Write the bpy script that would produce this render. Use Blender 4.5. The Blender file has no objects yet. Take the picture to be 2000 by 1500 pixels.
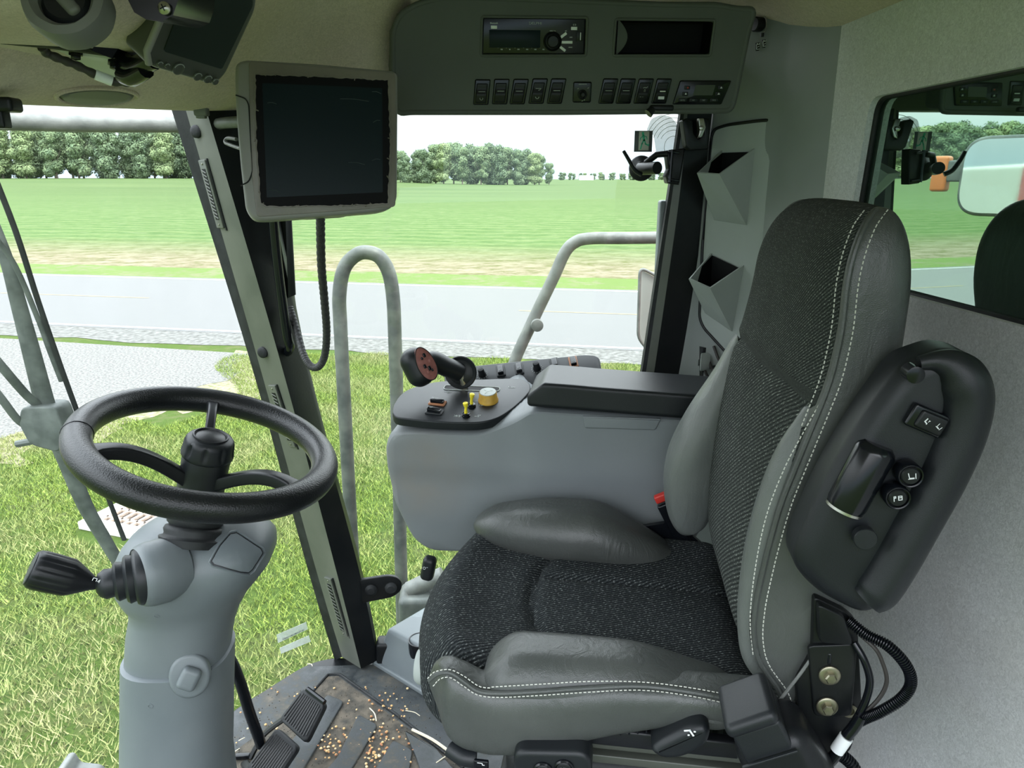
import bpy, bmesh, math, random
import numpy as np
from mathutils import Vector as V, Matrix
random.seed(7); np.random.seed(7)
R = math.radians
C = bpy.context.scene.collection
sc = bpy.context.scene

# ------------------------------------------------------------------ camera
FPX, PITCH, YAW, CH = 1450.0, R(15.5), R(3.0), 1.30
cam = bpy.data.cameras.new('camera'); camo = bpy.data.objects.new('camera', cam); C.objects.link(camo)
cam.sensor_fit = 'HORIZONTAL'; cam.sensor_width = 36.0; cam.lens = FPX / 2000 * 36.0
cam.clip_start = 0.02; cam.clip_end = 5000
camo.location = (0, 0, CH); camo.rotation_euler = (R(90) - PITCH, 0, -YAW)
sc.camera = camo
c_r = V((math.cos(YAW), -math.sin(YAW), 0)); c_f = V((math.sin(YAW)*math.cos(PITCH), math.cos(YAW)*math.cos(PITCH), -math.sin(PITCH)))
c_u = c_r.cross(c_f); CAM = V((0, 0, CH))

def P(u, v, Y=None, X=None, Z=None):
    """point of the place that stands at depth Y (or wall X, or height Z) in the direction of (u, v)"""
    d = c_f + c_r * ((u-1000)/FPX) - c_u * ((v-750)/FPX)
    if Y is not None: t = Y/d.y
    elif X is not None: t = X/d.x
    else: t = (Z-CH)/d.z
    return CAM + d*t

# ------------------------------------------------------------------ light
sc.view_settings.view_transform = 'Standard'; sc.view_settings.look = 'None'
sc.view_settings.exposure = 0.55; sc.view_settings.gamma = 1.0; sc.view_settings.use_curve_mapping = False
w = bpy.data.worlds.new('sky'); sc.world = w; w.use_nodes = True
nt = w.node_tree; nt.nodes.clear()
tc = nt.nodes.new('ShaderNodeTexCoord'); sx = nt.nodes.new('ShaderNodeSeparateXYZ'); cr = nt.nodes.new('ShaderNodeValToRGB')
no = nt.nodes.new('ShaderNodeTexNoise'); no.inputs['Scale'].default_value = 2.2; no.inputs['Detail'].default_value = 5
mp = nt.nodes.new('ShaderNodeMapping'); mp.inputs['Scale'].default_value = (1, 1, 3)
mx = nt.nodes.new('ShaderNodeMix'); mx.data_type = 'RGBA'
bg = nt.nodes.new('ShaderNodeBackground'); ow = nt.nodes.new('ShaderNodeOutputWorld')
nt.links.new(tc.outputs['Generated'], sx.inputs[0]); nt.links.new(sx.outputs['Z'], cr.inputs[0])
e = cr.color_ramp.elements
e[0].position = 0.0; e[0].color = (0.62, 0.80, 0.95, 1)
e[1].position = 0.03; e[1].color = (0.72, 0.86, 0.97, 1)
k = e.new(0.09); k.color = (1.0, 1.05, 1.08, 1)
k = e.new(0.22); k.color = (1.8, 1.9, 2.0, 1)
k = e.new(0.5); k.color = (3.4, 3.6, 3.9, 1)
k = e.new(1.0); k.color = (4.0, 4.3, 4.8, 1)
nt.links.new(tc.outputs['Generated'], mp.inputs[0]); nt.links.new(mp.outputs[0], no.inputs[0])
mx.inputs[7].default_value = (1.15, 1.18, 1.2, 1)
mr = nt.nodes.new('ShaderNodeMapRange'); mr.inputs[1].default_value = .45; mr.inputs[2].default_value = .7; mr.inputs[4].default_value = .12
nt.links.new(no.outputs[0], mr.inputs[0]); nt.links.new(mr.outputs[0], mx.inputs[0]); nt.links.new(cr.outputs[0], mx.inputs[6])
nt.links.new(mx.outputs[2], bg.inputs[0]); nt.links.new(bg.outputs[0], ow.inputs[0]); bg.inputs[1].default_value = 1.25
sun = bpy.data.lights.new('sun', 'SUN'); sun.energy = 2.0; sun.angle = R(8); sun.color = (1, .95, .86)
suno = bpy.data.objects.new('sun', sun); C.objects.link(suno); suno.rotation_euler = (R(22), R(14), 0)

# ------------------------------------------------------------------ materials
def principled(name, col, rough=.5, metal=0, spec=.5, coat=0):
    m = bpy.data.materials.new(name); m.use_nodes = True
    b = m.node_tree.nodes['Principled BSDF']
    b.inputs['Base Color'].default_value = (*col, 1); b.inputs['Roughness'].default_value = rough
    b.inputs['Metallic'].default_value = metal; b.inputs['Specular IOR Level'].default_value = spec
    b.inputs['Coat Weight'].default_value = coat
    return m
def node(m, t, **kw):
    n = m.node_tree.nodes.new('ShaderNode' + t)
    for k, v in kw.items():
        if hasattr(n, k): setattr(n, k, v)
        else: n.inputs[k.replace('_', ' ')].default_value = v
    return n
def link(m, a, b): m.node_tree.links.new(a, b)
def coords(m, kind='Object', scale=(1, 1, 1), rot=(0, 0, 0)):
    t = node(m, 'TexCoord'); mp = node(m, 'Mapping'); mp.inputs['Scale'].default_value = scale; mp.inputs['Rotation'].default_value = rot
    link(m, t.outputs[kind], mp.inputs[0]); return mp.outputs[0]
def ramp(m, src, stops):
    r = node(m, 'ValToRGB'); link(m, src, r.inputs[0]); el = r.color_ramp.elements
    while len(el) < len(stops): el.new(.5)
    for s, (p, c) in zip(el, stops): s.position = p; s.color = (*c, 1) if len(c) == 3 else c
    return r.outputs[0]
def bump(m, src, strength=.3, dist=.002, prev=None):
    b = node(m, 'Bump'); b.inputs['Strength'].default_value = strength; b.inputs['Distance'].default_value = dist
    link(m, src, b.inputs['Height'])
    if prev is not None: link(m, prev, b.inputs['Normal'])
    return b.outputs[0]
def pb(m): return m.node_tree.nodes['Principled BSDF']
def mottled(name, c1, c2, scale, rough=.5, bscale=None, bstr=.3, bdist=.001, spec=.5, metal=0, lo=.35, hi=.65, detail=5, kind='Object', coat=0, stretch=(1,1,1)):
    m = principled(name, c1, rough, metal, spec, coat)
    co = coords(m, kind, stretch)
    n = node(m, 'TexNoise', Scale=scale, Detail=detail); link(m, co, n.inputs[0])
    link(m, ramp(m, n.outputs[0], [(lo, c1), (hi, c2)]), pb(m).inputs['Base Color'])
    if bscale:
        n2 = node(m, 'TexNoise', Scale=bscale, Detail=3); link(m, co, n2.inputs[0])
        link(m, bump(m, n2.outputs[0], bstr, bdist), pb(m).inputs['Normal'])
    return m
M = {}
M['grey'] = mottled('grey_plastic', (.105, .122, .130), (.125, .142, .148), 6, .42, 900, .25, .0006, spec=.4)
M['trimgrey'] = mottled('trim_grey_plastic', (.20, .22, .21), (.23, .25, .24), 4, .5, 900, .2, .0006, spec=.35)
M['greylight'] = mottled('light_grey_plastic', (.29, .32, .30), (.33, .36, .34), 5, .5, 900, .2, .0006, spec=.4)
M['console'] = mottled('dusty_grey_plastic', (.225, .24, .238), (.27, .27, .25), 3, .5, 900, .2, .0006, spec=.4)
M['overhead'] = mottled('dark_grey_plastic', (.078, .085, .076), (.09, .098, .088), 5, .55, 900, .2, .0006, spec=.35)
M['black'] = mottled('black_plastic', (.006, .007, .008), (.010, .011, .013), 8, .36, 700, .3, .0005, spec=.28)
M['softblack'] = mottled('soft_black_plastic', (.008, .010, .012), (.012, .014, .016), 6, .40, 1100, .35, .0006, spec=.32)
M['gloss'] = principled('glossy_black', (.004, .005, .007), .2, spec=.35)
M['screen'] = principled('dark_screen_glass', (.006, .014, .018), .3, spec=.12)
M['bezelblack'] = principled('matt_black_bezel', (.004, .004, .005), .5, spec=.1)
M['wiper'] = mottled('dusty_dark_metal', (.05, .06, .055), (.11, .125, .115), 30, .6, 150, .3, .002)
M['rubber'] = mottled('rubber', (.010, .011, .012), (.020, .022, .023), 30, .55, 300, .3, .001, spec=.25)
M['rim'] = mottled('steering_rim_rubber', (.005, .006, .007), (.009, .010, .011), 20, .32, 420, .55, .0012, spec=.35)
M['blackmetal'] = mottled('black_painted_metal', (.004, .005, .006), (.009, .010, .010), 12, .35, 200, .15, .001, spec=.25)
M['pillar'] = mottled('grey_painted_metal', (.075, .083, .068), (.115, .122, .10), 7, .35, 150, .1, .001)
M['steel'] = mottled('zinc_steel', (.35, .34, .30), (.5, .49, .44), 60, .3, metal=1)
M['alu'] = mottled('dusty_metal_tube', (.105, .112, .105), (.175, .182, .17), 25, .55, 120, .3, .002, metal=.15)
M['galv'] = mottled('grey_green_metal_tube', (.05, .058, .056), (.125, .135, .122), 18, .5, 120, .3, .002, metal=.2)
M['white'] = principled('white_print', (.75, .77, .78), .5)
M['whitem'] = principled('white_metal', (.6, .62, .58), .4)
M['dim'] = principled('dim_print', (.30, .33, .31), .5)
M['red'] = principled('red_plastic', (.5, .03, .02), .4)
M['handlered'] = mottled('dull_red_plastic', (.20, .07, .06), (.26, .10, .085), 90, .45)
M['orange'] = principled('orange_plastic', (.48, .14, .03), .4)
M['orangebez'] = principled('orange_bezel', (.30, .12, .05), .5)
M['amber'] = mottled('amber_knob', (.42, .24, .03), (.55, .33, .05), 60, .4)
M['yellow'] = principled('yellow_rubber', (.75, .62, .03), .5)
M['green'] = principled('green_print', (.05, .55, .32), .5)
M['stickerbg'] = principled('sticker_pale', (.52, .50, .38), .6)
M['stickergrey'] = principled('sticker_grey', (.07, .075, .08), .5)
M['lcd'] = principled('lcd', (.03, .035, .02), .3)
M['stitch'] = principled('thread', (.55, .55, .50), .8)
M['film'] = mottled('dull_film_bezel', (.14, .125, .11), (.19, .17, .15), 12, .35, 40, .6, .002)
M['monitor'] = mottled('warm_grey_plastic', (.20, .195, .185), (.22, .215, .205), 6, .45)
M['vent'] = mottled('vent_plastic', (.10, .105, .09), (.12, .125, .11), 6, .5)
M['gpsbody'] = mottled('olive_grey_plastic', (.05, .055, .045), (.06, .065, .055), 8, .4)
M['pebblegreen'] = principled('gps_screen', (.018, .026, .022), .3, spec=.25)
M['bandtape'] = principled('dark_loom', (.03, .026, .024), .6)
M['redbody'] = mottled('red_machine_paint', (.45, .03, .03), (.5, .05, .04), 3, .3)
M['paleyel'] = principled('pale_plastic', (.55, .55, .48), .5)
M['goldbolt'] = mottled('zinc_yellow_steel', (.20, .19, .13), (.32, .30, .22), 40, .35, metal=.9)

# felt headliner: matted fibres
def felt(name, a, b, c):
    m = principled(name, a, .95, spec=.1)
    co = coords(m)
    n1 = node(m, 'TexNoise', Scale=5, Detail=4); n2 = node(m, 'TexNoise', Scale=170, Detail=6, Roughness=.75); n2.inputs['Distortion'].default_value = 1.5
    link(m, co, n1.inputs[0]); link(m, co, n2.inputs[0])
    f = ramp(m, n2.outputs[0], [(.36, a), (.62, b)]); g = ramp(m, n1.outputs[0], [(.4, (1, 1, 1)), (.75, c)])
    x = node(m, 'Mix', data_type='RGBA', blend_type='MULTIPLY'); x.inputs[0].default_value = 1
    link(m, f, x.inputs[6]); link(m, g, x.inputs[7]); link(m, x.outputs[2], pb(m).inputs['Base Color'])
    link(m, bump(m, n2.outputs[0], .5, .002), pb(m).inputs['Normal'])
    return m
M['felt'] = felt('beige_felt', (.50, .435, .365), (.67, .585, .50), (.88, .84, .80))
M['feltwall'] = felt('felt_in_grey_light', (.47, .48, .49), (.68, .69, .70), (.9, .88, .85))  # same beige felt, with the grey-blue light put into its colour

# leather
def leather(name, a, b):
    m = principled(name, a, .38, spec=.5)
    co = coords(m)
    v1 = node(m, 'TexVoronoi', Scale=420); v1.feature = 'DISTANCE_TO_EDGE'; n1 = node(m, 'TexNoise', Scale=9, Detail=4)
    n3 = node(m, 'TexNoise', Scale=38, Detail=2); n3.inputs['Distortion'].default_value = 2.0
    for n in (v1, n1): link(m, co, n.inputs[0])
    link(m, coords(m, 'Object', (1, 1, .35)), n3.inputs[0])
    link(m, ramp(m, n1.outputs[0], [(.35, a), (.7, b)]), pb(m).inputs['Base Color'])
    b1 = bump(m, v1.outputs[0], .35, .001); b2 = bump(m, n3.outputs[0], .22, .006, b1)
    link(m, b2, pb(m).inputs['Normal'])
    return m
M['leather'] = leather('dark_grey_leather', (.048, .053, .050), (.066, .071, .067))
M['leatherpale'] = leather('grey_leather', (.095, .105, .10), (.12, .13, .122))  # paler leather for the backrest bolsters

# woven seat cloth: diagonal ribs with pale flecks
def cloth(name, rotz, base, rib, fleck):
    m = principled(name, base, .9, spec=.15)
    co = coords(m, 'UV')
    co2 = node(m, 'Mapping'); co2.inputs['Rotation'].default_value = (0, 0, rotz); link(m, co, co2.inputs[0])
    w = node(m, 'TexWave', Scale=52, Distortion=.6); w.inputs['Detail'].default_value = 2; w.inputs['Detail Scale'].default_value = 3
    link(m, co2.outputs[0], w.inputs[0])
    co3 = node(m, 'Mapping'); co3.inputs['Scale'].default_value = (1, .38, 1); link(m, co2.outputs[0], co3.inputs[0])
    n = node(m, 'TexNoise', Scale=520, Detail=2); link(m, co3.outputs[0], n.inputs[0])
    n5 = node(m, 'TexNoise', Scale=14, Detail=3); link(m, co, n5.inputs[0])
    r1 = ramp(m, w.outputs[1], [(.3, base), (.85, rib)])
    r2 = ramp(m, n.outputs[0], [(.56, (0, 0, 0)), (.66, (1, 1, 1))])
    mul = node(m, 'Math', operation='MULTIPLY'); link(m, r2, mul.inputs[0]); link(m, ramp(m, w.outputs[1], [(.3, (.12,)*3), (.8, (1,)*3)]), mul.inputs[1])
    x = node(m, 'Mix', data_type='RGBA'); link(m, mul.outputs[0], x.inputs[0]); link(m, r1, x.inputs[6]); x.inputs[7].default_value = (*fleck, 1)
    x2 = node(m, 'Mix', data_type='RGBA', blend_type='MULTIPLY'); x2.inputs[0].default_value = 1
    link(m, x.outputs[2], x2.inputs[6]); link(m, ramp(m, n5.outputs[0], [(.35, (.85,)*3), (.7, (1.1,)*3)]), x2.inputs[7])
    link(m, x2.outputs[2], pb(m).inputs['Base Color'])
    b = bump(m, w.outputs[1], .35, .0015); b = bump(m, n.outputs[0], .4, .001, b); link(m, b, pb(m).inputs['Normal'])
    return m
M['cloth'] = cloth('ribbed_seat_cloth', R(62), (.008, .010, .011), (.030, .034, .036), (.22, .24, .235))
M['clothback'] = cloth('woven_back_cloth', R(-55), (.016, .019, .018), (.050, .056, .052), (.25, .27, .245))

# glass: clear, under a thin film of dust and painted haze
def glass(name, tint, dust_veil, refl, fres=True):
    m = bpy.data.materials.new(name); m.use_nodes = True; t = m.node_tree; t.nodes.clear()
    o = node(m, 'OutputMaterial'); tr = node(m, 'BsdfTransparent'); tr.inputs[0].default_value = (*tint, 1)
    gl = node(m, 'BsdfGlossy'); gl.inputs['Roughness'].default_value = .0; gl.inputs[0].default_value = (1, 1, 1, 1)
    df = node(m, 'BsdfDiffuse'); df.inputs[0].default_value = (.62, .66, .62, 1)
    a = node(m, 'MixShader'); b = node(m, 'MixShader')
    n = node(m, 'TexNoise', Scale=5, Detail=9, Roughness=.7); link(m, coords(m), n.inputs[0])
    r = node(m, 'MapRange'); r.inputs[1].default_value = .3; r.inputs[2].default_value = .75; r.inputs[3].default_value = dust_veil*.4; r.inputs[4].default_value = dust_veil*1.5
    link(m, n.outputs[0], r.inputs[0]); link(m, r.outputs[0], a.inputs[0])
    link(m, tr.outputs[0], a.inputs[1]); link(m, df.outputs[0], a.inputs[2])
    f = node(m, 'LayerWeight'); pw_ = node(m, 'Math', operation='POWER'); link(m, f.outputs['Facing'], pw_.inputs[0]); pw_.inputs[1].default_value = 4
    k = node(m, 'Math', operation='MULTIPLY_ADD'); link(m, pw_.outputs[0], k.inputs[0]); k.inputs[1].default_value = refl; k.inputs[2].default_value = .02*refl/.35
    link(m, k.outputs[0], b.inputs[0]); link(m, a.outputs[0], b.inputs[1]); link(m, gl.outputs[0], b.inputs[2])
    link(m, b.outputs[0], o.inputs[0]); return m
M['sideglass'] = glass('side_window_glass', (.97, .99, .97), .035, .35)
M['windshield'] = glass('windshield_glass', (.96, .99, .97), .085, .12)  # heavier film: dust plus a stand-in for the hazy reflection veil
M['clearplastic'] = glass('clear_label_film', (.85, .9, .88), .55, .5)
# tinted rear window with a dark machine wall right behind it: mirrors the cab
def mirrorglass():
    m = bpy.data.materials.new('dark_green_tinted_glass'); m.use_nodes = True; t = m.node_tree; t.nodes.clear()
    o = node(m, 'OutputMaterial'); gl = node(m, 'BsdfGlossy'); gl.inputs['Roughness'].default_value = .012; gl.inputs[0].default_value = (.66, .86, .74, 1)
    df = node(m, 'BsdfDiffuse'); a = node(m, 'MixShader')
    n = node(m, 'TexNoise', Scale=4, Detail=7); link(m, coords(m, 'Object', (1, 2, .6)), n.inputs[0])
    link(m, ramp(m, n.outputs[0], [(.3, (.008, .016, .010)), (.75, (.035, .05, .035))]), df.inputs[0])
    a.inputs[0].default_value = .62
    link(m, df.outputs[0], a.inputs[1]); link(m, gl.outputs[0], a.inputs[2]); link(m, a.outputs[0], o.inputs[0]); return m
M['rearglass'] = mirrorglass()
M['smear'] = glass('dirt_smear_on_glass', (.80, .80, .80), .30, .1)
M['smearline'] = glass('dirt_streak_on_glass', (.9, .9, .9), .7, .1)
M['mirror'] = principled('mirror_glass', (.8, .82, .82), .03, 1)

# ------------------------------------------------------------------ mesh helpers
ROOT = {}
def finish(bm, sharp=38):
    bmesh.ops.recalc_face_normals(bm, faces=bm.faces[:])
    lim = R(sharp)
    for f in bm.faces: f.smooth = True
    for ed in bm.edges:
        if len(ed.link_faces) == 2 and ed.calc_face_angle(0) > lim: ed.smooth = False
def root_of(o):
    while o.parent: o = o.parent
    return o
def obj(name, bm, mat, parent=None, label=None, sharp=38, uv=None, fin=True):
    if fin: finish(bm, sharp)
    if uv:
        l = bm.loops.layers.uv.new('UVMap')
        for f in bm.faces:
            for lp in f.loops: lp[l].uv = uv(lp.vert.co)
    me = bpy.data.meshes.new(name)
    if parent is not None:
        Mi = ROOT[root_of(parent).name_full]; bm.transform(Mi)
    bm.to_mesh(me); bm.free()
    me.materials.append(M[mat] if isinstance(mat, str) else mat)
    o = bpy.data.objects.new(name, me); C.objects.link(o)
    if parent is not None: o.parent = parent
    if label: o['label'] = label
    return o
def thing(name, label, cat, loc, group=None):
    o = bpy.data.objects.new(name, None); C.objects.link(o); o.empty_display_size = .05
    o.location = loc; o['label'] = label; o['category'] = cat
    if group: o['group'] = group
    ROOT[o.name_full] = Matrix.Translation(-V(loc)); return o
def solo(name, bm, mat, label, cat, group=None, kind=None, sharp=38):
    """a thing that is one mesh; origin at the middle of its base"""
    finish(bm, sharp)
    co = [v.co for v in bm.verts]
    lo = V([min(c[i] for c in co) for i in range(3)]); hi = V([max(c[i] for c in co) for i in range(3)])
    b = V(((lo.x+hi.x)/2, (lo.y+hi.y)/2, lo.z)); bm.transform(Matrix.Translation(-b))
    me = bpy.data.meshes.new(name); bm.to_mesh(me); bm.free(); me.materials.append(M[mat] if isinstance(mat, str) else mat)
    o = bpy.data.objects.new(name, me); C.objects.link(o); o.location = b
    ROOT[o.name_full] = Matrix.Translation(-b)
    if label: o['label'] = label
    if cat: o['category'] = cat
    if group: o['group'] = group
    if kind: o['kind'] = kind
    return o
def struct(name, bm, mat, label=None, cat=None, sharp=38):
    return solo(name, bm, mat, label, cat, None, 'structure', sharp)
B = bmesh.new

class Fr:
    """a local frame: o + a*x + b*y + c*z"""
    def __init__(s, o, x, y, z=None):
        s.o = V(o); s.x = V(x).normalized(); y = V(y)
        s.z = s.x.cross(y).normalized() if z is None else V(z).normalized()
        s.y = s.z.cross(s.x).normalized()
    def w(s, a, b=0, c=0): return s.o + s.x*a + s.y*b + s.z*c
    def at(s, a, b=0, c=0): return Fr(s.w(a, b, c), s.x, s.y, s.z)
    def rot(s, ang):
        return Fr(s.o, s.x*math.cos(ang)+s.y*math.sin(ang), s.y*math.cos(ang)-s.x*math.sin(ang), s.z)
    def tilt(s, ang):   # about x
        y = s.y*math.cos(ang)+s.z*math.sin(ang); return Fr(s.o, s.x, y)
WF = Fr((0, 0, 0), (1, 0, 0), (0, 1, 0))

def rbox(bm, fr, c, size, r=.005, n=4, fn=None, dens=0):
    """box with rounded edges; fn(a,b,c) may bend the local position"""
    h = [s/2 for s in size]; r = min(r, min(h)*.999); inn = [x-r for x in h]
    def ticks(k):
        t = [-h[k]+r*(1-math.cos(math.pi/2*i/n)) if False else -h[k]+r*i/n for i in range(n+1)]
        m = dens if dens else 1
        for i in range(1, m): t.append(-inn[k]+2*inn[k]*i/m)
        t += [h[k]-r+r*i/n for i in range(n+1)]
        return t
    T = [ticks(0), ticks(1), ticks(2)]; cache = {}
    def vert(p):
        key = tuple(round(q, 7) for q in p)
        if key in cache: return cache[key]
        q = [max(-inn[i], min(inn[i], p[i])) for i in range(3)]
        d = V([p[i]-q[i] for i in range(3)])
        # spread evenly: cube to sphere
        if d.length > 1e-9: d = d.normalized()*r
        pt = [c[i]+q[i]+d[i] for i in range(3)]
        if fn: pt = fn(*pt)
        cache[key] = bm.verts.new(fr.w(*pt)); return cache[key]
    for ax in range(3):
        a1, a2 = (ax+1) % 3, (ax+2) % 3
        for s in (-1, 1):
            for i in range(len(T[a1])-1):
                for j in range(len(T[a2])-1):
                    q = []
                    for (ii, jj) in ((i, j), (i+1, j), (i+1, j+1), (i, j+1)):
                        p = [0, 0, 0]; p[ax] = s*h[ax]; p[a1] = T[a1][ii]; p[a2] = T[a2][jj]; q.append(vert(p))
                    if len(set(q)) >= 3:
                        q2 = []
                        for x in q:
                            if x not in q2: q2.append(x)
                        try: bm.faces.new(q2)
                        except ValueError: pass
    return bm
def box(bm, fr, c, size):
    return rbox(bm, fr, c, size, r=min(.0006, min(size)*.2), n=1)
def rpoly(pts, r, n=5, closed=True):
    """round the corners of a polyline (tuples of any dimension); r number or list"""
    out = []; N = len(pts)
    for i in range(N):
        p = V(pts[i])
        if not closed and i in (0, N-1): out.append(p); continue
        a = V(pts[i-1]); b = V(pts[(i+1) % N]); ri = r[i] if isinstance(r, (list, tuple)) else r
        la, lb = (a-p).length, (b-p).length; ra = min(ri, la*.48, lb*.48)
        if ra < 1e-6: out.append(p); continue
        s = p+(a-p)*(ra/la); t = p+(b-p)*(ra/lb)
        for k in range(n+1):
            x = k/n; out.append(s*(1-x)**2+p*2*x*(1-x)+t*x*x)
    return out
def prism(bm, fr, outline, z0, z1, bev=.0, seg=3):
    """outline (a,b) extruded from c=z0 to c=z1; the z1 side gets a soft edge"""
    vs0 = [bm.verts.new(fr.w(p[0], p[1], z0)) for p in outline]
    n = len(outline)
    cx = sum(p[0] for p in outline)/n; cy = sum(p[1] for p in outline)/n
    def inset(d):
        res = []
        for i in range(n):
            a = V(outline[i-1][:2]); p = V(outline[i][:2]); b = V(outline[(i+1) % n][:2])
            e1 = (p-a); e2 = (b-p)
            if e1.length < 1e-7: e1 = e2
            if e2.length < 1e-7: e2 = e1
            n1 = V((-e1.y, e1.x)).normalized(); n2 = V((-e2.y, e2.x)).normalized(); nn = (n1+n2)
            nn = nn.normalized() if nn.length > 1e-6 else n1
            res.append(p+nn*d*sgn)
        return res
    area = sum(outline[i-1][0]*outline[i][1]-outline[i][0]*outline[i-1][1] for i in range(n)); sgn = 1 if area > 0 else -1
    s = 1 if z1 > z0 else -1
    rings = [vs0]
    if bev > 0:
        for k in range(seg+1):
            t = math.pi/2*k/seg; o = inset(bev*(1-math.cos(t)))
            rings.append([bm.verts.new(fr.w(q[0], q[1], z1-s*bev*(1-math.sin(t)))) for q in o])
    else: rings.append([bm.verts.new(fr.w(p[0], p[1], z1)) for p in outline])
    for A, Bq in zip(rings, rings[1:]):
        for i in range(n): bm.faces.new((A[i-1], A[i], Bq[i], Bq[i-1]))
    bm.faces.new(rings[0]); bm.faces.new(rings[-1]); return bm
def loft(bm, rings, closed=True, caps=True):
    vr = [[bm.verts.new(p) for p in r] for r in rings]
    for A, Bq in zip(vr, vr[1:]):
        n = len(A)
        for i in range(0 if closed else 1, n): bm.faces.new((A[i-1], A[i], Bq[i], Bq[i-1]))
    if caps and closed:
        bm.faces.new(vr[0]); bm.faces.new(vr[-1])
    return bm
def spline(pts, n=8):
    """Catmull-Rom through points"""
    pts = [V(p) for p in pts]; out = []
    for i in range(len(pts)-1):
        p0 = pts[max(i-1, 0)]; p1 = pts[i]; p2 = pts[i+1]; p3 = pts[min(i+2, len(pts)-1)]
        for k in range(n):
            t = k/n
            out.append(.5*((2*p1)+(p2-p0)*t+(2*p0-5*p1+4*p2-p3)*t*t+(3*p1-p0-3*p2+p3)*t**3))
    out.append(pts[-1]); return out
def tube(bm, path, r, n=12, caps=True, closed=False, rf=None, flat=1.0, up=None):
    """round tube along points; r number or function of 0..1"""
    path = [V(p) for p in path]; N = len(path); rings = []
    up = V(up) if up is not None else V((0, 0, 1)); t0 = (path[1]-path[0]).normalized()
    if abs(t0.dot(up)) > .95: up = V((1, 0, 0))
    side = t0.cross(up).normalized()
    for i in range(N):
        if closed: t = (path[(i+1) % N]-path[i-1]).normalized()
        else: t = (path[min(i+1, N-1)]-path[max(i-1, 0)]).normalized()
        side = (side-t*side.dot(t)).normalized(); b = t.cross(side)
        rr = r(i/(N-1)) if callable(r) else r
        rings.append([path[i]+(side*math.cos(2*math.pi*k/n)+b*math.sin(2*math.pi*k/n)*flat)*rr for k in range(n)])
    if closed:
        vr = [[bm.verts.new(p) for p in q] for q in rings]
        for i in range(N):
            A, Bq = vr[i-1], vr[i]
            for k in range(n): bm.faces.new((A[k-1], A[k], Bq[k], Bq[k-1]))
    else: loft(bm, rings, True, caps)
    return bm
def lathe(bm, fr, prof, n=32, lobes=None):
    """profile (radius, height) turned about the frame's z"""
    rings = []
    for (r, h) in prof:
        rings.append([fr.w(r*math.cos(2*math.pi*k/n)*(lobes(h, 2*math.pi*k/n) if lobes else 1), r*math.sin(2*math.pi*k/n)*(lobes(h, 2*math.pi*k/n) if lobes else 1), h) for k in range(n)])
    return loft(bm, rings)
def disc_prof(r, h, b=.002, h0=0):
    return [(r, h0), (r, h-b), (r-b*.3, h-b*.3), (r-b, h)]
def interp(tab, x):
    """piecewise smooth table [(x, y...)], any order of x ascending"""
    if x <= tab[0][0]: return V(tab[0][1:]) if len(tab[0]) > 2 else tab[0][1]
    for a, b in zip(tab, tab[1:]):
        if x <= b[0]:
            t = (x-a[0])/(b[0]-a[0])
            r = [p+(q-p)*t for p, q in zip(a[1:], b[1:])]
            return V(r) if len(r) > 1 else r[0]
    return V(tab[-1][1:]) if len(tab[-1]) > 2 else tab[-1][1]
def sst(a, b, x):
    t = max(0, min(1, (x-a)/(b-a))); return t*t*(3-2*t)
def text(fr, s, size, name, mat, parent, align='CENTER', ext=.0002, sx=1.0):
    cu = bpy.data.curves.new('lettering', 'FONT'); cu.body = s; cu.size = size; cu.extrude = ext; cu.align_x = align; cu.align_y = 'CENTER'
    t = bpy.data.objects.new('lettering', cu); C.objects.link(t)
    dg = bpy.context.evaluated_depsgraph_get(); me = bpy.data.meshes.new_from_object(t.evaluated_get(dg))
    bm = B(); bm.from_mesh(me); bpy.data.objects.remove(t)
    mt = Matrix((( *[fr.x[0]*sx], fr.y[0], fr.z[0], fr.o[0]), (fr.x[1]*sx, fr.y[1], fr.z[1], fr.o[1]), (fr.x[2]*sx, fr.y[2], fr.z[2], fr.o[2]), (0, 0, 0, 1)))
    bm.transform(mt)
    return obj(name, bm, mat, parent, fin=False)
def stroke(bm, fr, pts, wd=.0006, h=.0003):
    """thin printed line through local points"""
    for a, b in zip(pts, pts[1:]):
        a = V((*a, 0)); b = V((*b, 0)); d = b-a
        if d.length < 1e-7: continue
        m = (a+b)/2; g = fr.at(m.x, m.y).rot(math.atan2(d.y, d.x))
        box(bm, g, (0, 0, h/2), (d.length+wd, wd, h))
def circ(x, y, r, n=10, a0=0, a1=2*math.pi): return [(x+r*math.cos(a0+(a1-a0)*k/n), y+r*math.sin(a0+(a1-a0)*k/n)) for k in range(n+1)]
def rrect(x0, y0, x1, y1, r, n=5): return [tuple(p) for p in rpoly([(x0, y0), (x1, y0), (x1, y1), (x0, y1)], r, n)]
# ================================================================== OUTSIDE
GZ = -1.9
def hill(x, y):
    return GZ + 3.1*sst(60, 380, y)*sst(20, -110, x)
# road direction measured on the two white edge lines
RD = V((.9695, -.245, 0)); RN = V((.245, .9695, 0)); RO = V((0, 14.66, GZ))
def strip(bm, d0, d1, s0, s1, dz, ns=40, nd=1, wob=0):
    rows = []
    for j in range(nd+1):
        row = []
        for i in range(ns+1):
            s = s0+(s1-s0)*i/ns; d = d0+(d1-d0)*j/nd
            if wob and j in (0, nd): d += wob*math.sin(s*1.7+j)*math.sin(s*.53+2)+wob*.5*math.sin(s*5.1)
            p = RO+RD*s+RN*d; row.append(bm.verts.new((p.x, p.y, GZ+dz)))
        rows.append(row)
    for A, Bq in zip(rows, rows[1:]):
        for i in range(ns): bm.faces.new((A[i], A[i+1], Bq[i+1], Bq[i]))
    return bm

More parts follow.
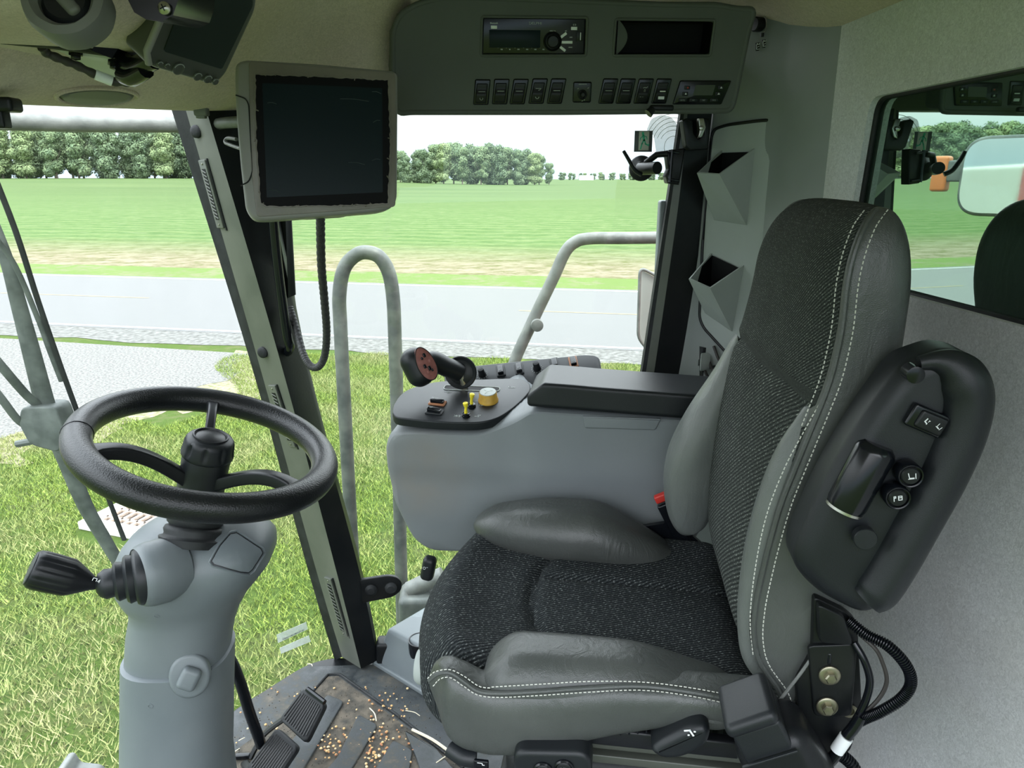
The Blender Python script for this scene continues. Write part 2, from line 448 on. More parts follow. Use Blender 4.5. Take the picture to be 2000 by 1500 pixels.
# lawn
def grass_mat(name, a, b, c, sc=1.0):
    m = principled(name, a, .9, spec=.1)
    co = coords(m); n1 = node(m, 'TexNoise', Scale=60*sc, Detail=6, Roughness=.75); n2 = node(m, 'TexNoise', Scale=1.1*sc, Detail=5); n3 = node(m, 'TexNoise', Scale=7*sc, Detail=4)
    for n in (n1, n2, n3): link(m, co, n.inputs[0])
    x = node(m, 'Mix', data_type='RGBA'); link(m, ramp(m, n1.outputs[0], [(.35, (0,)*3), (.65, (1,)*3)]), x.inputs[0]); x.inputs[6].default_value = (*a, 1); x.inputs[7].default_value = (*b, 1)
    y = node(m, 'Mix', data_type='RGBA')
    ad = node(m, 'Math', operation='MULTIPLY'); link(m, n2.outputs[0], ad.inputs[0]); link(m, n3.outputs[0], ad.inputs[1])
    link(m, ramp(m, ad.outputs[0], [(.24, (0,)*3), (.36, (1,)*3)]), y.inputs[0])
    link(m, x.outputs[2], y.inputs[6]); y.inputs[7].default_value = (*c, 1); link(m, y.outputs[2], pb(m).inputs['Base Color'])
    link(m, bump(m, n1.outputs[0], .8, .03), pb(m).inputs['Normal']); return m
M['lawn'] = grass_mat('lawn_grass', (.025, .055, .006), (.08, .125, .02), (.08, .10, .03))
M['verge'] = grass_mat('verge_grass', (.065, .11, .025), (.12, .17, .045), (.13, .14, .07), .4)
bm = B(); strip(bm, -40, -.9, -60, 60, 0, 60, 30); struct('lawn', bm, 'lawn', 'mown bright green lawn below the cab windows', 'grass')
# blades standing on the lawn near the machine
def blades(n, x0, x1, y0, y1, hmin, hmax, wd, test):
    rng = np.random.default_rng(5)
    x = rng.uniform(x0, x1, n); y = rng.uniform(y0, y1, n); k = test(x, y); x = x[k]; y = y[k]; n = len(x)
    a = rng.uniform(0, 2*np.pi, n); h = rng.uniform(hmin, hmax, n); lean = rng.uniform(.2, 1.3, n)*h; la = rng.uniform(0, 2*np.pi, n)
    ww = wd*rng.uniform(.6, 1.4, n)
    b0 = np.stack([x-np.cos(a)*ww, y-np.sin(a)*ww, np.full(n, GZ)], 1); b1 = np.stack([x+np.cos(a)*ww, y+np.sin(a)*ww, np.full(n, GZ)], 1)
    tip = np.stack([x+np.cos(la)*lean, y+np.sin(la)*lean, GZ+h], 1)
    co = np.stack([b0, b1, tip], 1).reshape(-1).astype(np.float32)
    me = bpy.data.meshes.new('grass_blades'); me.vertices.add(n*3); me.vertices.foreach_set('co', co)
    me.loops.add(n*3); me.loops.foreach_set('vertex_index', np.arange(n*3, dtype=np.int32))
    me.polygons.add(n); me.polygons.foreach_set('loop_start', np.arange(0, n*3, 3, dtype=np.int32)); me.polygons.foreach_set('loop_total', np.full(n, 3, dtype=np.int32))
    me.update(); return me
def on_lawn(x, y):
    d = (x-RO.x)*RN.x+(y-RO.y)*RN.y
    g = (x < -4.1+.5*np.sin(y*1.3)) & (y > 9.3+.35*(x+6)+.5*np.sin(x*2.1))
    dr = ((x+3.22)**2+(y-6.78)**2) < .34; pf = (x > -.45) & (x < 1.3) & (y > 1.9) & (y < 2.7)
    return (d < -1.4+.2*np.sin(x*3)) & ~g & ~dr & ~pf
me = blades(330000, -9.5, 3.2, 2.3, 13.8, .03, .075, .0045, on_lawn)
gm = principled('grass_blade', (.25, .36, .07), .6, spec=.3)
oi = node(gm, 'TexNoise', Scale=42, Detail=2); link(gm, coords(gm), oi.inputs[0]); n2 = node(gm, 'TexNoise', Scale=.9, Detail=4); link(gm, coords(gm), n2.inputs[0])
xm = node(gm, 'Mix', data_type='RGBA'); link(gm, ramp(gm, n2.outputs[0], [(.42, (0,)*3), (.72, (1,)*3)]), xm.inputs[0])
link(gm, ramp(gm, oi.outputs[0], [(.32, (.042, .080, .004)), (.5, (.125, .19, .018)), (.68, (.27, .32, .065))]), xm.inputs[6]); link(gm, ramp(gm, oi.outputs[0], [(.3, (.14, .18, .045)), (.7, (.33, .31, .15))]), xm.inputs[7])
link(gm, xm.outputs[2], pb(gm).inputs['Base Color']); pb(gm).inputs['Transmission Weight'].default_value = 0
me.materials.append(gm); o = bpy.data.objects.new('grass_blades', me); C.objects.link(o)
o['kind'] = 'stuff'; o['label'] = 'short green grass blades growing on the lawn beside the machine'; o['category'] = 'grass'

# gravel drive that meets the road at the left
M['gravel'] = mottled('pale_gravel', (.06, .059, .055), (.165, .162, .15), 26, .95, 26, 1, .03, lo=.35, hi=.62, detail=8)
M['drydirt'] = mottled('dry_grass_and_dirt', (.09, .095, .035), (.21, .185, .115), 14, .95, 30, .8, .02, lo=.38, hi=.6, detail=8)
edge = [(-4.2, 13.9), (-4.3, 13.0), (-4.0, 12.3), (-4.3, 11.7), (-4.9, 11.2), (-5.4, 10.6), (-5.9, 9.6), (-6.3, 9.0), (-7.2, 8.4), (-8.5, 8.0), (-12, 6.8), (-30, 3)]
bm = B(); e2 = spline([(x, y, GZ+.006) for x, y in edge], 8)
random.seed(3)
e2 = [p+V((random.uniform(-.09, .09), random.uniform(-.09, .09), 0)) for p in e2]
bm.faces.new([bm.verts.new(p) for p in e2+[V((-60, 3, GZ+.006)), V((-60, 28.4, GZ+.006)), V((-14, 16.9, GZ+.006))]])
struct('gravel_drive', bm, 'gravel', 'pale gravel driveway at the left', 'gravel')
bm = B(); e3 = [p+V((.75+.25*math.sin(i*.6), -.75+.2*math.sin(i*.9+1), -.003)) for i, p in enumerate(e2)]; e3[0] = e2[0]+V((.3, 0, -.003))
ra_ = [bm.verts.new(p+V((-.35, .35, -.003))) for p in e2]; rb_ = [bm.verts.new((p.x, p.y, GZ+.0035)) for p in e3]
for i in range(1, len(ra_)): bm.faces.new((ra_[i-1], ra_[i], rb_[i], rb_[i-1]))
struct('dirt_edge', bm, 'drydirt', 'dry grass and dirt along the gravel edge', 'dirt')

# road
M['asphalt'] = mottled('grey_asphalt', (.08, .081, .078), (.118, .119, .115), 40, .9, 60, .5, .01, lo=.3, hi=.7, detail=8)
M['shoulder'] = mottled('crumbling_shoulder', (.055, .055, .048), (.14, .14, .13), 9, .95, 20, .8, .03, detail=9)
M['roadwhite'] = mottled('road_paint_white', (.26, .265, .26), (.36, .365, .36), 9, .7)
M['roadyellow'] = mottled('worn_road_paint_yellow', (.14, .12, .07), (.20, .165, .08), 5, .8)
bm = B(); strip(bm, -1.25, .05, -60, 60, .008, 160, 3, .12); struct('road_shoulder', bm, 'shoulder', 'crumbling grey road shoulder', 'road')
bm = B(); strip(bm, -.12, 7.95, -60, 60, .012, 80, 4); struct('road', bm, 'asphalt', 'grey two lane country road', 'road')
for k, (d, lab) in enumerate(((.0, 'white painted line on the near edge of the road'), (7.55, 'white painted line on the far edge of the road'))):
    bm = B(); strip(bm, d, d+.13, -60, 60, .016, 60); struct('road_line', bm, 'roadwhite', lab, 'road line')
for s0, s1, lab in ((-15, -10.2, 'faded yellow centre dash on the road, left of the tilted pillar'), (.2, 3.6, 'faded yellow centre dash on the road above the right rail')):
    bm = B(); strip(bm, 3.78, 3.88, s0, s1, .016, 10); struct('road_line', bm, 'roadyellow', lab, 'road line')
# far verge, stubble strip and field
def patch(bm, d0, d1, smin, smax, nd, ns, dz):
    rows = []
    for j in range(nd+1):
        t = j/nd; d = d0+(d1-d0)*t**2.2; row = []
        for i in range(ns+1):
            s = smin+(smax-smin)*i/ns; p = RO+RD*s+RN*d
            row.append(bm.verts.new((p.x, p.y, hill(p.x, p.y)+dz)))
        rows.append(row)
    for A, Bq in zip(rows, rows[1:]):
        for i in range(ns): bm.faces.new((A[i], A[i+1], Bq[i+1], Bq[i]))
    return bm
bm = B(); strip(bm, 7.8, 10.6, -90, 60, .004, 200, 3, .15); struct('verge', bm, 'verge', 'narrow green verge beyond the road', 'grass')
fm = principled('young_crop_field', (.2, .3, .1), .95, spec=.05)
co = coords(fm); n1 = node(fm, 'TexNoise', Scale=1.3, Detail=9, Roughness=.75); link(fm, coords(fm, 'Object', (1, 1.6, 1)), n1.inputs[0])
nb = node(fm, 'TexNoise', Scale=.05, Detail=3); link(fm, coords(fm, 'Object', (.25, 1.4, 1), (0, 0, R(-14))), nb.inputs[0])
wv = node(fm, 'TexWave', Scale=.13, Distortion=5, bands_direction='Y'); wv.inputs['Detail'].default_value = 4; link(fm, coords(fm, 'Object', (1, 1, 1), (0, 0, R(12))), wv.inputs[0])
sp = node(fm, 'SeparateXYZ'); link(fm, node(fm, 'TexCoord').outputs['Object'], sp.inputs[0])
# distance from the road edge: stubble near it, crop beyond
dd = node(fm, 'Math', operation='MULTIPLY_ADD'); link(fm, sp.outputs[0], dd.inputs[0]); dd.inputs[1].default_value = .2527; link(fm, sp.outputs[1], dd.inputs[2])
ns_ = node(fm, 'Math', operation='MULTIPLY_ADD'); link(fm, n1.outputs[0], ns_.inputs[0]); ns_.inputs[1].default_value = 14; link(fm, dd.outputs[0], ns_.inputs[2])
r1 = node(fm, 'MapRange'); r1.inputs[1].default_value = 35.5; r1.inputs[2].default_value = 45; link(fm, ns_.outputs[0], r1.inputs[0])
x1 = node(fm, 'Mix', data_type='RGBA'); link(fm, r1.outputs[0], x1.inputs[0])
link(fm, ramp(fm, n1.outputs[0], [(.40, (.075, .082, .028)), (.48, (.13, .115, .07)), (.60, (.19, .165, .115))]), x1.inputs[6])
g = ramp(fm, n1.outputs[0], [(.36, (.04, .078, .020)), (.52, (.062, .105, .033)), (.66, (.115, .14, .065))])
x3 = node(fm, 'Mix', data_type='RGBA'); link(fm, ramp(fm, wv.outputs[1], [(.5, (0,)*3), (1.0, (.22,)*3)]), x3.inputs[0]); link(fm, g, x3.inputs[6]); x3.inputs[7].default_value = (.17, .20, .08, 1)
link(fm, x3.outputs[2], x1.inputs[7])
# farther crop looks even
r2 = node(fm, 'MapRange'); r2.inputs[1].default_value = 60; r2.inputs[2].default_value = 160; link(fm, dd.outputs[0], r2.inputs[0])
x4 = node(fm, 'Mix', data_type='RGBA'); link(fm, r2.outputs[0], x4.inputs[0]); link(fm, x1.outputs[2], x4.inputs[6]); link(fm, ramp(fm, nb.outputs[0], [(.35, (.052, .084, .028)), (.7, (.074, .107, .038))]), x4.inputs[7])
link(fm, x4.outputs[2], pb(fm).inputs['Base Color'])
bmf = patch(B(), 8.6, 2200, -1900, 1700, 110, 300, 0)
for f_ in bmf.faces: f_.smooth = True
me = bpy.data.meshes.new('crop_field'); bmf.to_mesh(me); bmf.free(); me.materials.append(fm); o = bpy.data.objects.new('crop_field', me); C.objects.link(o)
o['kind'] = 'structure'; o['label'] = 'wide green crop field beyond the road'; o['category'] = 'field'

# trees: three kinds of crown, each copied with its own turn and size
def leafm(name, a, b):
    m = principled(name, a, .8, spec=.15); n = node(m, 'TexNoise', Scale=.55, Detail=3); link(m, coords(m), n.inputs[0])
    link(m, ramp(m, n.outputs[0], [(.35, a), (.65, b)]), pb(m).inputs['Base Color']); return m
LM = [leafm('leaves_dark', (.095, .14, .085), (.155, .21, .115)), leafm('leaves_mid', (.115, .17, .095), (.19, .25, .13)), leafm('leaves_light', (.145, .20, .10), (.235, .295, .14))]  # leaf colours paled, distance haze is mixed into them
M['bark'] = principled('bark', (.12, .10, .08), .9)
def crown_mesh(seed, n, kind):
    rng = np.random.default_rng(seed)
    nb = 26; cs = []
    for i in range(nb):
        a = rng.uniform(0, 2*np.pi); r = rng.uniform(0, 2.9) if i else 0; z = rng.uniform(1.2, 14) ; r *= math.sqrt(max(.15, 1-((z-6.5)/9.5)**2))
        cs.append((r*math.cos(a), r*math.sin(a), z, rng.uniform(1.4, 2.5)))
    co = []
    per = n//nb
    for (x, y, z, r) in cs:
        d = rng.normal(size=(per, 3)); d /= np.linalg.norm(d, axis=1)[:, None]
        c = np.array([x, y, z])+d*(r*rng.uniform(.55, 1.05, per))[:, None]*np.array([1, 1, .9])
        u = rng.normal(size=(per, 3)); u -= (u*d).sum(1)[:, None]*d*.6; u /= np.linalg.norm(u, axis=1)[:, None]
        v = np.cross(d, u); v /= np.linalg.norm(v, axis=1)[:, None]; s = rng.uniform(.13, .32, per)[:, None]
        q = np.stack([c-u*s-v*s*.7, c+u*s-v*s*.5, c+u*s*.8+v*s*.7, c-u*s*.7+v*s], 1); co.append(q.reshape(-1, 3))
    co = np.concatenate(co); nq = len(co)//4
    me = bpy.data.meshes.new('crown'); me.vertices.add(len(co)); me.vertices.foreach_set('co', co.astype(np.float32).reshape(-1))
    me.loops.add(nq*4); me.loops.foreach_set('vertex_index', np.arange(nq*4, dtype=np.int32)); me.polygons.add(nq)
    me.polygons.foreach_set('loop_start', np.arange(0, nq*4, 4, dtype=np.int32)); me.polygons.foreach_set('loop_total', np.full(nq, 4, dtype=np.int32)); me.update()
    me.materials.append(LM[kind]); return me
CR = [crown_mesh(11+i, 14000, i % 3) for i in range(5)]
bm = B(); tube(bm, [(0, 0, -1), (.1, 0, 3), (.3, .2, 8), (.2, .4, 11)], lambda t: .32*(1-.7*t), 8)
for a in (0, 2, 4): tube(bm, [(.1, 0, 4), (1.2*math.cos(a), 1.2*math.sin(a), 7), (2.4*math.cos(a), 2.4*math.sin(a), 9.5)], lambda t: .16*(1-.7*t), 6)
finish(bm); TR = bpy.data.meshes.new('trunk'); bm.to_mesh(TR); bm.free(); TR.materials.append(M['bark'])
def tree(x, y, s, k, label, group, sy=1.0):
    e = bpy.data.objects.new('tree', None); C.objects.link(e); e.location = (x, y, hill(x, y)-.3); e.rotation_euler = (0, 0, random.uniform(0, 6.28)); e.scale = (s*sy, s*sy, s)
    e['label'] = label; e['category'] = 'tree'; e['group'] = group
    for n_, m_ in (('crown', CR[k]), ('trunk', TR)):
        c = bpy.data.objects.new(n_, m_); C.objects.link(c); c.parent = e
random.seed(21)
# the wood at the left, three rows deep: reaches far left, where the rear window mirrors it
for row, (yy, lab) in enumerate(((350, 'front row'), (368, 'back row'), (386, 'last row'))):
    x = -330+6*(row % 2)
    while x < -70:
        s = random.uniform(1.35, 1.6)+.1*row+(.1 if x < -250 else 0)
        k = random.randrange(5)
        tone = ('darker', 'mid green', 'light green')[k % 3]
        tree(x+random.uniform(-3, 3), yy+random.uniform(-2, 2)+.05*(x+100), s, k, '%s leafy tree in the %s of the wood beyond the windshield' % (tone, lab), '%s trees in the %s of the left wood' % (tone, lab))
        x += random.uniform(10.5, 12.5)
# the clump right of the monitor, falling away to the right
clump = [(-66, 1.25), (-57, 1.1), (-48, .98), (-39.5, .96), (-31.5, .94), (-23, 1.10), (-13.5, 1.34), (-4.5, 1.2), (4.5, 1.28), (13.5, 1.28), (22.5, 1.16), (30.5, 1.08), (37.5, .72)]
for i, (x, s) in enumerate(clump):
    side = 'left' if x < 0 else 'right'
    lab = {0: 'darker', 1: 'mid green', 2: 'light green'}[(i*2 % 5) % 3]
    tree(x, 372+random.uniform(-1, 1), s*.93, i*2 % 5, '%s leafy tree in the front of the clump beyond the field, %s half' % (lab, side), '%s trees in the %s half of the clump' % (lab, side), 1.0)
for x, s in ((-61, 1.15), (-52, 1.0), (-44, .95), (-35.5, .98), (-27, 1.02), (-18, 1.25), (-9, 1.28), (0, 1.25), (9, 1.3), (18, 1.2), (26.5, 1.12), (34, .92)):
    tree(x, 387, s, random.randrange(5), 'leafy tree at the back of the clump beyond the field', 'trees at the back of the clump')
# far tree line on the horizon
for i in range(52):
    x = 145+i*8.2+random.uniform(-1, 1)
    tree(x, 1250+16*(i % 2)+random.uniform(-2, 2), random.uniform(.62, .85)*(1.45 if i in (14, 15, 16, 29, 44) else 1), random.randrange(5), 'small hazy tree of the distant tree line on the horizon', 'distant tree line', 1.25)
t = thing('barn', 'tiny white barn far off on the horizon', 'barn', (178, 1190, GZ))
bm = B(); box(bm, Fr((178, 1190, GZ), (1, 0, 0), (0, 1, 0)), (0, 0, 2.2), (22, 10, 4.4)); obj('wall', bm, 'whitem', t)
bm = B(); prism(bm, Fr((167, 1190, GZ+4.4), (0, 1, 0), (0, 0, 1)), [(-5.4, 0), (5.4, 0), (0, 2.6)], 0, 22); obj('roof', bm, 'whitem', t)

# drain cover in the grass
t = thing('drain_grate', 'concrete storm drain with a rusty slotted grate in the grass', 'drain', (-3.2, 6.75, GZ))
g = Fr((-3.22, 6.78, GZ), V((.93, -.38, 0)), V((.38, .93, 0)))
bm = B()
for (c, s) in (((0, -.31, .04), (.86, .12, .08)), ((0, .31, .04), (.86, .12, .08)), ((-.37, 0, .04), (.12, .5, .08)), ((.37, 0, .04), (.12, .5, .08))): rbox(bm, g, c, s, .01, 2)
M['concrete'] = mottled('concrete', (.5, .49, .46), (.66, .65, .6), 20, .9, 60, .4, .004)
M['rust'] = mottled('rusty_iron', (.30, .23, .18), (.42, .33, .27), 30, .8)
obj('frame', bm, 'concrete', t); bm = B()
for i in range(7): rbox(bm, g, (-.27+.09*i, 0, .06), (.03, .5, .03), .004, 1)
for i in range(3): rbox(bm, g, (0, -.17+.17*i, .06), (.62, .035, .03), .004, 1)
obj('grate', bm, 'rust', t)
bm = B(); box(bm, g, (0, 0, .01), (.62, .5, .01)); obj('pit', bm, 'black', t)

# ---------------------------------------------------------------- things on the machine outside the cab
GY = 2.3
def ptube(uvY, r, name, mat, label, cat, group=None, n=14, sub=8):
    bm = B(); tube(bm, spline([P(u, v, Y=y) for u, v, y in uvY], sub), r, n); return solo(name, bm, mat, label, cat, group)
# looped hand rail
pts = [(701, 1230), (690, 1100), (676, 850), (665, 640), (663, 575), (672, 525), (694, 499), (717, 493), (742, 503), (760, 535), (768, 585), (771, 650), (777, 850), (783, 1100), (787, 1260)]
bm = B(); tube(bm, spline([P(u, v, Y=GY) for u, v in pts], 8), .0215, 18); solo('looped_handrail', bm, 'galv', 'grey green tubular handrail bent into a tall loop outside the side window', 'handrail')
# bent rail
bm = B(); tube(bm, spline([P(u, v, Y=GY) for u, v in ((985, 790), (1003, 712), (1040, 628), (1082, 540), (1103, 494), (1122, 474), (1150, 466), (1220, 465), (1310, 464), (1420, 463))], 8), .0185, 18)
ra = thing('guard_rail', 'bent grey tubular guard rail behind the armrest console', 'rail', P(1040, 628, Y=GY)); 
obj('tube', bm, 'alu', ra)
bm = B(); q = P(1048, 633, Y=GY-.01); lathe(bm, Fr(q, (1, 0, 0), (0, 0, 1)), [(.012, -.03), (.019, -.028), (.019, .028), (.012, .03)], 20); obj('coupling', bm, 'alu', ra)
# platform behind the posts
bm = B(); rbox(bm, WF, (.30, 2.28, -.53), (1.3, .5, .06), .01, 2)
for x_ in (-.3, .9): rbox(bm, WF, (x_, 2.28, -1.2), (.08, .3, 1.35), .01, 2)
solo('side_platform', bm, 'galv', 'grey metal platform with steps outside the right side window', 'platform')
# canister below the bracket
t = thing('washer_bottle', 'translucent pale plastic bottle outside behind the seat cushion', 'bottle', P(830, 1215, Y=2.1))
bm = B(); g = Fr(P(818, 1180, Y=2.12), (1, 0, 0), (0, 1, 0)); rbox(bm, g, (.02, 0, -.02), (.16, .12, .14), .02, 4); obj('bottle', bm, 'galv', t)
bm = B(); tube(bm, [g.w(-.03, 0, .05), g.w(.02, 0, .075), g.w(.08, 0, .10)], .028, 12); obj('neck', bm, 'alu', t)
# mirror at the left, its lower rim peeks out under the monitor
def mirror_arm():
    t = thing('side_mirror', 'rounded outside mirror on an arm, its lower rim under the monitor', 'mirror', P(640, 400, Y=3.4))
    c = V((-.525, 2.72, P(690, 425, Y=2.8).z+.145))
    g = Fr(c, V((.55, .83, 0)), (0, 0, 1))
    W_, H_ = .17, .145
    o1 = [tuple(p) for p in rpoly([(-W_, -H_), (W_, -H_), (W_, H_), (-W_, H_)], .09, 8)]
    bm = B(); prism(bm, g, o1, -.05, .012, .012); obj('housing', bm, 'galv', t)
    bm = B(); prism(bm, g, [tuple(p) for p in rpoly([(-W_+.012, -H_+.012), (W_-.012, -H_+.012), (W_-.012, H_-.012), (-W_+.012, H_-.012)], .08, 8)], .012, .0135); obj('mirror_glass', bm, 'mirror', t)
    a = g.w(-W_-.0, .02, -.02)
    bm = B(); rbox(bm, g, (W_+.03, .02, -.03), (.10, .08, .035), .008, 2); obj('arm', bm, 'galv', t)
    bm = B(); rbox(bm, g, (W_+.085, .01, -.03), (.06, .135, .05), .012, 3); obj('marker_lamp', bm, 'orange', t)
    return t
mirror_arm()
# red tank of the machine behind the cab
mb = thing('machine_body', 'red and pale painted body of the machine behind the cab', 'machine body', (2.6, 1.6, -1.9))
bm = B(); rbox(bm, WF, (1.90, .75, .2), (1.64, 2.3, 2.4), .04, 3); obj('side_panel', bm, 'redbody', mb)
bm = B(); rbox(bm, WF, (4.05, .75, .2), (2.6, 2.3, 2.4), .04, 3); obj('rear_panel', bm, 'paleyel', mb, 'pale rear panel')
for x_ in (1.4, 3.8):
    bm = B(); rbox(bm, WF, (x_, .75, -1.45), (.3, .3, .95), .03, 2); obj('support', bm, 'blackmetal', mb)
# small mirror at the right
t = thing('wide_angle_mirror', 'narrow grey framed outside mirror at the right edge of the side window', 'mirror', P(1262, 600, Y=2.5))
g = Fr(P(1268, 600, Y=2.5), (1, 0, 0), (0, 0, 1))
bm = B(); tube(bm, [V(p) for p in rpoly([P(1250, 522, Y=2.5), P(1300, 548, Y=2.5), P(1300, 725, Y=2.5), P(1246, 660, Y=2.5)], .025, 6)], .0055, 10, closed=True); obj('frame', bm, 'alu', t)
M['paleglass'] = principled('pale_mirror', (.55, .57, .52), .1, .6)
bm = B(); q = [P(1252, 527, Y=2.505), P(1298, 551, Y=2.505), P(1298, 720, Y=2.505), P(1249, 658, Y=2.505)]; bm.faces.new([bm.verts.new(p) for p in q]); 
r_ = bmesh.ops.extrude_face_region(bm, geom=bm.faces[:]); bmesh.ops.translate(bm, verts=[v for v in r_['geom'] if isinstance(v, bmesh.types.BMVert)], vec=(0, .006, 0)); obj('mirror_glass', bm, 'paleglass', t)
# cross tube in front of the windshield top
bm = B(); tube(bm, spline([P(-420, 225, Y=1.7), P(0, 236, Y=1.95), P(160, 241, Y=2.08), P(345, 243, Y=2.2), P(440, 246, Y=2.25)], 8), .022, 16)
solo('cross_tube', bm, 'alu', 'grey tube running level outside the top of the windshield', 'tube')
# wiper outside the windshield
WY = 1.72
def ws(u, v, d=0):     # on the wiper's own surface just outside the glass
    return P(u, v, Y=1.62+d+(.25*(1-min(1, max(0, u)/360))*-1))
t = thing('windshield_wiper', 'dusty grey pantograph wiper crossing the windshield at the left', 'wiper', ws(110, 830))
def wbar(pts, w0, name, mat='wiper', d=0, flat=.45):
    bm = B(); ps = spline([ws(u, v, d) for u, v in pts], 5); tube(bm, ps, w0, 10, flat=flat, up=(0, -1, .2)); return obj(name, bm, mat, t)
wbar([(-30, 395), (12, 505), (38, 600), (62, 690), (88, 790)], lambda k: .010+.010*k, 'arm')
wbar([(100, 830), (130, 900), (165, 985), (205, 1055), (232, 1100)], lambda k: .021-.006*k, 'arm', d=.02)
wbar([(-25, 310), (30, 450), (75, 590), (120, 720), (160, 830), (205, 955), (243, 1055)], .0055, 'blade', 'rubber', -.03)
wbar([(-12, 460), (30, 520), (75, 625), (95, 680), (120, 745)], .005, 'yoke', d=-.02)
wbar([(-60, 640), (0, 712), (55, 775), (88, 800)], lambda k: .009, 'link_rod', d=.0)
wbar([(-60, 700), (0, 775), (40, 825), (75, 838)], lambda k: .008, 'link_rod', d=.01)
g = Fr(ws(105, 818, .01), V((1, 0, -.15)), V((.15, 0, 1)))
bm = B(); prism(bm, g, rpoly([(-.035, .035), (.03, .045), (.045, .0), (.035, -.05), (-.02, -.04), (-.04, 0)], .012, 4), .0, .05, .004); obj('pivot_block', bm, 'wiper', t)
bm = B(); tube(bm, [g.w(-.055, -.05, .03), g.w(-.01, -.035, .03)], .007, 8); obj('nozzle', bm, 'wiper', t)
# ================================================================== CAB SHELL
# --- floor
fl = [P(735, 1290, Z=0), P(700, 1290, Z=0), P(660, 1283, Z=0), P(600, 1297, Z=0), P(520, 1345, Z=0), P(440, 1398, Z=0), V((-.80, 1.33, 0)), V((-.86, 1.0, 0)), V((-.88, .6, 0)), V((-.86, .0, 0)), V((-.82, -.15, 0))]
fe = spline(fl, 6)
floor_out = [(p.x, p.y) for p in fe]+[(.80, -.15), (.80, 1.80)]
bm = B(); prism(bm, WF, floor_out, -.09, -.004); struct('floor', bm, 'blackmetal', 'dark cab floor under the rubber mat', 'floor')
mat_m = principled('dusty_rubber_mat', (.03, .035, .04), .75)
co = coords(mat_m); n1 = node(mat_m, 'TexNoise', Scale=5.5, Detail=8, Roughness=.7); n2 = node(mat_m, 'TexNoise', Scale=60, Detail=6, Roughness=.8); link(mat_m, co, n1.inputs[0]); link(mat_m, co, n2.inputs[0])
mm = node(mat_m, 'Math', operation='MULTIPLY_ADD'); link(mat_m, n2.outputs[0], mm.inputs[0]); mm.inputs[1].default_value = .45; link(mat_m, n1.outputs[0], mm.inputs[2])
link(mat_m, ramp(mat_m, mm.outputs[0], [(.60, (.016, .020, .024)), (.74, (.034, .039, .040)), (.85, (.075, .068, .055)), (.97, (.13, .11, .08))]), pb(mat_m).inputs['Base Color'])
link(mat_m, ramp(mat_m, mm.outputs[0], [(.6, (.35,)*3), (.8, (.9,)*3)]), pb(mat_m).inputs['Roughness']); link(mat_m, bump(mat_m, n2.outputs[0], .5, .003), pb(mat_m).inputs['Normal'])
M['mat'] = mat_m
t = thing('floor_mat', 'dusty black rubber floor mat strewn with dirt', 'floor mat', (-.3, 1.2, 0))
bm = B(); prism(bm, WF, [(x+(.012 if x < 0 else 0), min(y, 1.79)) for x, y in floor_out[:-2]]+[(.74, -.14), (.74, 1.74)], -.004, .004, .002); obj('mat', bm, 'mat', t)
# recessed tread area with raised pads and its rim
a = P(630, 1325, Z=.004); b = P(660, 1318, Z=.004); c_ = P(900, 1492, Z=.004); d_ = P(560, 1500, Z=.004)
M['matdirt'] = mottled('dirt_on_rubber', (.038, .035, .029), (.105, .088, .066), 35, .95, 120, .8, .003, detail=8)
rim = rpoly([P(640, 1318, Z=.005), P(662, 1316, Z=.005), P(780, 1400, Z=.005), P(905, 1500, Z=.005)], .03, 6, closed=False)
bm = B(); tube(bm, [P(590, 1375, Z=.004)]+[V(p) for p in rim], .004, 8); obj('rim', bm, 'rubber', t)
bm = B(); bm.faces.new([bm.verts.new(p) for p in [P(592, 1370, Z=.0046), P(635, 1322, Z=.0046), P(660, 1320, Z=.0046), P(905, 1502, Z=.0046), P(860, 1560, Z=.0046), P(500, 1560, Z=.0046), P(440, 1480, Z=.0046)]]); obj('dirt_layer', bm, 'matdirt', t)
for quad in ([(640, 1358), (672, 1372), (560, 1560), (500, 1540)], [(700, 1397), (738, 1418), (690, 1500), (640, 1560), (590, 1560), (660, 1480)], [(768, 1447), (806, 1468), (790, 1560), (700, 1560)], [(790, 1428), (850, 1462), (900, 1520), (840, 1560), (812, 1480)]):
    q = [P(u, v, Z=.006) for u, v in quad]; bm = B(); prism(bm, WF, rpoly([(p.x, p.y) for p in q], .012, 4), .003, .011, .003); obj('tread_pad', bm, 'mat', t)
# spilled corn kernels and chaff: many small grains
cm = principled('corn_kernel', (.55, .33, .12), .55); n = node(cm, 'TexNoise', Scale=80); link(cm, coords(cm), n.inputs[0]); link(cm, ramp(cm, n.outputs[0], [(.35, (.38, .14, .06)), (.5, (.58, .36, .14)), (.68, (.75, .62, .38))]), pb(cm).inputs['Base Color']); M['corn'] = cm
def kernels(spots, n_each, name, label, cat, seed, r0=.0028, mat='corn', flat=.6):
    rng = random.Random(seed); bm = B()
    for (u, v, sp_) in spots:
        for k in range(n_each):
            uu = u+rng.gauss(0, sp_); vv = v+rng.gauss(0, sp_*.8); q = P(uu, vv, Z=.009)
            if q.y > 1.7 or q.y < .5: continue
            r = r0*rng.uniform(.6, 1.3); g = Fr(q, V((math.cos(k), math.sin(k), rng.uniform(-.3, .3))), V((-math.sin(k), math.cos(k), 0)))
            lathe(bm, g, [(r*.3, -r*flat), (r*.85, -r*flat*.6), (r, 0), (r*.8, r*flat*.6), (r*.25, r*flat)], 7, lobes=lambda h, a: 1+.35*math.cos(a))
    return solo(name, bm, mat, label, cat, kind='stuff')
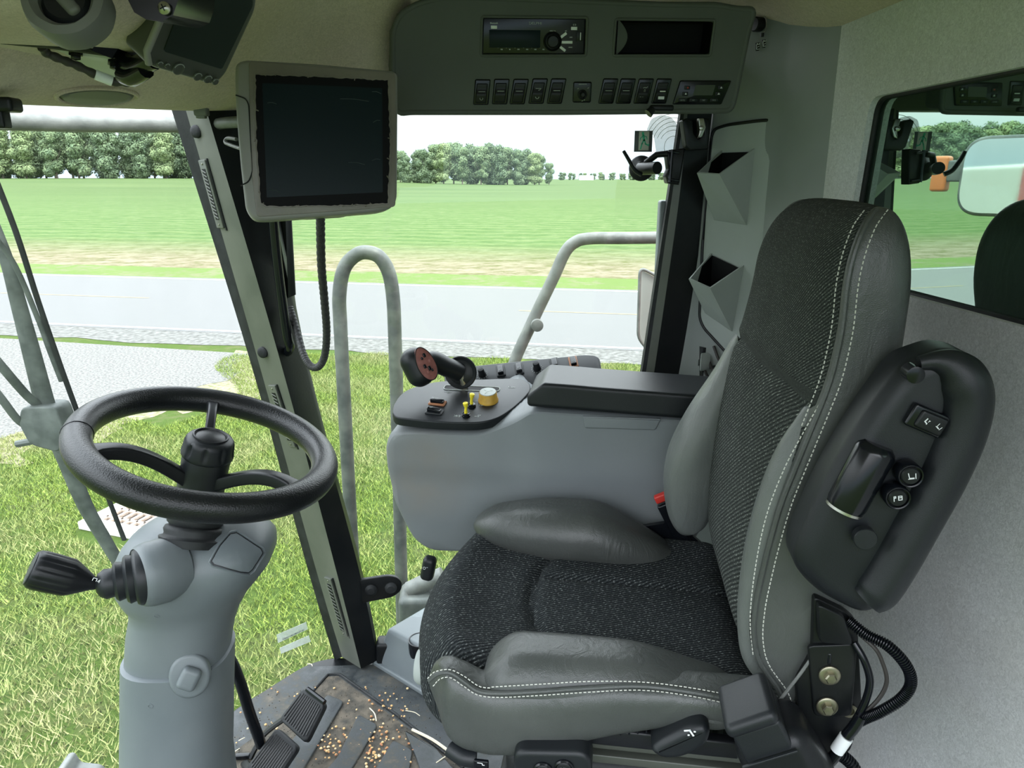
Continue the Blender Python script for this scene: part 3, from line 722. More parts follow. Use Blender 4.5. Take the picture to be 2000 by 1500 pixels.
kernels([(650, 1465, 14), (722, 1440, 10), (735, 1478, 14), (640, 1448, 12), (725, 1485, 12), (762, 1440, 12), (680, 1440, 45), (740, 1380, 26), (770, 1360, 28), (600, 1330, 30), (505, 1440, 50), (790, 1480, 14), (745, 1440, 30), (560, 1440, 60)], 17, 'spilled_grain', 'scattered corn kernels spilled on the floor mat', 'grain', 4)
kernels([(700, 1420, 80), (540, 1440, 60), (600, 1320, 50), (850, 1480, 24), (760, 1360, 40), (690, 1480, 60)], 130, 'dirt_crumbs', 'fine dirt crumbs scattered over the floor mat', 'dirt', 9, .0012, 'matdirt', 1)
bm = B(); rng = random.Random(2)
for (u0, v0, u1, v1, r) in ((805, 1425, 878, 1468, .0035), (722, 1383, 735, 1408, .0014), (600, 1297, 610, 1301, .001), (466, 1447, 478, 1441, .0012), (455, 1470, 468, 1462, .001), (852, 1490, 880, 1470, .0014), (792, 1388, 820, 1398, .0009)):
    tube(bm, spline([P(u0, v0, Z=.011), P((u0+u1)/2+3, (v0+v1)/2-2, Z=.013), P(u1, v1, Z=.011)], 4), r, 6)
M['straw'] = principled('straw', (.62, .56, .42), .8); solo('straw_bits', bm, 'straw', 'pale straw bits lying on the floor mat', 'straw', kind='stuff')

# --- roof lining
def header_x(y): return -.53-.22*max(0, 1.62-y)-.0*y
HZ = lambda y: 1.3+.0765*math.hypot(y, header_x(y))*1.0
def ceil_z(x, y):
    z = 1.635
    z -= .19*sst(1.44, 1.70, y)*(1-sst(-.17, -.09, x))
    hx = header_x(min(y, 1.62)); d = x-hx
    t = 1-sst(0.0, .40, d)
    z = z*(1-t)+min(z, HZ(min(y, 1.7)))*t
    z -= .060*sst(.58, .71, x)
    return z
bm = B(); NX, NY = 70, 90; rows = []
for j in range(NY+1):
    y = -.2+2.0*j/NY; row = []
    for i in range(NX+1):
        x0 = header_x(y)-.02; x = x0+(.705-x0)*i/NX; row.append(bm.verts.new((x, y, ceil_z(x, y))))
    rows.append(row)
for A, Bq in zip(rows, rows[1:]):
    for i in range(NX): bm.faces.new((A[i], A[i+1], Bq[i+1], Bq[i]))
ret = bmesh.ops.extrude_face_region(bm, geom=bm.faces[:]); vs = [v for v in ret['geom'] if isinstance(v, bmesh.types.BMVert)]
for v in vs: v.co.z = max(v.co.z+.05, 1.70)
ceiling = struct('ceiling', bm, 'felt', 'beige felt roof lining', 'ceiling', sharp=60)
# --- lower front pod of the roof lining (carries the round vent)
t_pod = None
pc = P(60, -70, Y=.92)
bm = B(); g = Fr(pc, V((1, 0, 0)), V((0, 1, 0)))
rbox(bm, g, (-.06, 0, .03), (.44, .42, .21), .095, 10)
pod = struct('trim_1', bm, 'felt', 'bulging beige felt duct cover hanging at the front of the roof', 'roof duct cover')
# round air vent in it
ROOT[pod.name_full] = Matrix.Translation(-pod.location)
g = Fr(P(128, 2, Y=.735), V((1, .1, .1)), V((-.1, .35, .93)))
t = thing('air_vent', 'round grey swivel air vent in the roof duct cover, top left', 'vent', g.o)
bm = B(); lathe(bm, g, [(.0235, -.02), (.034, -.02), (.036, .0), (.034, .006), (.027, .008), (.022, .002), (.0215, -.02)], 40, lobes=lambda h, a: 1+.006*math.cos(a*30)); obj('ring', bm, 'vent', t)
bm = B(); lathe(bm, g, [(.021, -.02), (.022, -.004), (.017, .002)], 28); obj('bowl', bm, 'black', t)
bm = B(); rbox(bm, g.rot(.6), (0, 0, .0), (.012, .034, .012), .005, 3); obj('flap', bm, 'vent', t)
# speaker
from mathutils.bvhtree import BVHTree
bvc = BVHTree.FromPolygons([v.co+ceiling.location for v in ceiling.data.vertices], [tuple(p.vertices) for p in ceiling.data.polygons])
h_ = bvc.ray_cast(CAM, (P(188, 188, Y=1)-CAM).normalized()); q = h_[0]; sn = V(h_[1]); sn = sn if sn.z < 0 else -sn

# --- rear wall with its window opening
XW = .70
hole = [P(1700, 190, X=XW), P(2000, 124, X=XW), None, None]
yl = P(1700, 190, X=XW).y; zt = P(1700, 190, X=XW).z; yb = P(1662, 420, X=XW).y; zb = P(1780, 580, X=XW).z
print('rear window', yl, zt, yb, zb, P(2000, 124, X=XW), P(2000, 640, X=XW))
g = Fr((XW, 0, 0), (0, -1, 0), (0, 0, 1), (-1, 0, 0))     # a = -y, b = z
hp = rpoly([(-yl+.0, zt), (-.25, zt+.0), (-.25, zb), (-yb-.012, zb)], [.03, .03, .03, .03], 6)
outer = [(-1.80, 0), (.18, 0), (.18, 1.64), (-1.80, 1.64)]
def plate_with_hole(bm, g, outer, hole, z0, z1):
    for z in (z0, z1):
        oe = [bm.verts.new(g.w(p[0], p[1], z)) for p in outer]; he = [bm.verts.new(g.w(p[0], p[1], z)) for p in hole]
        ed = [bm.edges.new((l[i-1], l[i])) for l in (oe, he) for i in range(len(l))]
        bmesh.ops.triangle_fill(bm, edges=ed, use_beauty=True)
        if z == z0: O0, H0 = oe, he
        else: O1, H1 = oe, he
    for A, Bq in ((O0, O1), (H0, H1)):
        for i in range(len(A)): bm.faces.new((A[i-1], A[i], Bq[i], Bq[i-1]))
    return bm
bm = B(); plate_with_hole(bm, g, outer, hp, 0, -.035); struct('wall_rear', bm, 'feltwall', 'beige felt covered rear wall, toned grey for the light', 'wall')
bm = B(); ci = [(-1.0, 1.2)]
prism(bm, g, rpoly([(-yl-.01, zt+.01), (-.24, zt+.01), (-.24, zb-.01), (-yb-.02, zb-.01)], .03, 6), -.020, -.026); struct('window_3', bm, 'rearglass', 'dark green tinted rear window mirroring the field and the seat', 'window')
bm = B(); hp3 = [V((*p, 0)) for p in [(q_[0], q_[1]) for q_ in hp]]; tube(bm, [g.w(p.x, p.y, -.016) for p in hp3], .005, 8, closed=True); struct('trim_2', bm, 'rubber', 'black rubber seal around the rear window', 'window seal')

# --- corner trim between side window and rear wall
def plan(t):   # t 0 at window, 1 at rear wall
    pts = [(.548, 1.752), (.560, 1.742), (.590, 1.706), (.620, 1.668), (.650, 1.622), (.674, 1.560), (.712, 1.462)]
    i = min(int(t*6), 5); f_ = t*6-i; a, b = pts[i], pts[i+1]; return a[0]+(b[0]-a[0])*f_, a[1]+(b[1]-a[1])*f_
def corner_z(x, z): # the trim leans outward towards the floor
    return x
bm = B(); rows = []
for j in range(41):
    z = 0+1.66*j/40; rows.append([bm.verts.new((plan(i/30)[0]-(0 if i > 12 else (1-i/12)*.055*(1.44-z)/.6 if z < 1.44 else 0), plan(i/30)[1], z)) for i in range(31)])
for A, Bq in zip(rows, rows[1:]):
    for i in range(30): bm.faces.new((A[i], A[i+1], Bq[i+1], Bq[i]))
ret = bmesh.ops.extrude_face_region(bm, geom=bm.faces[:]); bmesh.ops.translate(bm, verts=[v for v in ret['geom'] if isinstance(v, bmesh.types.BMVert)], vec=(.0, .03, 0))
struct('trim_3', bm, 'trimgrey', 'grey plastic corner trim between the side window and rear wall', 'corner trim', sharp=50)

# --- pillars from measured edges
def band(name, edges, mat, label, cat, back=.0, n=10, kind='structure', w=None):
    """edges: list of stations; station = list of points across"""
    bm = B(); sts = []
    for k in range(len(edges)-1):
        pass
    cols = list(zip(*edges)); cols = [spline(c, n) for c in cols]
    vr = [[bm.verts.new(p) for p in st] for st in zip(*cols)]
    for A, Bq in zip(vr, vr[1:]):
        for i in range(1, len(A)): bm.faces.new((A[i-1], A[i], Bq[i], Bq[i-1]))
    if back:
        ret = bmesh.ops.extrude_face_region(bm, geom=bm.faces[:]); bmesh.ops.translate(bm, verts=[v for v in ret['geom'] if isinstance(v, bmesh.types.BMVert)], vec=V(back))
    return struct(name, bm, mat, label, cat)
# A pillar: seal, grey face, black face
S0 = [P(332, 205, Y=1.68), P(487, 700, Y=1.73), P(600, 1108, Y=1.80), P(654, 1290, Y=1.835)]
S1 = [P(360, 205, Y=1.655), P(503, 700, Y=1.705), P(616, 1108, Y=1.775), P(668, 1283, Y=1.815)]
S2 = [P(400, 205, Y=1.60), P(546, 700, Y=1.655), P(655, 1108, Y=1.725), P(705, 1306, Y=1.765)]
S3 = [P(500, 205, Y=1.66), P(593, 700, Y=1.715), P(700, 1108, Y=1.77), P(738, 1290, Y=1.79)]
band('trim_4', [list(x) for x in zip(S0, S1)], 'rubber', 'black rubber seal on the front edge of the front pillar', 'pillar seal', (.01, .03, 0))
pil = band('trim_5', [list(x) for x in zip(S1, S2)], 'pillar', 'grey metal face of the leaning front pillar with slotted vents', 'pillar', (.0, .05, 0))
band('trim_6', [list(x) for x in zip(S2, S3)], 'blackmetal', 'black side face of the leaning front pillar', 'pillar', (.0, .03, 0))
def on_face(u, v, dY=-.004):
    """a point on the grey pillar face"""
    vs = [205, 700, 1108, 1290]; a = [x.y for x in S1]; b = [x.y for x in S2]
    k = 0
    while k < 2 and v > vs[k+1]: k += 1
    t_ = (v-vs[k])/(vs[k+1]-vs[k]); y1 = a[k]+(a[k+1]-a[k])*t_; y2 = b[k]+(b[k+1]-b[k])*t_
    ul = [360, 503, 616, 668]; ur = [400, 546, 655, 705]; x1 = ul[k]+(ul[k+1]-ul[k])*t_; x2 = ur[k]+(ur[k+1]-ur[k])*t_
    s_ = (u-x1)/(x2-x1); return P(u, v, Y=y1+(y2-y1)*s_+dY)
vent_pts = [((392, 312), (431, 445), 'topmost'), ((528, 752), (570, 872), 'middle one, behind the steering wheel rim'), ((637, 1128), (672, 1240), 'lowest')]
for (a0, b0, nm) in vent_pts:
    t = thing('pillar_vent', 'slotted demister vent in the front pillar, %s' % nm, 'vent', on_face(*b0), 'demister vents in the front pillar')
    A_, B_ = on_face(a0[0]+4, a0[1]), on_face(b0[0]+2, b0[1]); ax = (B_-A_); L = ax.length
    side = (on_face(a0[0]+14, a0[1])-on_face(a0[0]-6, a0[1])).normalized(); g = Fr((A_+B_)/2, ax, side)
    if g.z.y > 0: g = Fr((A_+B_)/2, ax, -side)
    wd = .026
    bm = B(); prism(bm, g, rrect(-L/2, -wd/2, L/2, wd/2, .003), -.002, .004, .001); obj('plate', bm, 'pillar', t)
    bm = B(); prism(bm, g, rrect(-L/2+.018, -wd*.26, L/2-.018, wd*.26, .002), .0, .0045); obj('slot', bm, 'black', t)
    bm = B()
    nf = 13
    for i in range(nf):
        x_ = -L/2+.024+(L-.048)*i/(nf-1); tube(bm, [g.w(x_-.003, -wd*.26, .005), g.w(x_+.003, wd*.26, .005)], .0011, 6)
    obj('fin', bm, 'pillar', t)
    bm = B()
    for sx_ in (-1, 1): bm = B(); lathe(bm, g.at(sx_*(L/2-.008), 0, .004), disc_prof(.0022, .0015, .0005), 10); obj('screw', bm, 'steel', t)
    # black strip standing for the shade in the slot beside the plate
    bm = B(); prism(bm, g, rrect(-L/2-.002, (wd/2+.001)*1, L/2+.006, wd/2+.0055, .001), -.003, .0008); obj('gap', bm, 'black', t)
for (u, v, nm) in ((384, 257, 'top'), (514, 688, 'middle')):
    q = on_face(u, v); nn = V((-.35, -.93, 0)); bm = B(); lathe(bm, Fr(q, V((.93, -.35, 0)), (0, 0, 1), nn), [(.013, -.01), (.013, .004), (.010, .007), (.004, .0078)], 24)
    solo('pillar_plug', bm, 'rubber', 'black round plug in the front pillar, %s one' % nm, 'plug', 'plugs in the front pillar')
# black recess, inner blower duct and vertical grab bar beside the pillar
band('trim_7', [[P(400, 212, Y=1.69), P(600, 212, Y=1.70)], [P(440, 430, Y=1.71), P(560, 430, Y=1.72)], [P(530, 700, Y=1.745), P(588, 700, Y=1.75)]], 'blackmetal', 'black inner side of the front pillar beside the monitor', 'pillar', (.0, .02, 0))
A_, B_ = P(494, 488, Y=1.675), P(545, 648, Y=1.70); g = Fr((A_+B_)/2, B_-A_, V((1, .2, 0))); 
if g.z.y > 0: g = Fr((A_+B_)/2, B_-A_, V((-1, -.2, 0)))
t = thing('duct_vent', 'black slatted air duct vent beside the front pillar, below the monitor', 'vent', g.o); L = (B_-A_).length
bm = B(); plate_with_hole(bm, g, rrect(-L/2-.012, -.026, L/2+.012, .026, .003), rrect(-L/2+.004, -.015, L/2-.004, .015, .002), 0, .008); obj('frame', bm, 'black', t)
bm = B()
for i in range(8): tube(bm, spline([g.w(-L/2+.012+(L-.024)*i/7-.004, -.015, .0), g.w(-L/2+.012+(L-.024)*i/7+.003, 0, .006), g.w(-L/2+.012+(L-.024)*i/7+.001, .015, .0)], 4), .004, 8, flat=.4)
obj('slat', bm, 'gloss', t)
bm = B(); prism(bm, g, rrect(-L/2, -.02, L/2, .02, .003), -.004, 0); obj('duct', bm, 'gloss', t)
bm = B(); tube(bm, spline([P(528, 300, Y=1.60), P(534, 430, Y=1.62), P(545, 540, Y=1.63), P(560, 650, Y=1.64), P(566, 676, Y=1.65), P(560, 688, Y=1.68), P(545, 690, Y=1.72)], 8), .0105, 12); solo('grab_bar', bm, 'gloss', 'glossy black vertical grab bar beside the front pillar', 'grab bar')
bm = B(); q = [P(556, 350, Y=1.70), P(566, 350, Y=1.70), P(580, 574, Y=1.71), P(566, 580, Y=1.71)]; prism(bm, Fr((0, 1.70, 0), (1, 0, 0), (0, 0, 1)), [(p.x, p.z) for p in q], 0, .006, .001); solo('side_flap', bm, 'black', 'thin black flap hanging behind the grab bar', 'flap')
# rear pillar of the side window
R0 = [P(1331, 210, Y=1.74), P(1303, 400, Y=1.745), P(1254, 725, Y=1.75), P(1200, 1080, Y=1.76)]
R1 = [P(1338, 210, Y=1.738), P(1310, 400, Y=1.743), P(1262, 725, Y=1.748), P(1208, 1080, Y=1.758)]
R2 = [P(1344, 210, Y=1.735), P(1325, 400, Y=1.740), P(1278, 725, Y=1.745), P(1224, 1080, Y=1.755)]
R3 = [P(1392, 210, Y=1.74), P(1372, 400, Y=1.745), P(1344, 725, Y=1.75), P(1300, 1080, Y=1.76)]
band('trim_8', [list(x) for x in zip(R0, R1)], 'rubber', 'thin black seal at the rear edge of the side window', 'window seal', (0, .02, 0))
band('trim_9', [list(x) for x in zip(R1, R2)], 'pillar', 'thin grey strip along the rear edge of the side window', 'window strip', (0, .02, 0))
band('trim_10', [list(x) for x in zip(R2, R3)], 'blackmetal', 'black rear pillar of the side window', 'pillar', (0, .04, 0))
# side window pane
bm = B(); q = [P(350, 200, Y=1.78), P(1350, 200, Y=1.765), P(1210, 1090, Y=1.775), V((.40, 1.80, .0)), V((-.36, 1.86, .0))]
vs = [bm.verts.new(p) for p in q]; bm.faces.new(vs); ret = bmesh.ops.extrude_face_region(bm, geom=bm.faces[:]); bmesh.ops.translate(bm, verts=[v for v in ret['geom'] if isinstance(v, bmesh.types.BMVert)], vec=(0, .005, 0))
struct('window_1', bm, 'sideglass', 'clear right side window pane', 'window')
bm = B(); q = [(P(1000, 214, Y=1.73).z)]; rbox(bm, WF, (.0, 1.76, P(1000, 212, Y=1.73).z+.06), (1.16, .05, .12), .006, 2); struct('trim_11', bm, 'overhead', 'dark header above the side window', 'header')
bm = B(); rbox(bm, WF, (.26, 1.80, .03), (1.08, .05, .09), .01, 2); struct('trim_12', bm, 'blackmetal', 'black sill under the side window', 'sill')
bm = B(); rbox(bm, WF, (.62, 1.78, .6), (.36, .03, 1.3), .006, 2); struct('wall_right', bm, 'grey', 'grey cab wall behind the corner trim', 'wall')
# windshield pane: curved, from the pillar round to the left
bm = B(); top = spline([S0[0]+V((-.0, .02, .05)), V((header_x(1.4)-.04, 1.4, 1.46)), V((header_x(1.0)-.06, 1.0, 1.46)), V((-.80, .4, 1.46)), V((-.82, -.2, 1.46))], 10)
bot = spline([S0[3]+V((.0, .01, -.03)), V((-.68, 1.60, -.03)), V((-.87, 1.1, -.03)), V((-.93, .5, -.03)), V((-.93, -.2, -.03))], 10)
rows = [[bm.verts.new(a_.lerp(b_, k/12)+V((-1, .35, 0))*.05*math.sin(math.pi*k/12)*(i/len(top))) for i, (a_, b_) in enumerate(zip(top, bot))] for k in range(13)]
for A, Bq in zip(rows, rows[1:]):
    for i in range(1, len(A)): bm.faces.new((A[i-1], A[i], Bq[i], Bq[i-1]))
struct('window_2', bm, 'windshield', 'large curved windshield of the cab', 'window', sharp=60)
# ================================================================== SEAT
SF = Fr((.40, .825, 0), (.981, -.194, 0), (.194, .981, 0), (0, 0, 1))   # a rearward, b away to the right side, c up
def PL(u, v, b):
    d = P(u, v, Y=1.0)-CAM; t = (b-(CAM-SF.o).dot(SF.y))/d.dot(SF.y); p = CAM+d*t
    return (p-SF.o).dot(SF.x), p.z
def S(a, b, c): return SF.w(a, b, c)
seat = thing('driver_seat', 'dark cloth and leather driver seat with high back and armrest folded up', 'seat', S(-.25, .28, 0))
# cushion core in ribbed cloth
def cush(a, b, c):
    af = (-.545-a)/.5+1 if False else 0
    t = max(0, min(1, (-a-.02)/.52))            # 0 rear .. 1 front
    fr_ = -.567+.9*(b-.33)**2*1.0
    a2 = .02+(a+.02)*((.02-fr_)/.52)
    top = sst(.47, .58, c)
    dish = .030*(1-((b-.30)/.27)**2)*(1-sst(.75, 1.0, t))*1.0
    c2 = c+top*(-dish+.012*t-.03*sst(.88, 1.0, t)-.006*math.exp(-((a+.36)/.012)**2)*(.4)) - (1-top)*0
    # seam grooves across the front third and along the side panels
    c2 -= top*.007*math.exp(-((b-(.36-.0*t))/.006)**2)*(t < .62)
    c2 -= top*.009*math.exp(-((t-.66+.12*((b-.3)/.25)**2)/.016)**2)
    return a2, b, c2
bm = B(); rbox(bm, SF, (-.28, .31, .5175), (.52, .50, .165), .062, 8, cush, dens=46)
uvc = lambda co: ((co-SF.o).dot(SF.x), (co-SF.o).dot(SF.y)+co.z*.9) 
def obj_uv(name, bm, mat, parent, uvf, label=None, sharp=38):
    finish(bm, sharp); l = bm.loops.layers.uv.new('UVMap')
    for f in bm.faces:
        for lp in f.loops: lp[l].uv = uvf(lp.vert.co)
    return obj(name, bm, mat, parent, label, fin=False)
def uv_cush(co):
    a = (co-SF.o).dot(SF.x); b = (co-SF.o).dot(SF.y); return (a if a > -.50 else -.50-(.60-co.z), b)
cushion = obj_uv('seat_cushion', bm, 'cloth', seat, uv_cush, 'ribbed dark cloth seat cushion')
# leather side panel, wraps round the front left corner
TOP_ = [(-.492, .578), (-.485, .597), (-.472, .613), (-.456, .620), (-.434, .612), (-.410, .600), (-.385, .595), (-.288, .610), (-.217, .623), (-.148, .628), (-.02, .626)]
BOT_ = [(-.492, .556), (-.485, .538), (-.472, .516), (-.459, .503), (-.430, .489), (-.395, .484), (-.352, .488), (-.214, .543), (-.111, .576), (-.02, .590)]
def tb(tab, a): return interp([(x, y) for x, y in tab], a)
bm = B(); rings = []
for a in [-.492+.472*(k/60)**1.3 for k in range(61)]:
    ct, cb_ = tb(TOP_, a), tb(BOT_, a); hh = (ct-cb_)/2; cm_ = (ct+cb_)/2; fr_ = 1-sst(-.492, -.43, a); bn = -.010+.055*fr_**2; ring = []
    for k in range(36):
        t = 2*math.pi*k/36; x = abs(math.cos(t))**(.62)*math.copysign(1, math.cos(t)); y = abs(math.sin(t))**(.62)*math.copysign(1, math.sin(t))
        ring.append(S(a, (bn+.06)/2-(.06-bn)/2*x*1.0, cm_+hh*y*(.995)-.004*max(0, -y)))
    rings.append(ring)
loft(bm, rings)
side_leather = obj('side_panel', bm, 'leather', seat, 'dark grey leather side of the cushion', sharp=70)
def stitch(pts, name, parent, gap=.0062, ln=.0038, r=.00075, mat='stitch'):
    ps = spline(pts, 24); bm = B(); acc = 0
    for p, q in zip(ps, ps[1:]):
        d = (q-p); L_ = d.length
        while acc < L_:
            m = p+d.normalized()*acc; tube(bm, [m, m+d.normalized()*ln], r, 5); acc += gap
        acc -= L_
    return obj(name, bm, mat, parent)
def side_pts(uv, b): return [S(*[(x := PL(u, v, b))[0], b, x[1]]) for u, v in uv]
stitch(side_pts([(835, 1325), (850, 1312), (878, 1308), (905, 1320), (935, 1340), (960, 1344)], -.007), 'stitching', side_leather)
stitch(side_pts([(846, 1340), (860, 1326), (880, 1324), (905, 1340), (935, 1358), (980, 1362), (1060, 1358), (1150, 1352), (1250, 1348), (1340, 1358), (1420, 1374)], -.008), 'stitching', side_leather)
bm = B(); tube(bm, spline(side_pts([(838, 1330), (856, 1316), (880, 1314), (905, 1330), (935, 1350), (980, 1354), (1060, 1350), (1150, 1344), (1250, 1340), (1340, 1350), (1430, 1366)], -.003), 6), .0035, 8); obj('piping', bm, 'leather', side_leather)
# near and far bolsters
def bol1(a, b, c):
    t = (a+.41)/.37; hh = 1-.45*sst(.55, 1, t)-.25*(1-sst(0, .15, t)); return a, b-.012*t, .575+(c-.575)*hh+(.012*(1-((b-.062)/.0625)**2)*math.sin(math.pi*min(1, max(0, t)))-.004 if c > .60 else 0)
bm = B(); rbox(bm, SF, (-.225, .062, .595), (.37, .125, .085), .042, 8, bol1, dens=20)
nb_ = obj('near_bolster', bm, 'leather', seat, 'grey leather bolster along the near edge of the cushion', sharp=60)
stitch(side_pts([(960, 1342), (1060, 1336), (1150, 1331), (1250, 1332), (1340, 1342), (1430, 1358)], -.004), 'stitching', nb_)
def bol2(a, b, c):
    t = (a+.50)/.40; w = (math.sin(math.pi*min(1, max(0, t*.94+.03)))**.65); return a, .50+(b-.50)*(.35+.65*w), .60+(c-.60)*(.35+.65*w)*1.0+.008-.05*sst(.55, 1, t)
bm = B(); rbox(bm, SF, (-.30, .485, .605), (.42, .15, .115), .055, 9, bol2, dens=22)
obj('far_bolster', bm, 'leather', seat, 'smooth leather bolster along the far edge of the cushion', sharp=60)

# backrest: stations of height c: front near a, front far a, far b, back a
BR = [(.520, .050, .030, .46, .075), (.600, .010, .000, .465, .060), (.645, .000, -.03, .47, .055), (.67, -.028, -.035, .47, .062), (.716, -.042, -.040, .47, .072), (.77, -.042, -.042, .47, .085), (.844, -.034, -.040, .47, .092), (.909, -.024, -.035, .47, .096), (.978, -.006, -.028, .47, .099),
      (1.031, .008, -.022, .465, .100), (1.07, .018, -.012, .46, .100), (1.13, .024, .002, .475, .101), (1.177, .022, .010, .475, .101), (1.215, .024, .022, .465, .099), (1.235, .030, .032, .45, .094), (1.250, .042, .046, .42, .086), (1.262, .060, .062, .37, .076)]
def br(c): return interp([(r[0], r[1], r[2], r[3], r[4]) for r in BR], c)
CT, HT = 1.165, .103
BR = [r for r in BR if r[0] < 1.17]+[(1.20, .022, .010, .475, .101)]
def V4raw(c):
    for a, b in zip(BR, BR[1:]):
        if c <= b[0]:
            t = (c-a[0])/(b[0]-a[0]); return [p+(q-p)*t for p, q in zip(a[1:], b[1:])]
    return list(BR[-1][1:])
def V4(c):
    """front near, front far, far edge, back, near edge at height c; the top closes in a dome"""
    w_ = [V4raw(min(1.2, c+k*.009)) for k in (-2, -1, 0, 1, 2)]; v = [sum(x)/5 for x in zip(*w_)]
    if c <= CT: return v+[0.0]
    k = math.sqrt(max(0, 1-((c-CT)/HT)**2)); mid = .062
    kb = k**.8
    return [mid+(v[0]-mid)*k, mid+(v[1]-mid)*k, v[2]-.085*(1-kb), mid+(v[3]-mid)*k, .040*(1-kb)]
rings = []
cs = [.52+(CT-.52)*i/40 for i in range(41)]+[CT+HT*math.sin(math.pi/2*i/14) for i in range(1, 14)]+[CT+HT*.9995]
for c in cs:
    fn_, ff, bf, bk, bn = V4(c); dp = max(.002, bk-min(fn_, ff))
    poly = [(fn_, bn), (ff, bf), (bk, bf-.02), (bk+.001, bn)]
    poly = rpoly(poly, [min(.013, dp*.3), min(.085, dp*.8), min(.05, dp*.45), min(.035, dp*.4)], 8)
    rings.append([S(p[0], p[1], c) for p in poly])
bm = B(); loft(bm, rings); back = obj('backrest', bm, 'leather', seat, 'grey leather shell of the tall backrest', sharp=60)
# woven cloth front of the backrest
bm = B(); NB = 44; rows = []
for c in cs:
    fn_, ff, bf, bk, bn = V4(c); kk = math.sqrt(max(0, 1-(max(0, c-CT)/HT)**2)); row = []
    b0 = bn+.014; b1 = bf-.004-.02*(1-kk)
    for k in range(NB+1):
        t = k/NB; b = b0+(b1-b0)*t; a = fn_+(ff-fn_)*t
        bulge = .016*(1-(2*t-1)**6)*(.15+.85*kk)
        crease = .010*math.exp(-((c-1.045+.10*(t-.5)**2)/.008)**2)
        wrap = .045*sst(.84, 1.0, t)**1.5*kk
        row.append(bm.verts.new(S(a-bulge+crease+wrap-.0015, b, c+.004*(1-kk)*(1-(2*t-1)**4))))
    rows.append(row)
for A, Bq in zip(rows, rows[1:]):
    for i in range(NB): bm.faces.new((A[i], A[i+1], Bq[i+1], Bq[i]))
ret = bmesh.ops.extrude_face_region(bm, geom=bm.faces[:]); bmesh.ops.translate(bm, verts=[v for v in ret['geom'] if isinstance(v, bmesh.types.BMVert)], vec=SF.x*.006)
def uv_back(co): k = 1.45 if co.z > 1.045 else 1.0; return ((co-SF.o).dot(SF.y)*k, co.z*k)
cov = obj_uv('backrest_cover', bm, 'clothback', seat, uv_back, 'woven grey cloth front of the backrest', sharp=60)
def seam_pt(c, da, db): v = V4(c); return S(v[0]+da, v[4]+db, c)
sc_ = [.60+(CT+HT*.97-.60)*k/44 for k in range(45)]
stitch([seam_pt(c, .013, -.0006) for c in sc_], 'stitching', back)
stitch([seam_pt(c, -.006, .017) for c in sc_ if c > 1.0], 'stitching', back)
bm = B(); tube(bm, [seam_pt(c, .002, .003) for c in sc_], .0034, 8); obj('piping', bm, 'leather', back)
# side bolsters of the backrest
def lens(name, pts_out, b_out, pts_in, b_in, push, mat, label):
    """bolster between its outer silhouette and inner seam curve"""
    o_ = spline([S(*(lambda q: (q[0], b_out, q[1]))(PL(u, v, b_out))) for u, v in pts_out], 6)
    i_ = spline([S(*(lambda q: (q[0], b_in, q[1]))(PL(u, v, b_in))) for u, v in pts_in], 6)
    n = min(len(o_), len(i_)); bm = B(); rings = []
    for k in range(n):
        t = k/(n-1); w_ = math.sin(math.pi*t)**.6; A_, B_ = o_[k], i_[k]; d = push*w_
        mid = (A_+B_)/2
        ring = []
        for j in range(17):
            s_ = j/16; p = A_.lerp(B_, s_)+d*math.sin(math.pi*s_)**.8; ring.append(p)
        for j in range(1, 8):
            s_ = 1-j/8; p = A_.lerp(B_, s_)-SF.x*-.035*w_*math.sin(math.pi*s_); ring.append(p)
        rings.append(ring)
    loft(bm, rings); return obj(name, bm, mat, seat, label, sharp=70)
lens('far_back_bolster', [(1437, 652), (1400, 715), (1345, 795), (1310, 865), (1300, 925), (1308, 985), (1325, 1020), (1345, 1040)], .50,
     [(1440, 655), (1447, 720), (1440, 800), (1428, 860), (1412, 930), (1395, 990), (1375, 1030), (1352, 1045)], .40, V((-.05, -.045, 0)), 'leatherpale', 'pale grey leather bolster on the far side of the backrest')
# near front bolster: a slim pale roll in front of the seam
o_ = [S(PL(u, v, .035)[0], .035, PL(u, v, .035)[1]) for u, v in [(1606, 770), (1570, 830), (1530, 905), (1497, 1000), (1474, 1100), (1462, 1200), (1466, 1280), (1500, 1330)]]
bm = B(); tube(bm, spline([p+SF.x*.007 for p in o_], 8), lambda t: .004+.020*math.sin(math.pi*min(1, t*.9+.06))**.5, 16, flat=1.0); nbb = obj('near_back_bolster', bm, 'leatherpale', seat, 'pale grey leather edge roll at the near front edge of the backrest', sharp=70)
stitch([S(PL(u, v, .01)[0]-.006, .004, PL(u, v, .01)[1]) for u, v in [(1612, 780), (1578, 840), (1540, 912), (1506, 1000), (1484, 1100), (1473, 1200), (1478, 1270)]], 'stitching', nbb)

# folded up armrest
arm = None
AFn = Fr(SF.o, SF.x, (0, 0, 1), -SF.y)
oa = [PL(u, v, -.085) for u, v in [(1815, 702), (1862, 690), (1915, 703), (1935, 745), (1938, 790), (1920, 850), (1885, 930), (1835, 1030), (1785, 1120), (1752, 1180), (1728, 1204), (1690, 1214), (1640, 1193), (1600, 1168), (1565, 1130), (1560, 1095), (1580, 1040), (1625, 945), (1690, 835), (1745, 757), (1780, 718)]]
oa = [(p.x, p.y) for p in [V(q) for q in spline([V((a, c, 0)) for a, c in oa+oa[:1]], 4)[:-1]]]
bm = B(); prism(bm, AFn, oa, .018, .078, .022, 7); armr = obj('armrest', bm, 'softblack', seat, 'black folded up armrest with buttons', sharp=60)
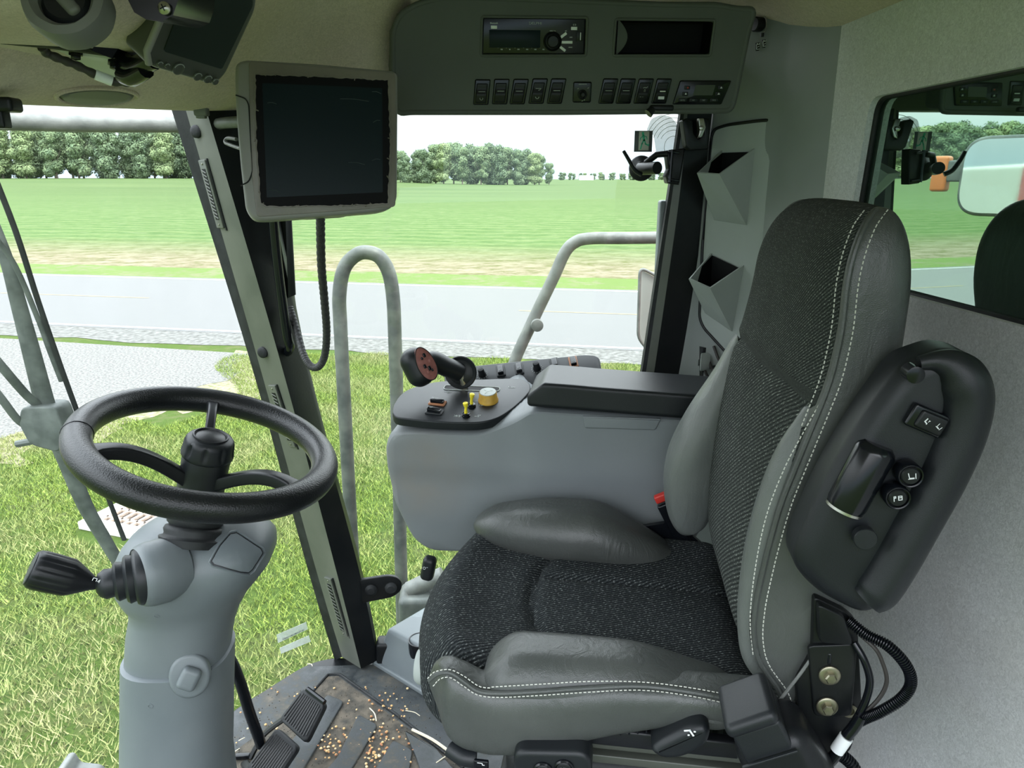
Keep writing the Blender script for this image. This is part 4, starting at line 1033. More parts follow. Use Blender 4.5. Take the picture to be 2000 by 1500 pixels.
# padded rim of the armrest
pr = [PL(u, v, -.09) for u, v in [(1805, 716), (1838, 712), (1868, 720), (1892, 745), (1902, 790), (1886, 860), (1848, 945), (1800, 1032), (1755, 1112), (1722, 1162), (1700, 1182)]]
bm = B(); tube(bm, spline([S(a, -.075, c) for a, c in pr], 6), lambda t: .008+.018*sst(0, .35, t)*(1-.25*sst(.9, 1, t)), 18, flat=.95); obj('arm_pad', bm, 'softblack', armr, 'padded outer roll of the armrest', sharp=70)
# knob barrel
ba = S(*(lambda q: (q[0], -.078, q[1]))(PL(1712, 876, -.078))); bb = S(*(lambda q: (q[0], -.078, q[1]))(PL(1650, 990, -.078)))
dq = (bb-ba).normalized(); gk = Fr(ba-SF.y*-.0, SF.y.cross(dq), SF.y, dq); L_ = (bb-ba).length
bm = B(); lathe(bm, gk, [(.015, -.005), (.020, .0), (.0215, .004), (.0215, L_-.006), (.020, L_), (.015, L_+.003)], 28); kn = obj('adjuster_barrel', bm, 'gloss', armr, 'glossy black adjuster barrel')
bm = B(); lathe(bm, gk, [(.0205, L_+.000), (.0205, L_+.003), (.018, L_+.003)], 28); obj('chrome_ring', bm, 'steel', kn)
def arm_frame(u, v, b=-.098, ang=0): a, c = PL(u, v, b); g = Fr(S(a, b, c), SF.x, (0, 0, 1), -SF.y); return g.rot(ang)
# rocker on the armrest
g = arm_frame(1825, 833, -.1045, R(-22)); g.o = g.o+SF.y*.021
bm = B(); rbox(bm, g, (0, 0, 0), (.040, .026, .010), .003, 3); rk = obj('rocker_switch', bm, 'gloss', armr)
bm = B(); rbox(bm, g, (.003, 0, .005), (.030, .020, .007), .003, 3); obj('rocker', bm, 'black', rk)
def seat_icon(bm, g, s=1.0, kind=0):
    k = .001*s; L = lambda pts, wd=1.0: stroke(bm, g, [(x*k, y*k) for x, y in pts], .0009*s*wd)
    if kind == 0: L([(-3, 4), (-2, -2), (3, -2)]); L([(-4, 4), (-3, -3), (3, -3), (3, -4)]); L([(1, 4), (3, 4)]); L([(2, 3), (2, 1)])
    if kind == 1: L([(-3, 4), (-2, -2), (3, -2), (3, -3), (-3, -3)]); L([(5, -3), (5, 3)]); 
    if kind == 2: L([(-5, 3), (-5, -3)]); L([(-5, 3), (-3, 3), (-3, 1), (-5, 1)]); L([(0, 3), (4, 3), (4, -2), (0, -2), (0, 3)]); L([(1, 1), (3, 1)])
    if kind == 3: L([(-5, 2), (0, 3), (4, -3)], 2.2); L([(5, 2), (5.4, 2)], 2); L([(-1, -3), (-.6, -3)], 2)
bm = B(); h = g.at(.004, 0, .0088); seat_icon(bm, h.at(-.007, 0).rot(R(-25)), .62, 0); seat_icon(bm, h.at(.006, 0).rot(R(-25)), .62, 1); obj('symbol', bm, 'white', rk)
for (u, v, k) in ((1780, 931, 1), (1755, 974, 2)):
    g = arm_frame(u, v, -.100, R(10)); g.o = g.o+SF.y*.006
    bm = B(); lathe(bm, g, [(.0135, -.012), (.0135, .004), (.0125, .0055), (.0112, .005), (.0112, .001)], 28); bt = obj('round_button', bm, 'gloss', armr)
    bm = B(); lathe(bm, g, [(.0100, -.01), (.0100, .004), (.0085, .0055), (.003, .0058)], 24); obj('button_cap', bm, 'black', bt)
    bm = B(); seat_icon(bm, g.at(0, 0, .0058), .9, k); obj('symbol', bm, 'white', bt)
g = arm_frame(1691, 1054, -.0965, 0); bm = B(); lathe(bm, g, [(.0125, -.01), (.0125, -.0005), (.0118, .0003), (.002, .0006)], 28); obj('blank_plug', bm, 'softblack', armr)
g = arm_frame(1789, 733, -.094, R(35)); bm = B(); lathe(bm, g, [(.009, -.02), (.009, .0), (.007, .0005)], 20); obj('hole', bm, 'gloss', armr)

# buckle
def SP(u, v, b): a, c = PL(u, v, b); return S(a, b, c)
bk0 = SP(1292, 972, .535); bk1 = SP(1338, 1062, .535); up = (bk0-bk1).normalized(); g = Fr(bk1, up.cross(V((-.2, -.98, 0))), up)
if g.z.y > 0: g = Fr(bk1, -g.x, up)
L_ = (bk0-bk1).length
bm = B(); rbox(bm, g, (0, L_/2-.01, 0), (.032, L_-.004, .018), .004, 3); bkl = obj('buckle', bm, 'gloss', seat, 'black seat belt buckle')
bm = B(); rbox(bm, g, (0, L_+.001, .001), (.027, .016, .016), .003, 3); obj('release_button', bm, 'red', bkl)
bm = B(); pts = [SP(u, v, .53) for u, v in [(1250, 1030), (1300, 1022), (1345, 1040), (1370, 1062), (1350, 1082), (1305, 1085), (1275, 1065)]]
vs = [bm.verts.new(p) for p in pts]; bm.faces.new(vs); ret = bmesh.ops.extrude_face_region(bm, geom=bm.faces[:]); bmesh.ops.translate(bm, verts=[v for v in ret['geom'] if isinstance(v, bmesh.types.BMVert)], vec=SF.y*.012)
obj('anchor_strap', bm, 'gloss', seat)
# suspension and frame under the cushion
bm = B(); rbox(bm, SF, (-.24, .28, .47), (.44, .46, .05), .01, 2); fr_ = obj('seat_pan', bm, 'black', seat)
bm = B()
for i in range(6): rbox(bm, SF, (-.20, .28, .06+.065*i), (.40-.03*(i % 2), .42-.03*(i % 2), .062), .02, 3)
obj('suspension_bellows', bm, 'rubber', seat)
bm = B(); rbox(bm, SF, (-.18, .28, .015), (.44, .44, .03), .006, 2); obj('base_plate', bm, 'blackmetal', seat)
# slide rail seen below the leather
bm = B(); rbox(bm, SF, (-.20, .045, .500), (.34, .03, .018), .003, 2); rbox(bm, SF, (-.20, .035, .478), (.34, .02, .014), .002, 2); ra_ = obj('slide_rail', bm, 'gpsbody', seat)
bm = B(); rbox(bm, SF, (-.15, .02, .528), (.22, .018, .028), .004, 2); sl_ = obj('slotted_strip', bm, 'black', seat)
for i in range(7):
    a, c = PL(1195+i*17, 1437-1.2*i, .0); bm = B(); rbox(bm, SF, (a, .010, c), (.0028, .008, .012), .001, 1); obj('fin', bm, 'gloss', sl_)
# lower control pod with two buttons
g = Fr(SP(1078, 1482, -.02), SF.x, (0, 0, 1), -SF.y); g = g.rot(R(6))
bm = B(); prism(bm, g, rrect(-.054, -.030, .056, .022, .022, 8), -.03, .012, .008, 4); pod_ = obj('control_pod', bm, 'softblack', seat, 'black seat control pod with two round buttons')
for (x_, y_, k) in ((-.012, -.008, 1), (.018, -.003, 2)):
    h = g.at(x_, y_, .012); bm = B(); lathe(bm, h, [(.0135, -.004), (.0138, .003), (.012, .005), (.0108, .002)], 28); b_ = obj('round_button', bm, 'gloss', pod_)
    bm = B(); lathe(bm, h, [(.0104, -.004), (.0104, .0038), (.009, .0048), (.003, .005)], 24); obj('button_cap', bm, 'black', b_)
    bm = B(); seat_icon(bm, h.at(0, 0, .0052), 1.0, k); obj('symbol', bm, 'white', b_)
# fore and aft lever
q0 = SP(1280, 1468, -.03); 
ov = [PL(u, v, -.03) for u, v in [(1268, 1465), (1285, 1450), (1320, 1432), (1350, 1418), (1375, 1414), (1388, 1425), (1384, 1450), (1360, 1468), (1325, 1482), (1290, 1481)]]
bm = B(); prism(bm, AFn, [tuple(p) for p in rpoly(ov, .012, 3)], -.02, .034, .010, 5); lv = obj('slide_lever', bm, 'softblack', seat, 'black seat slide lever')
a, c = PL(1347, 1432, -.036); bm = B(); seat_icon(bm, Fr(S(a, -.0352, c), SF.x, (0, 0, 1), -SF.y), 1.25, 3); obj('symbol', bm, 'white', lv)
# recliner bracket
def quadprism(uv, b, th, name, mat, parent, bev=.002, label=None):
    q = [PL(u, v, b) for u, v in uv]; bm = B(); prism(bm, Fr(SF.o+SF.y*b, SF.x, (0, 0, 1), -SF.y), [tuple(p) for p in rpoly(q, .008, 4)], -th, 0, bev); return obj(name, bm, mat, parent, label)
br1 = quadprism([(1590, 1165), (1652, 1195), (1675, 1215), (1682, 1340), (1684, 1400), (1660, 1470), (1600, 1490), (1560, 1400), (1555, 1335), (1586, 1280)], -.012, .012, 'recliner_bracket', 'blackmetal', seat, label='black recliner bracket with two bolts')
quadprism([(1598, 1180), (1650, 1205), (1668, 1262), (1600, 1256)], -.026, .012, 'upper_tab', 'blackmetal', br1)
quadprism([(1578, 1262), (1675, 1258), (1664, 1400), (1590, 1400)], -.018, .006, 'cover_plate', 'blackmetal', br1)
quadprism([(1617, 1277), (1626, 1277), (1624, 1300), (1615, 1300)], -.0188, .003, 'slot', 'gloss', br1)
for u, v in ((1621, 1321), (1616, 1382)):
    a, c = PL(u, v, -.022); g = Fr(S(a, -.019, c), SF.x, (0, 0, 1), -SF.y)
    bm = B(); lathe(bm, g, [(.0135, 0), (.0135, .0025), (.012, .0035), (.008, .0035)], 28); bo = obj('bolt', bm, 'goldbolt', br1)
    bm = B(); lathe(bm, g, [(.0075, .003), (.0075, .009), (.006, .0105), (.001, .0108)], 6); obj('hex_head', bm, 'goldbolt', bo)
bm = B(); a, c = PL(1660, 1390, -.015); g = Fr(S(a, -.013, c), SF.x, (0, 0, 1), -SF.y); lathe(bm, g, [(.009, 0), (.010, .0015), (.006, .002), (.005, .0)], 16); obj('wire_clip', bm, 'goldbolt', br1)
bm = B(); tube(bm, spline([SP(1585, 1285, -.012), SP(1560, 1320, -.016), SP(1535, 1352, -.02), SP(1520, 1372, -.02)], 6), .0022, 8); obj('spring_wire', bm, 'alu', br1)
# seat belt retractor box, lower right
e_ = (SP(1520, 1380, -.07)-SP(1470, 1440, -.07)); g = Fr(SP(1508, 1452, -.075), SP(1560, 1420, -.075)-SP(1440, 1478, -.075), (0, 0, 1)); g = Fr(g.o, g.x, g.z.cross(g.x) if False else V((0, 0, 1)))
def az(u, v, b, ang): a, c = PL(u, v, b); return Fr(S(a, b, c), SF.x, (0, 0, 1), -SF.y).rot(R(ang))
def taper(a, b, c): return a*(1-.10*(b/.06)), b, c
g = az(1518, 1466, -.055, 28); bm = B(); rbox(bm, g, (.002, -.010, 0), (.098, .120, .085), .024, 7, taper); rb = obj('belt_retractor', bm, 'black', seat, 'black seat belt retractor housing', sharp=60)
g = az(1478, 1402, -.055, 28); bm = B(); rbox(bm, g, (.0, -.004, .004), (.062, .050, .075), .006, 4); obj('upper_shell', bm, 'softblack', rb)
g = az(1458, 1371, -.058, 29); bm = B(); rbox(bm, g, (.0, .0, .004), (.066, .020, .084), .009, 5); obj('webbing_cover', bm, 'softblack', rb)
g = az(1490, 1430, -.055, 28); bm = B(); rbox(bm, g, (.0, .0, .046), (.070, .003, .004), .001, 2); obj('shell_edge', bm, 'softblack', rb)
# cable harness looping beside the bracket
hs = thing('cable_harness', 'black corrugated cable loop with white tag beside the seat', 'cable', SP(1640, 1460, -.03))
hp = spline([SP(u, v, b) for u, v, b in [(1655, 1210, -.02), (1690, 1238, -.03), (1735, 1262, -.04), (1770, 1300, -.045), (1779, 1335, -.045), (1760, 1365, -.045), (1720, 1390, -.04), (1690, 1403, -.035), (1672, 1412, -.03)]], 30)
bm = B(); n_ = len(hp); tube(bm, hp, lambda t: .0062+.0010*(1 if int(t*n_) % 3 else -1), 12); obj('corrugated_tube', bm, 'gloss', hs)
bm = B(); tube(bm, spline([SP(u, v, b) for u, v, b in [(1668, 1255, -.02), (1688, 1290, -.03), (1699, 1330, -.03), (1690, 1370, -.03), (1672, 1405, -.03)]], 8), .0048, 10); obj('smooth_tube', bm, 'gloss', hs)
bm = B(); tube(bm, spline([SP(u, v, b) for u, v, b in [(1680, 1240, -.02), (1708, 1265, -.03), (1722, 1290, -.03), (1732, 1330, -.03), (1716, 1365, -.03), (1680, 1400, -.03)]], 8), .0026, 8); obj('thin_cable', bm, 'bandtape', hs)
bm = B(); tube(bm, spline([SP(u, v, b) for u, v, b in [(1682, 1398, -.035), (1668, 1420, -.035), (1652, 1440, -.035), (1635, 1470, -.035), (1618, 1490, -.035)]], 8), .0075, 12); obj('sleeve', bm, 'gloss', hs)
bm = B(); tube(bm, [SP(1653, 1439, -.036), SP(1634, 1466, -.036)], .0088, 14); obj('white_tag', bm, 'white', hs)
hp = spline([SP(u, v, b) for u, v, b in [(1632, 1470, -.03), (1650, 1480, -.03), (1668, 1500, -.03), (1672, 1530, -.03)]], 14)
bm = B(); tube(bm, hp, lambda t: .0075+.0010*(1 if int(t*len(hp)) % 3 else -1), 12); obj('lower_tube', bm, 'gloss', hs)
# front height levers under the cushion front
bm = B(); tube(bm, spline([SP(880, 1462, .02), SP(905, 1478, .01), SP(930, 1482, .01)], 6), .013, 14); obj('front_lever', bm, 'softblack', seat)
g = Fr(SP(940, 1492, -.005), SF.x, (0, 0, 1), -SF.y); bm = B(); rbox(bm, g, (0, -.002, 0), (.022, .018, .006), .002, 2); tg = obj('label_tab', bm, 'gloss', seat)
bm = B(); stroke(bm, g.at(0, .002, .003), [(-.005, .002), (.002, .002), (.002, -.001), (.005, -.001)], .001); obj('symbol', bm, 'white', tg)
# dial on the front left flank
bm = B(); g = Fr(SP(828, 1290, .1), V((.3, .9, 0)), (0, 0, 1)); lathe(bm, Fr(SP(822, 1300, .16), SF.y, (0, 0, 1), -SF.x), [(.028, -.03), (.030, .0), (.026, .006), (.01, .008)], 28); obj('side_dial', bm, 'greylight', seat)
# ================================================================== ARMREST CONSOLE
con = thing('armrest_console', 'grey armrest console on the right of the seat with black pad and control plate', 'console', S(-.35, .68, .47))
NBc = .57
nf = [PL(u, v, NBc) for u, v in [(744, 872), (748, 925), (762, 985), (779, 1026), (800, 1068), (832, 1090), (1000, 1094), (1345, 1094), (1400, 1000), (1400, 822), (1335, 818), (1038, 800), (1003, 824), (935, 850), (790, 846), (760, 848)]]
nf = [tuple(p) for p in rpoly(nf, [.02, .02, .02, .02, .02, .02, 0, .01, .01, .01, .0, .01, .02, .02, .015, .012], 3)]
rings = []
def con_pt(a, c, b, ins=0):
    cx, cz = -.42, .68; k = 1-ins; rise = (b-NBc)*.24*sst(.70, .80, c)*(1-sst(-.47, -.40, a)); fr2 = (b-NBc)*.10*sst(-.55, -.72, a)
    return S(cx+(a-cx)*k+fr2, b, cz+(c-cz)*k+rise)
for b, ins in ((NBc+.0, .055), (NBc+.003, .03), (NBc+.010, .012), (NBc+.022, .0), (.70, 0), (.80, 0), (.815, .02), (.82, .05)):
    rings.append([con_pt(a, c, b, ins) for a, c in nf])
cdm = mottled('grey_plastic_with_grime', (.15, .166, .175), (.175, .19, .197), 4, .5, 900, .2, .0006, spec=.4)
# brown scuffs at the front lower flank
n_ = node(cdm, 'TexNoise', Scale=7, Detail=6); link(cdm, coords(cdm), n_.inputs[0]); tcx = node(cdm, 'TexCoord'); vd = node(cdm, 'VectorMath', operation='DISTANCE'); link(cdm, tcx.outputs['Object'], vd.inputs[0])
pcen = SP(815, 930, NBc)-V(con.location); vd.inputs[1].default_value = pcen
mr = node(cdm, 'MapRange'); mr.inputs[1].default_value = .13; mr.inputs[2].default_value = .02; mr.inputs[3].default_value = 0; mr.inputs[4].default_value = .55; link(cdm, vd.outputs['Value'], mr.inputs[0])
mu = node(cdm, 'Math', operation='MULTIPLY'); link(cdm, mr.outputs[0], mu.inputs[0]); link(cdm, ramp(cdm, n_.outputs[0], [(.35, (0,)*3), (.65, (1,)*3)]), mu.inputs[1])
xg = node(cdm, 'Mix', data_type='RGBA'); src = pb(cdm).inputs['Base Color'].links[0].from_socket; link(cdm, mu.outputs[0], xg.inputs[0]); link(cdm, src, xg.inputs[6]); xg.inputs[7].default_value = (.20, .165, .125, 1); link(cdm, xg.outputs[2], pb(cdm).inputs['Base Color'])
M['conbody'] = cdm
bm = B(); loft(bm, rings)
for lv_ in (.52, .56, .60, .64, .66, .675, .685, .695, .71, .74, .77, .79): bmesh.ops.bisect_plane(bm, geom=bm.verts[:]+bm.edges[:]+bm.faces[:], plane_co=S(0, 0, lv_), plane_no=(0, 0, 1))
for av_ in (-.70, -.64, -.56, -.48, -.44, -.42, -.38, -.3, -.2, -.1): bmesh.ops.bisect_plane(bm, geom=bm.verts[:]+bm.edges[:]+bm.faces[:], plane_co=S(av_, 0, 0), plane_no=SF.x)
for v_ in bm.verts:
    q = v_.co-SF.o; a, b, c = q.dot(SF.x), q.dot(SF.y), q.z
    if b < .70:
        d = .11*max(0, .695-c)+(.010*sst(-.40, -.44, a) if c > .66 else .010*sst(-.40, -.44, a)*sst(.60, .66, c))
        v_.co += SF.y*d
obj('console_body', bm, 'conbody', con, 'grey plastic console body', sharp=30)
# crease panel and finger recess below the pad
bm = B(); q = [PL(u, v, NBc-.001) for u, v in [(1137, 812), (1292, 818), (1280, 840), (1142, 836)]]; prism(bm, Fr(SF.o+SF.y*NBc, SF.x, (0, 0, 1), -SF.y), rpoly(q, .004, 3), -.006, .0035, .003); obj('finger_ledge', bm, 'conbody', con)
# pad
pf = [PL(u, v, .56) for u, v in [(1031, 797), (1036, 778), (1052, 765), (1400, 790), (1400, 825)]]
rings = []
top = [(-.402, .561, .862), ]
def pad(a, b, c):
    t = sst(.865, .90, c); tt = (a+.40)/.42
    return a+(.030*t*(1-sst(-.36, -.25, a))), b, c-.016*tt-.012*t*(1-sst(-.37, -.30, a))*0+ .0
bm = B(); g0 = SF
rbox(bm, SF, (-.195, .645, .872), (.43, .165, .052), .008, 4, pad, dens=14); obj('arm_pad', bm, 'softblack', con, 'smooth black armrest pad', sharp=40)
# control plate
def PLT(u, v, off=0):
    """point on the tilted plate plane: height .79 at b .57 rising .24 per unit"""
    n = SF.z-SF.y*.245; d = P(u, v, Y=1)-CAM; o = S(0, .57, .797+off); t = (o-CAM).dot(n)/d.dot(n); return CAM+d*t
pn = (SF.z-SF.y*.245).normalized()
GPf = Fr(S(-.55, .66, .797+.09*.245), SF.x, pn.cross(SF.x), pn)
def on_plate(u, v): q = PLT(u, v)-GPf.o; return q.dot(GPf.x), q.dot(GPf.y)
op = [on_plate(u, v) for u, v in [(767, 812), (770, 795), (790, 770), (830, 755), (880, 748), (960, 745), (1010, 744), (1032, 752), (1036, 764), (1028, 778), (1005, 800), (975, 820), (945, 829), (910, 831), (850, 829), (800, 824), (775, 820)]]
op = [(p.x, p.y) for p in spline([V((*p, 0)) for p in op+op[:1]], 4)[:-1]]
bm = B(); prism(bm, GPf, op, -.012, .007, .003, 3); pl = obj('control_plate', bm, 'softblack', con, 'black kidney shaped control plate')
def pf_(u, v, h=.007): x, y = on_plate(u, v); return GPf.at(x, y, h)
# gate slot
bm = B(); a_ = on_plate(868, 762); b_ = on_plate(978, 760); prism(bm, GPf, rrect(a_[0], a_[1]-.010, b_[0], a_[1]+.010, .009, 5), .0, .0078); obj('gate_slot', bm, 'bezelblack', pl)
bm = B(); tube(bm, [GPf.w(x, y, .0078) for x, y in rrect(a_[0], a_[1]-.010, b_[0], a_[1]+.010, .009, 5)], .0010, 6, closed=True); obj('slot_rim', bm, 'dim', pl)
# printed symbols
bm = B()
def ic(u, v, segs, s=.0012, r=0):
    g = pf_(u, v, .0072).rot(r)
    for sg in segs: stroke(bm, g, [(x*s, y*s) for x, y in sg], .0010)
ic(875, 771, [[(-7, 1), (-2, 1), (0, 3), (2, 3)], [(-1, -3), (0, 0), (3, 0), (7, 1)], [(0, -4), (3, -3), (7, 0)]]); ic(1000, 762, [[(-6, -1), (-6, 4), (-4, 4)], [(-6, -1), (0, -1), (6, 0)], [(0, 0), (3, 1), (6, 0)]])
ic(892, 818, [[(-5, -3), (5, 3)], [(-5, 3), (5, -3)], [(0, -4), (0, 4)], [(6, 4), (7, -4), (9, 3)]], .001); ic(932, 818, [[(-5, -3), (0, -3)], [(-4, -1), (0, -1)], [(2, 4), (7, 4), (3, -5), (2, 4)]], .001); ic(941, 796, [[(-4, -4), (-4, 3), (3, 4), (4, -3), (-4, -4)], [(-4, 3), (4, -3)], [(0, 5), (1, -5)]], .001)
ic(930, 789, [[(-3, 0), (3, 0)]], .001)
obj('printed_symbols', bm, 'dim', pl)
def rocker(u, v, bez, ang, name='rocker_switch', par=None, fr=None, sz=1.0, w=.030, hgt=.014, icon=None):
    g = fr or pf_(u, v).rot(ang)
    bm = B(); rbox(bm, g, (0, 0, .001), (w*1.28*sz, hgt*1.45*sz, .006), .0028, 3); rr = obj('rocker_switch', bm, bez, par or con)
    def tf(a, b, c): return a, b, c+(a/(w*.5*sz))*-.0022*(1 if c > .004 else 0)
    bm = B(); rbox(bm, g, (0, 0, .006), (w*sz, hgt*.92*sz, .009), .0022, 3, tf); obj('rocker', bm, 'gloss', rr)
    if icon:
        bm = B(); h = g.at(-w*.22*sz, 0, .0128)
        for sg in icon: stroke(bm, h, [(x*.0008, y*.0008) for x, y in sg], .0006)
        obj('symbol', bm, 'dim', rr)
    return rr
ICA = [circ(0, 0, 3, 8), [(-5, 0), (-3, 0)], [(3, 0), (5, 0)]]; ICB = [[(-3, -3), (-3, 3), (3, 3), (3, -3), (-3, -3)], [(-1, 0), (1, 0)]]; ICC = [[(-4, -3), (0, 3), (4, -3)], [(-4, 3), (4, 3)]]
rocker(855, 793, 'orangebez', R(-7), icon=ICA)
rocker(849, 811, 'softblack', R(-7), icon=ICB)
# yellow toggles
for u, v, u2, v2 in ((922, 800, 926, 772), (911, 818, 912, 792)):
    g = pf_(u, v); bm = B(); lathe(bm, g, [(.009, 0), (.009, .003), (.0075, .004), (.0075, .007), (.005, .008)], 20); tg = obj('toggle_switch', bm, 'gloss', con)
    tip = g.w(.003 if u > 915 else .0, 0, .034); bm = B(); tube(bm, spline([g.w(0, 0, .005), g.w(0, 0, .014), g.w(.001, 0, .022), tip], 5), lambda t: .0042-.0012*math.sin(t*3)+.0018*sst(.6, .85, t)-.004*sst(.93, 1, t), 14); obj('lever', bm, 'yellow', tg)
# amber dial
g = pf_(954, 788); bm = B(); lathe(bm, g, [(.0225, 0), (.0225, .004), (.021, .006), (.0195, .020), (.0185, .022)], 36, lobes=lambda h, a: 1+(.02*math.cos(14*a) if h > .007 else 0)); dl = obj('amber_dial', bm, 'amber', con, 'amber ribbed dial')
bm = B(); lathe(bm, g, [(.0185, .0215), (.0180, .0235), (.002, .0245)], 32); obj('cap', bm, 'dim', dl)
bm = B(); stroke(bm, g.at(0, 0, .0242), [(-.008, .006), (0, -.002), (.009, .004)], .0014); stroke(bm, g.at(0, 0, .0242), [(-.004, -.010), (0, -.002)], .0014); obj('symbol', bm, 'greylight', dl)
# switch bank beyond the plate
L0 = S(-.575, .79, .826); L1 = S(-.28, .79, .862)
gx = (L1-L0).normalized(); gy = (SF.y*.75+SF.z*.5); GB = Fr(L0, gx, gy); LB = (L1-L0).length
bm = B(); prism(bm, GB, [tuple(p) for p in rpoly([(-.06, -.02), (LB+.02, -.02), (LB+.012, .058), (LB-.02, .066), (.0, .060), (-.07, .050)], .015, 5)], -.03, 0, .004); bank = obj('switch_bank', bm, 'softblack', con, 'sloping black switch panel at the far side of the console')
def onb(u, v):
    d = P(u, v, Y=1)-CAM; t = (GB.o-CAM).dot(GB.z)/d.dot(GB.z); q = CAM+d*t-GB.o; return GB.at(q.dot(GB.x), q.dot(GB.y), 0)
for u, v, k in ((978, 725, ICB), (1014, 721, ICC)): rocker(0, 0, 'softblack', 0, fr=onb(u, v).rot(R(100)), sz=.85, w=.034, hgt=.017, icon=k)
rocker(0, 0, 'softblack', 0, fr=onb(1083, 711).rot(R(100)), sz=.85, w=.034, hgt=.017)
rocker(0, 0, 'orangebez', 0, fr=onb(1120, 708).rot(R(100)), sz=.85, w=.034, hgt=.017, icon=ICA)
for u, v in ((942, 732), (1049, 720)):
    g = onb(u, v); bm = B(); lathe(bm, g, [(.0095, 0), (.0095, .003), (.008, .005), (.0075, .019), (.0065, .0205), (.001, .021)], 24, lobes=lambda h, a: 1+(.02*math.cos(12*a) if h > .006 else 0)); kb = obj('rotary_knob', bm, 'black', con)
    bm = B(); 
    for k in range(11): stroke(bm, g.at(0, 0, .0003).rot(R(-220+26*k)), [(.0125, 0), (.014, 0)], .0010)
    obj('scale', bm, 'dim', kb)
# control handle
jh = thing('control_handle', 'black multi-function control handle with a dull red button face', 'control handle', PLT(905, 762))
jb = .665
h0 = SP(905, 765, .70)+SF.z*.0; h1 = SP(898, 727, .70); h2 = SP(845, 706, .66); h3 = SP(822, 718, .645)
bm = B(); tube(bm, spline([PLT(905, 764)-SF.z*.01, SP(906, 750, .705), h1], 5), .0095, 14); obj('stem', bm, 'steel', jh)
ax_ = (h2-h1).normalized(); gd = Fr(h1, ax_.cross(V((0, 0, 1))), V((0, 0, 1)), None); 
zx = ax_; xx = V((0, 0, 1)).cross(zx).normalized(); gd = Fr(h1, xx, zx.cross(xx), zx)
nd = (SP(872, 735, .60)-h1).normalized(); xx = V((0, 0, 1)).cross(nd).normalized(); gdisc = Fr(h1-ax_*.002, xx, nd.cross(xx), nd)
bm = B(); lathe(bm, gdisc, [(.010, -.006), (.030, -.008), (.0365, -.006), (.0375, .0), (.0355, .002), (.028, -.001), (.018, .004)], 40); obj('hand_guard', bm, 'softblack', jh, 'round black guard disc')
bm = B(); tube(bm, spline([h1, h1.lerp(h2, .5), h2, h3], 6), lambda t: .021+.003*t, 20); obj('grip', bm, 'softblack', jh, sharp=70)
# head: rounded cap with an oval face
fc = SP(837, 708, .615); hc = SP(822, 714, .64); fn2 = (V((.42, -.85, .32))).normalized(); upv = (SP(818, 683, .63)-SP(850, 740, .62)).normalized(); xx = upv.cross(fn2).normalized(); gh = Fr(hc, xx, fn2.cross(xx), fn2)
def headf(a, b, c): k = 1-.10*sst(-.02, -.036, c)+.0*b; return a*k*(1-.25*sst(0, .04, b)*0), b*k, c
bm = B(); rbox(bm, gh, (-.006, 0, -.008), (.062, .088, .058), .0285, 8, headf, dens=4); obj('head', bm, 'softblack', jh, 'rounded black head', sharp=70)
GFc = gh.at(.004, 0, .0212)
ovl = [(.0205*math.cos(a)*(1-.1*math.sin(a)), .0375*math.sin(a)) for a in [2*math.pi*k/32 for k in range(32)]]
bm = B(); prism(bm, GFc, ovl, -.008, .0015, .001); fcp = obj('button_face', bm, 'handlered', jh, 'dull red oval button face')
for x_, y_, s_ in ((.004, .018, 1), (-.004, .014, .7), (.008, .002, .8), (-.006, -.004, 1), (.002, -.012, 1.1), (-.005, -.018, .8), (.006, -.018, .7)):
    bm = B(); rbox(bm, GFc, (x_, y_, .003), (.006*s_, .009*s_, .004), .0015, 2); obj('button', bm, 'gloss' if s_ != .8 else 'handlered', fcp)
bm = B(); tube(bm, [GFc.w(x*1.03, y*1.02, .0012) for x, y in ovl], .0010, 6, closed=True); obj('face_rim', bm, 'black', fcp)

# grey cupholder box by the pillar foot
cb = thing('storage_box', 'low grey plastic box with a cup recess on the floor by the pillar', 'storage box', P(800, 1330, Z=0))
b0 = P(728, 1302, Z=.0); b1 = P(840, 1372, Z=0.0); 
gxx = V((b1.x-b0.x, b1.y-b0.y, 0)).normalized(); gyy = V((0, 0, 1)).cross(gxx); GQ = Fr(b0, gxx, gyy, (0, 0, 1))
def lean(a, b, c): k = sst(0, .15, c); return a+.03*k*(1-sst(0, .3, a)), b+.030*k*(1-sst(0, .2, b)), c
bm = B(); rbox(bm, GQ, (.16, .12, .057), (.32, .22, .115), .012, 4, lean, dens=8); rbox(bm, GQ, (.16, .12, .008), (.335, .235, .016), .005, 2); obj('box', bm, 'grey', cb)
q = P(822, 1250, Z=.114); bm = B(); lathe(bm, Fr(q, (1, 0, 0), (0, 1, 0)), [(.033, -.05), (.034, .0015), (.031, .0018), (.030, -.03)], 28); obj('cup_recess', bm, 'gloss', cb)
bm = B(); q = P(834, 1310, Z=.05)
# small lever pod between console and cushion
g = Fr(SP(832, 1108, .56), SF.x, (0, 0, 1), -SF.y)
lp = thing('tilt_lever', 'small black lever with a white symbol below the console', 'lever', g.w(0, -.03)); bm = B(); rbox(bm, g.rot(R(-12)), (.006, 0, 0), (.030, .058, .028), .011, 5); obj('lever', bm, 'softblack', lp)
bm = B(); stroke(bm, g.at(0, .006, .0145), circ(0, 0, .003, 8), .0008); stroke(bm, g.at(0, .006, .0145), [(.005, .002), (.008, .002)], .0008); obj('symbol', bm, 'white', lp)

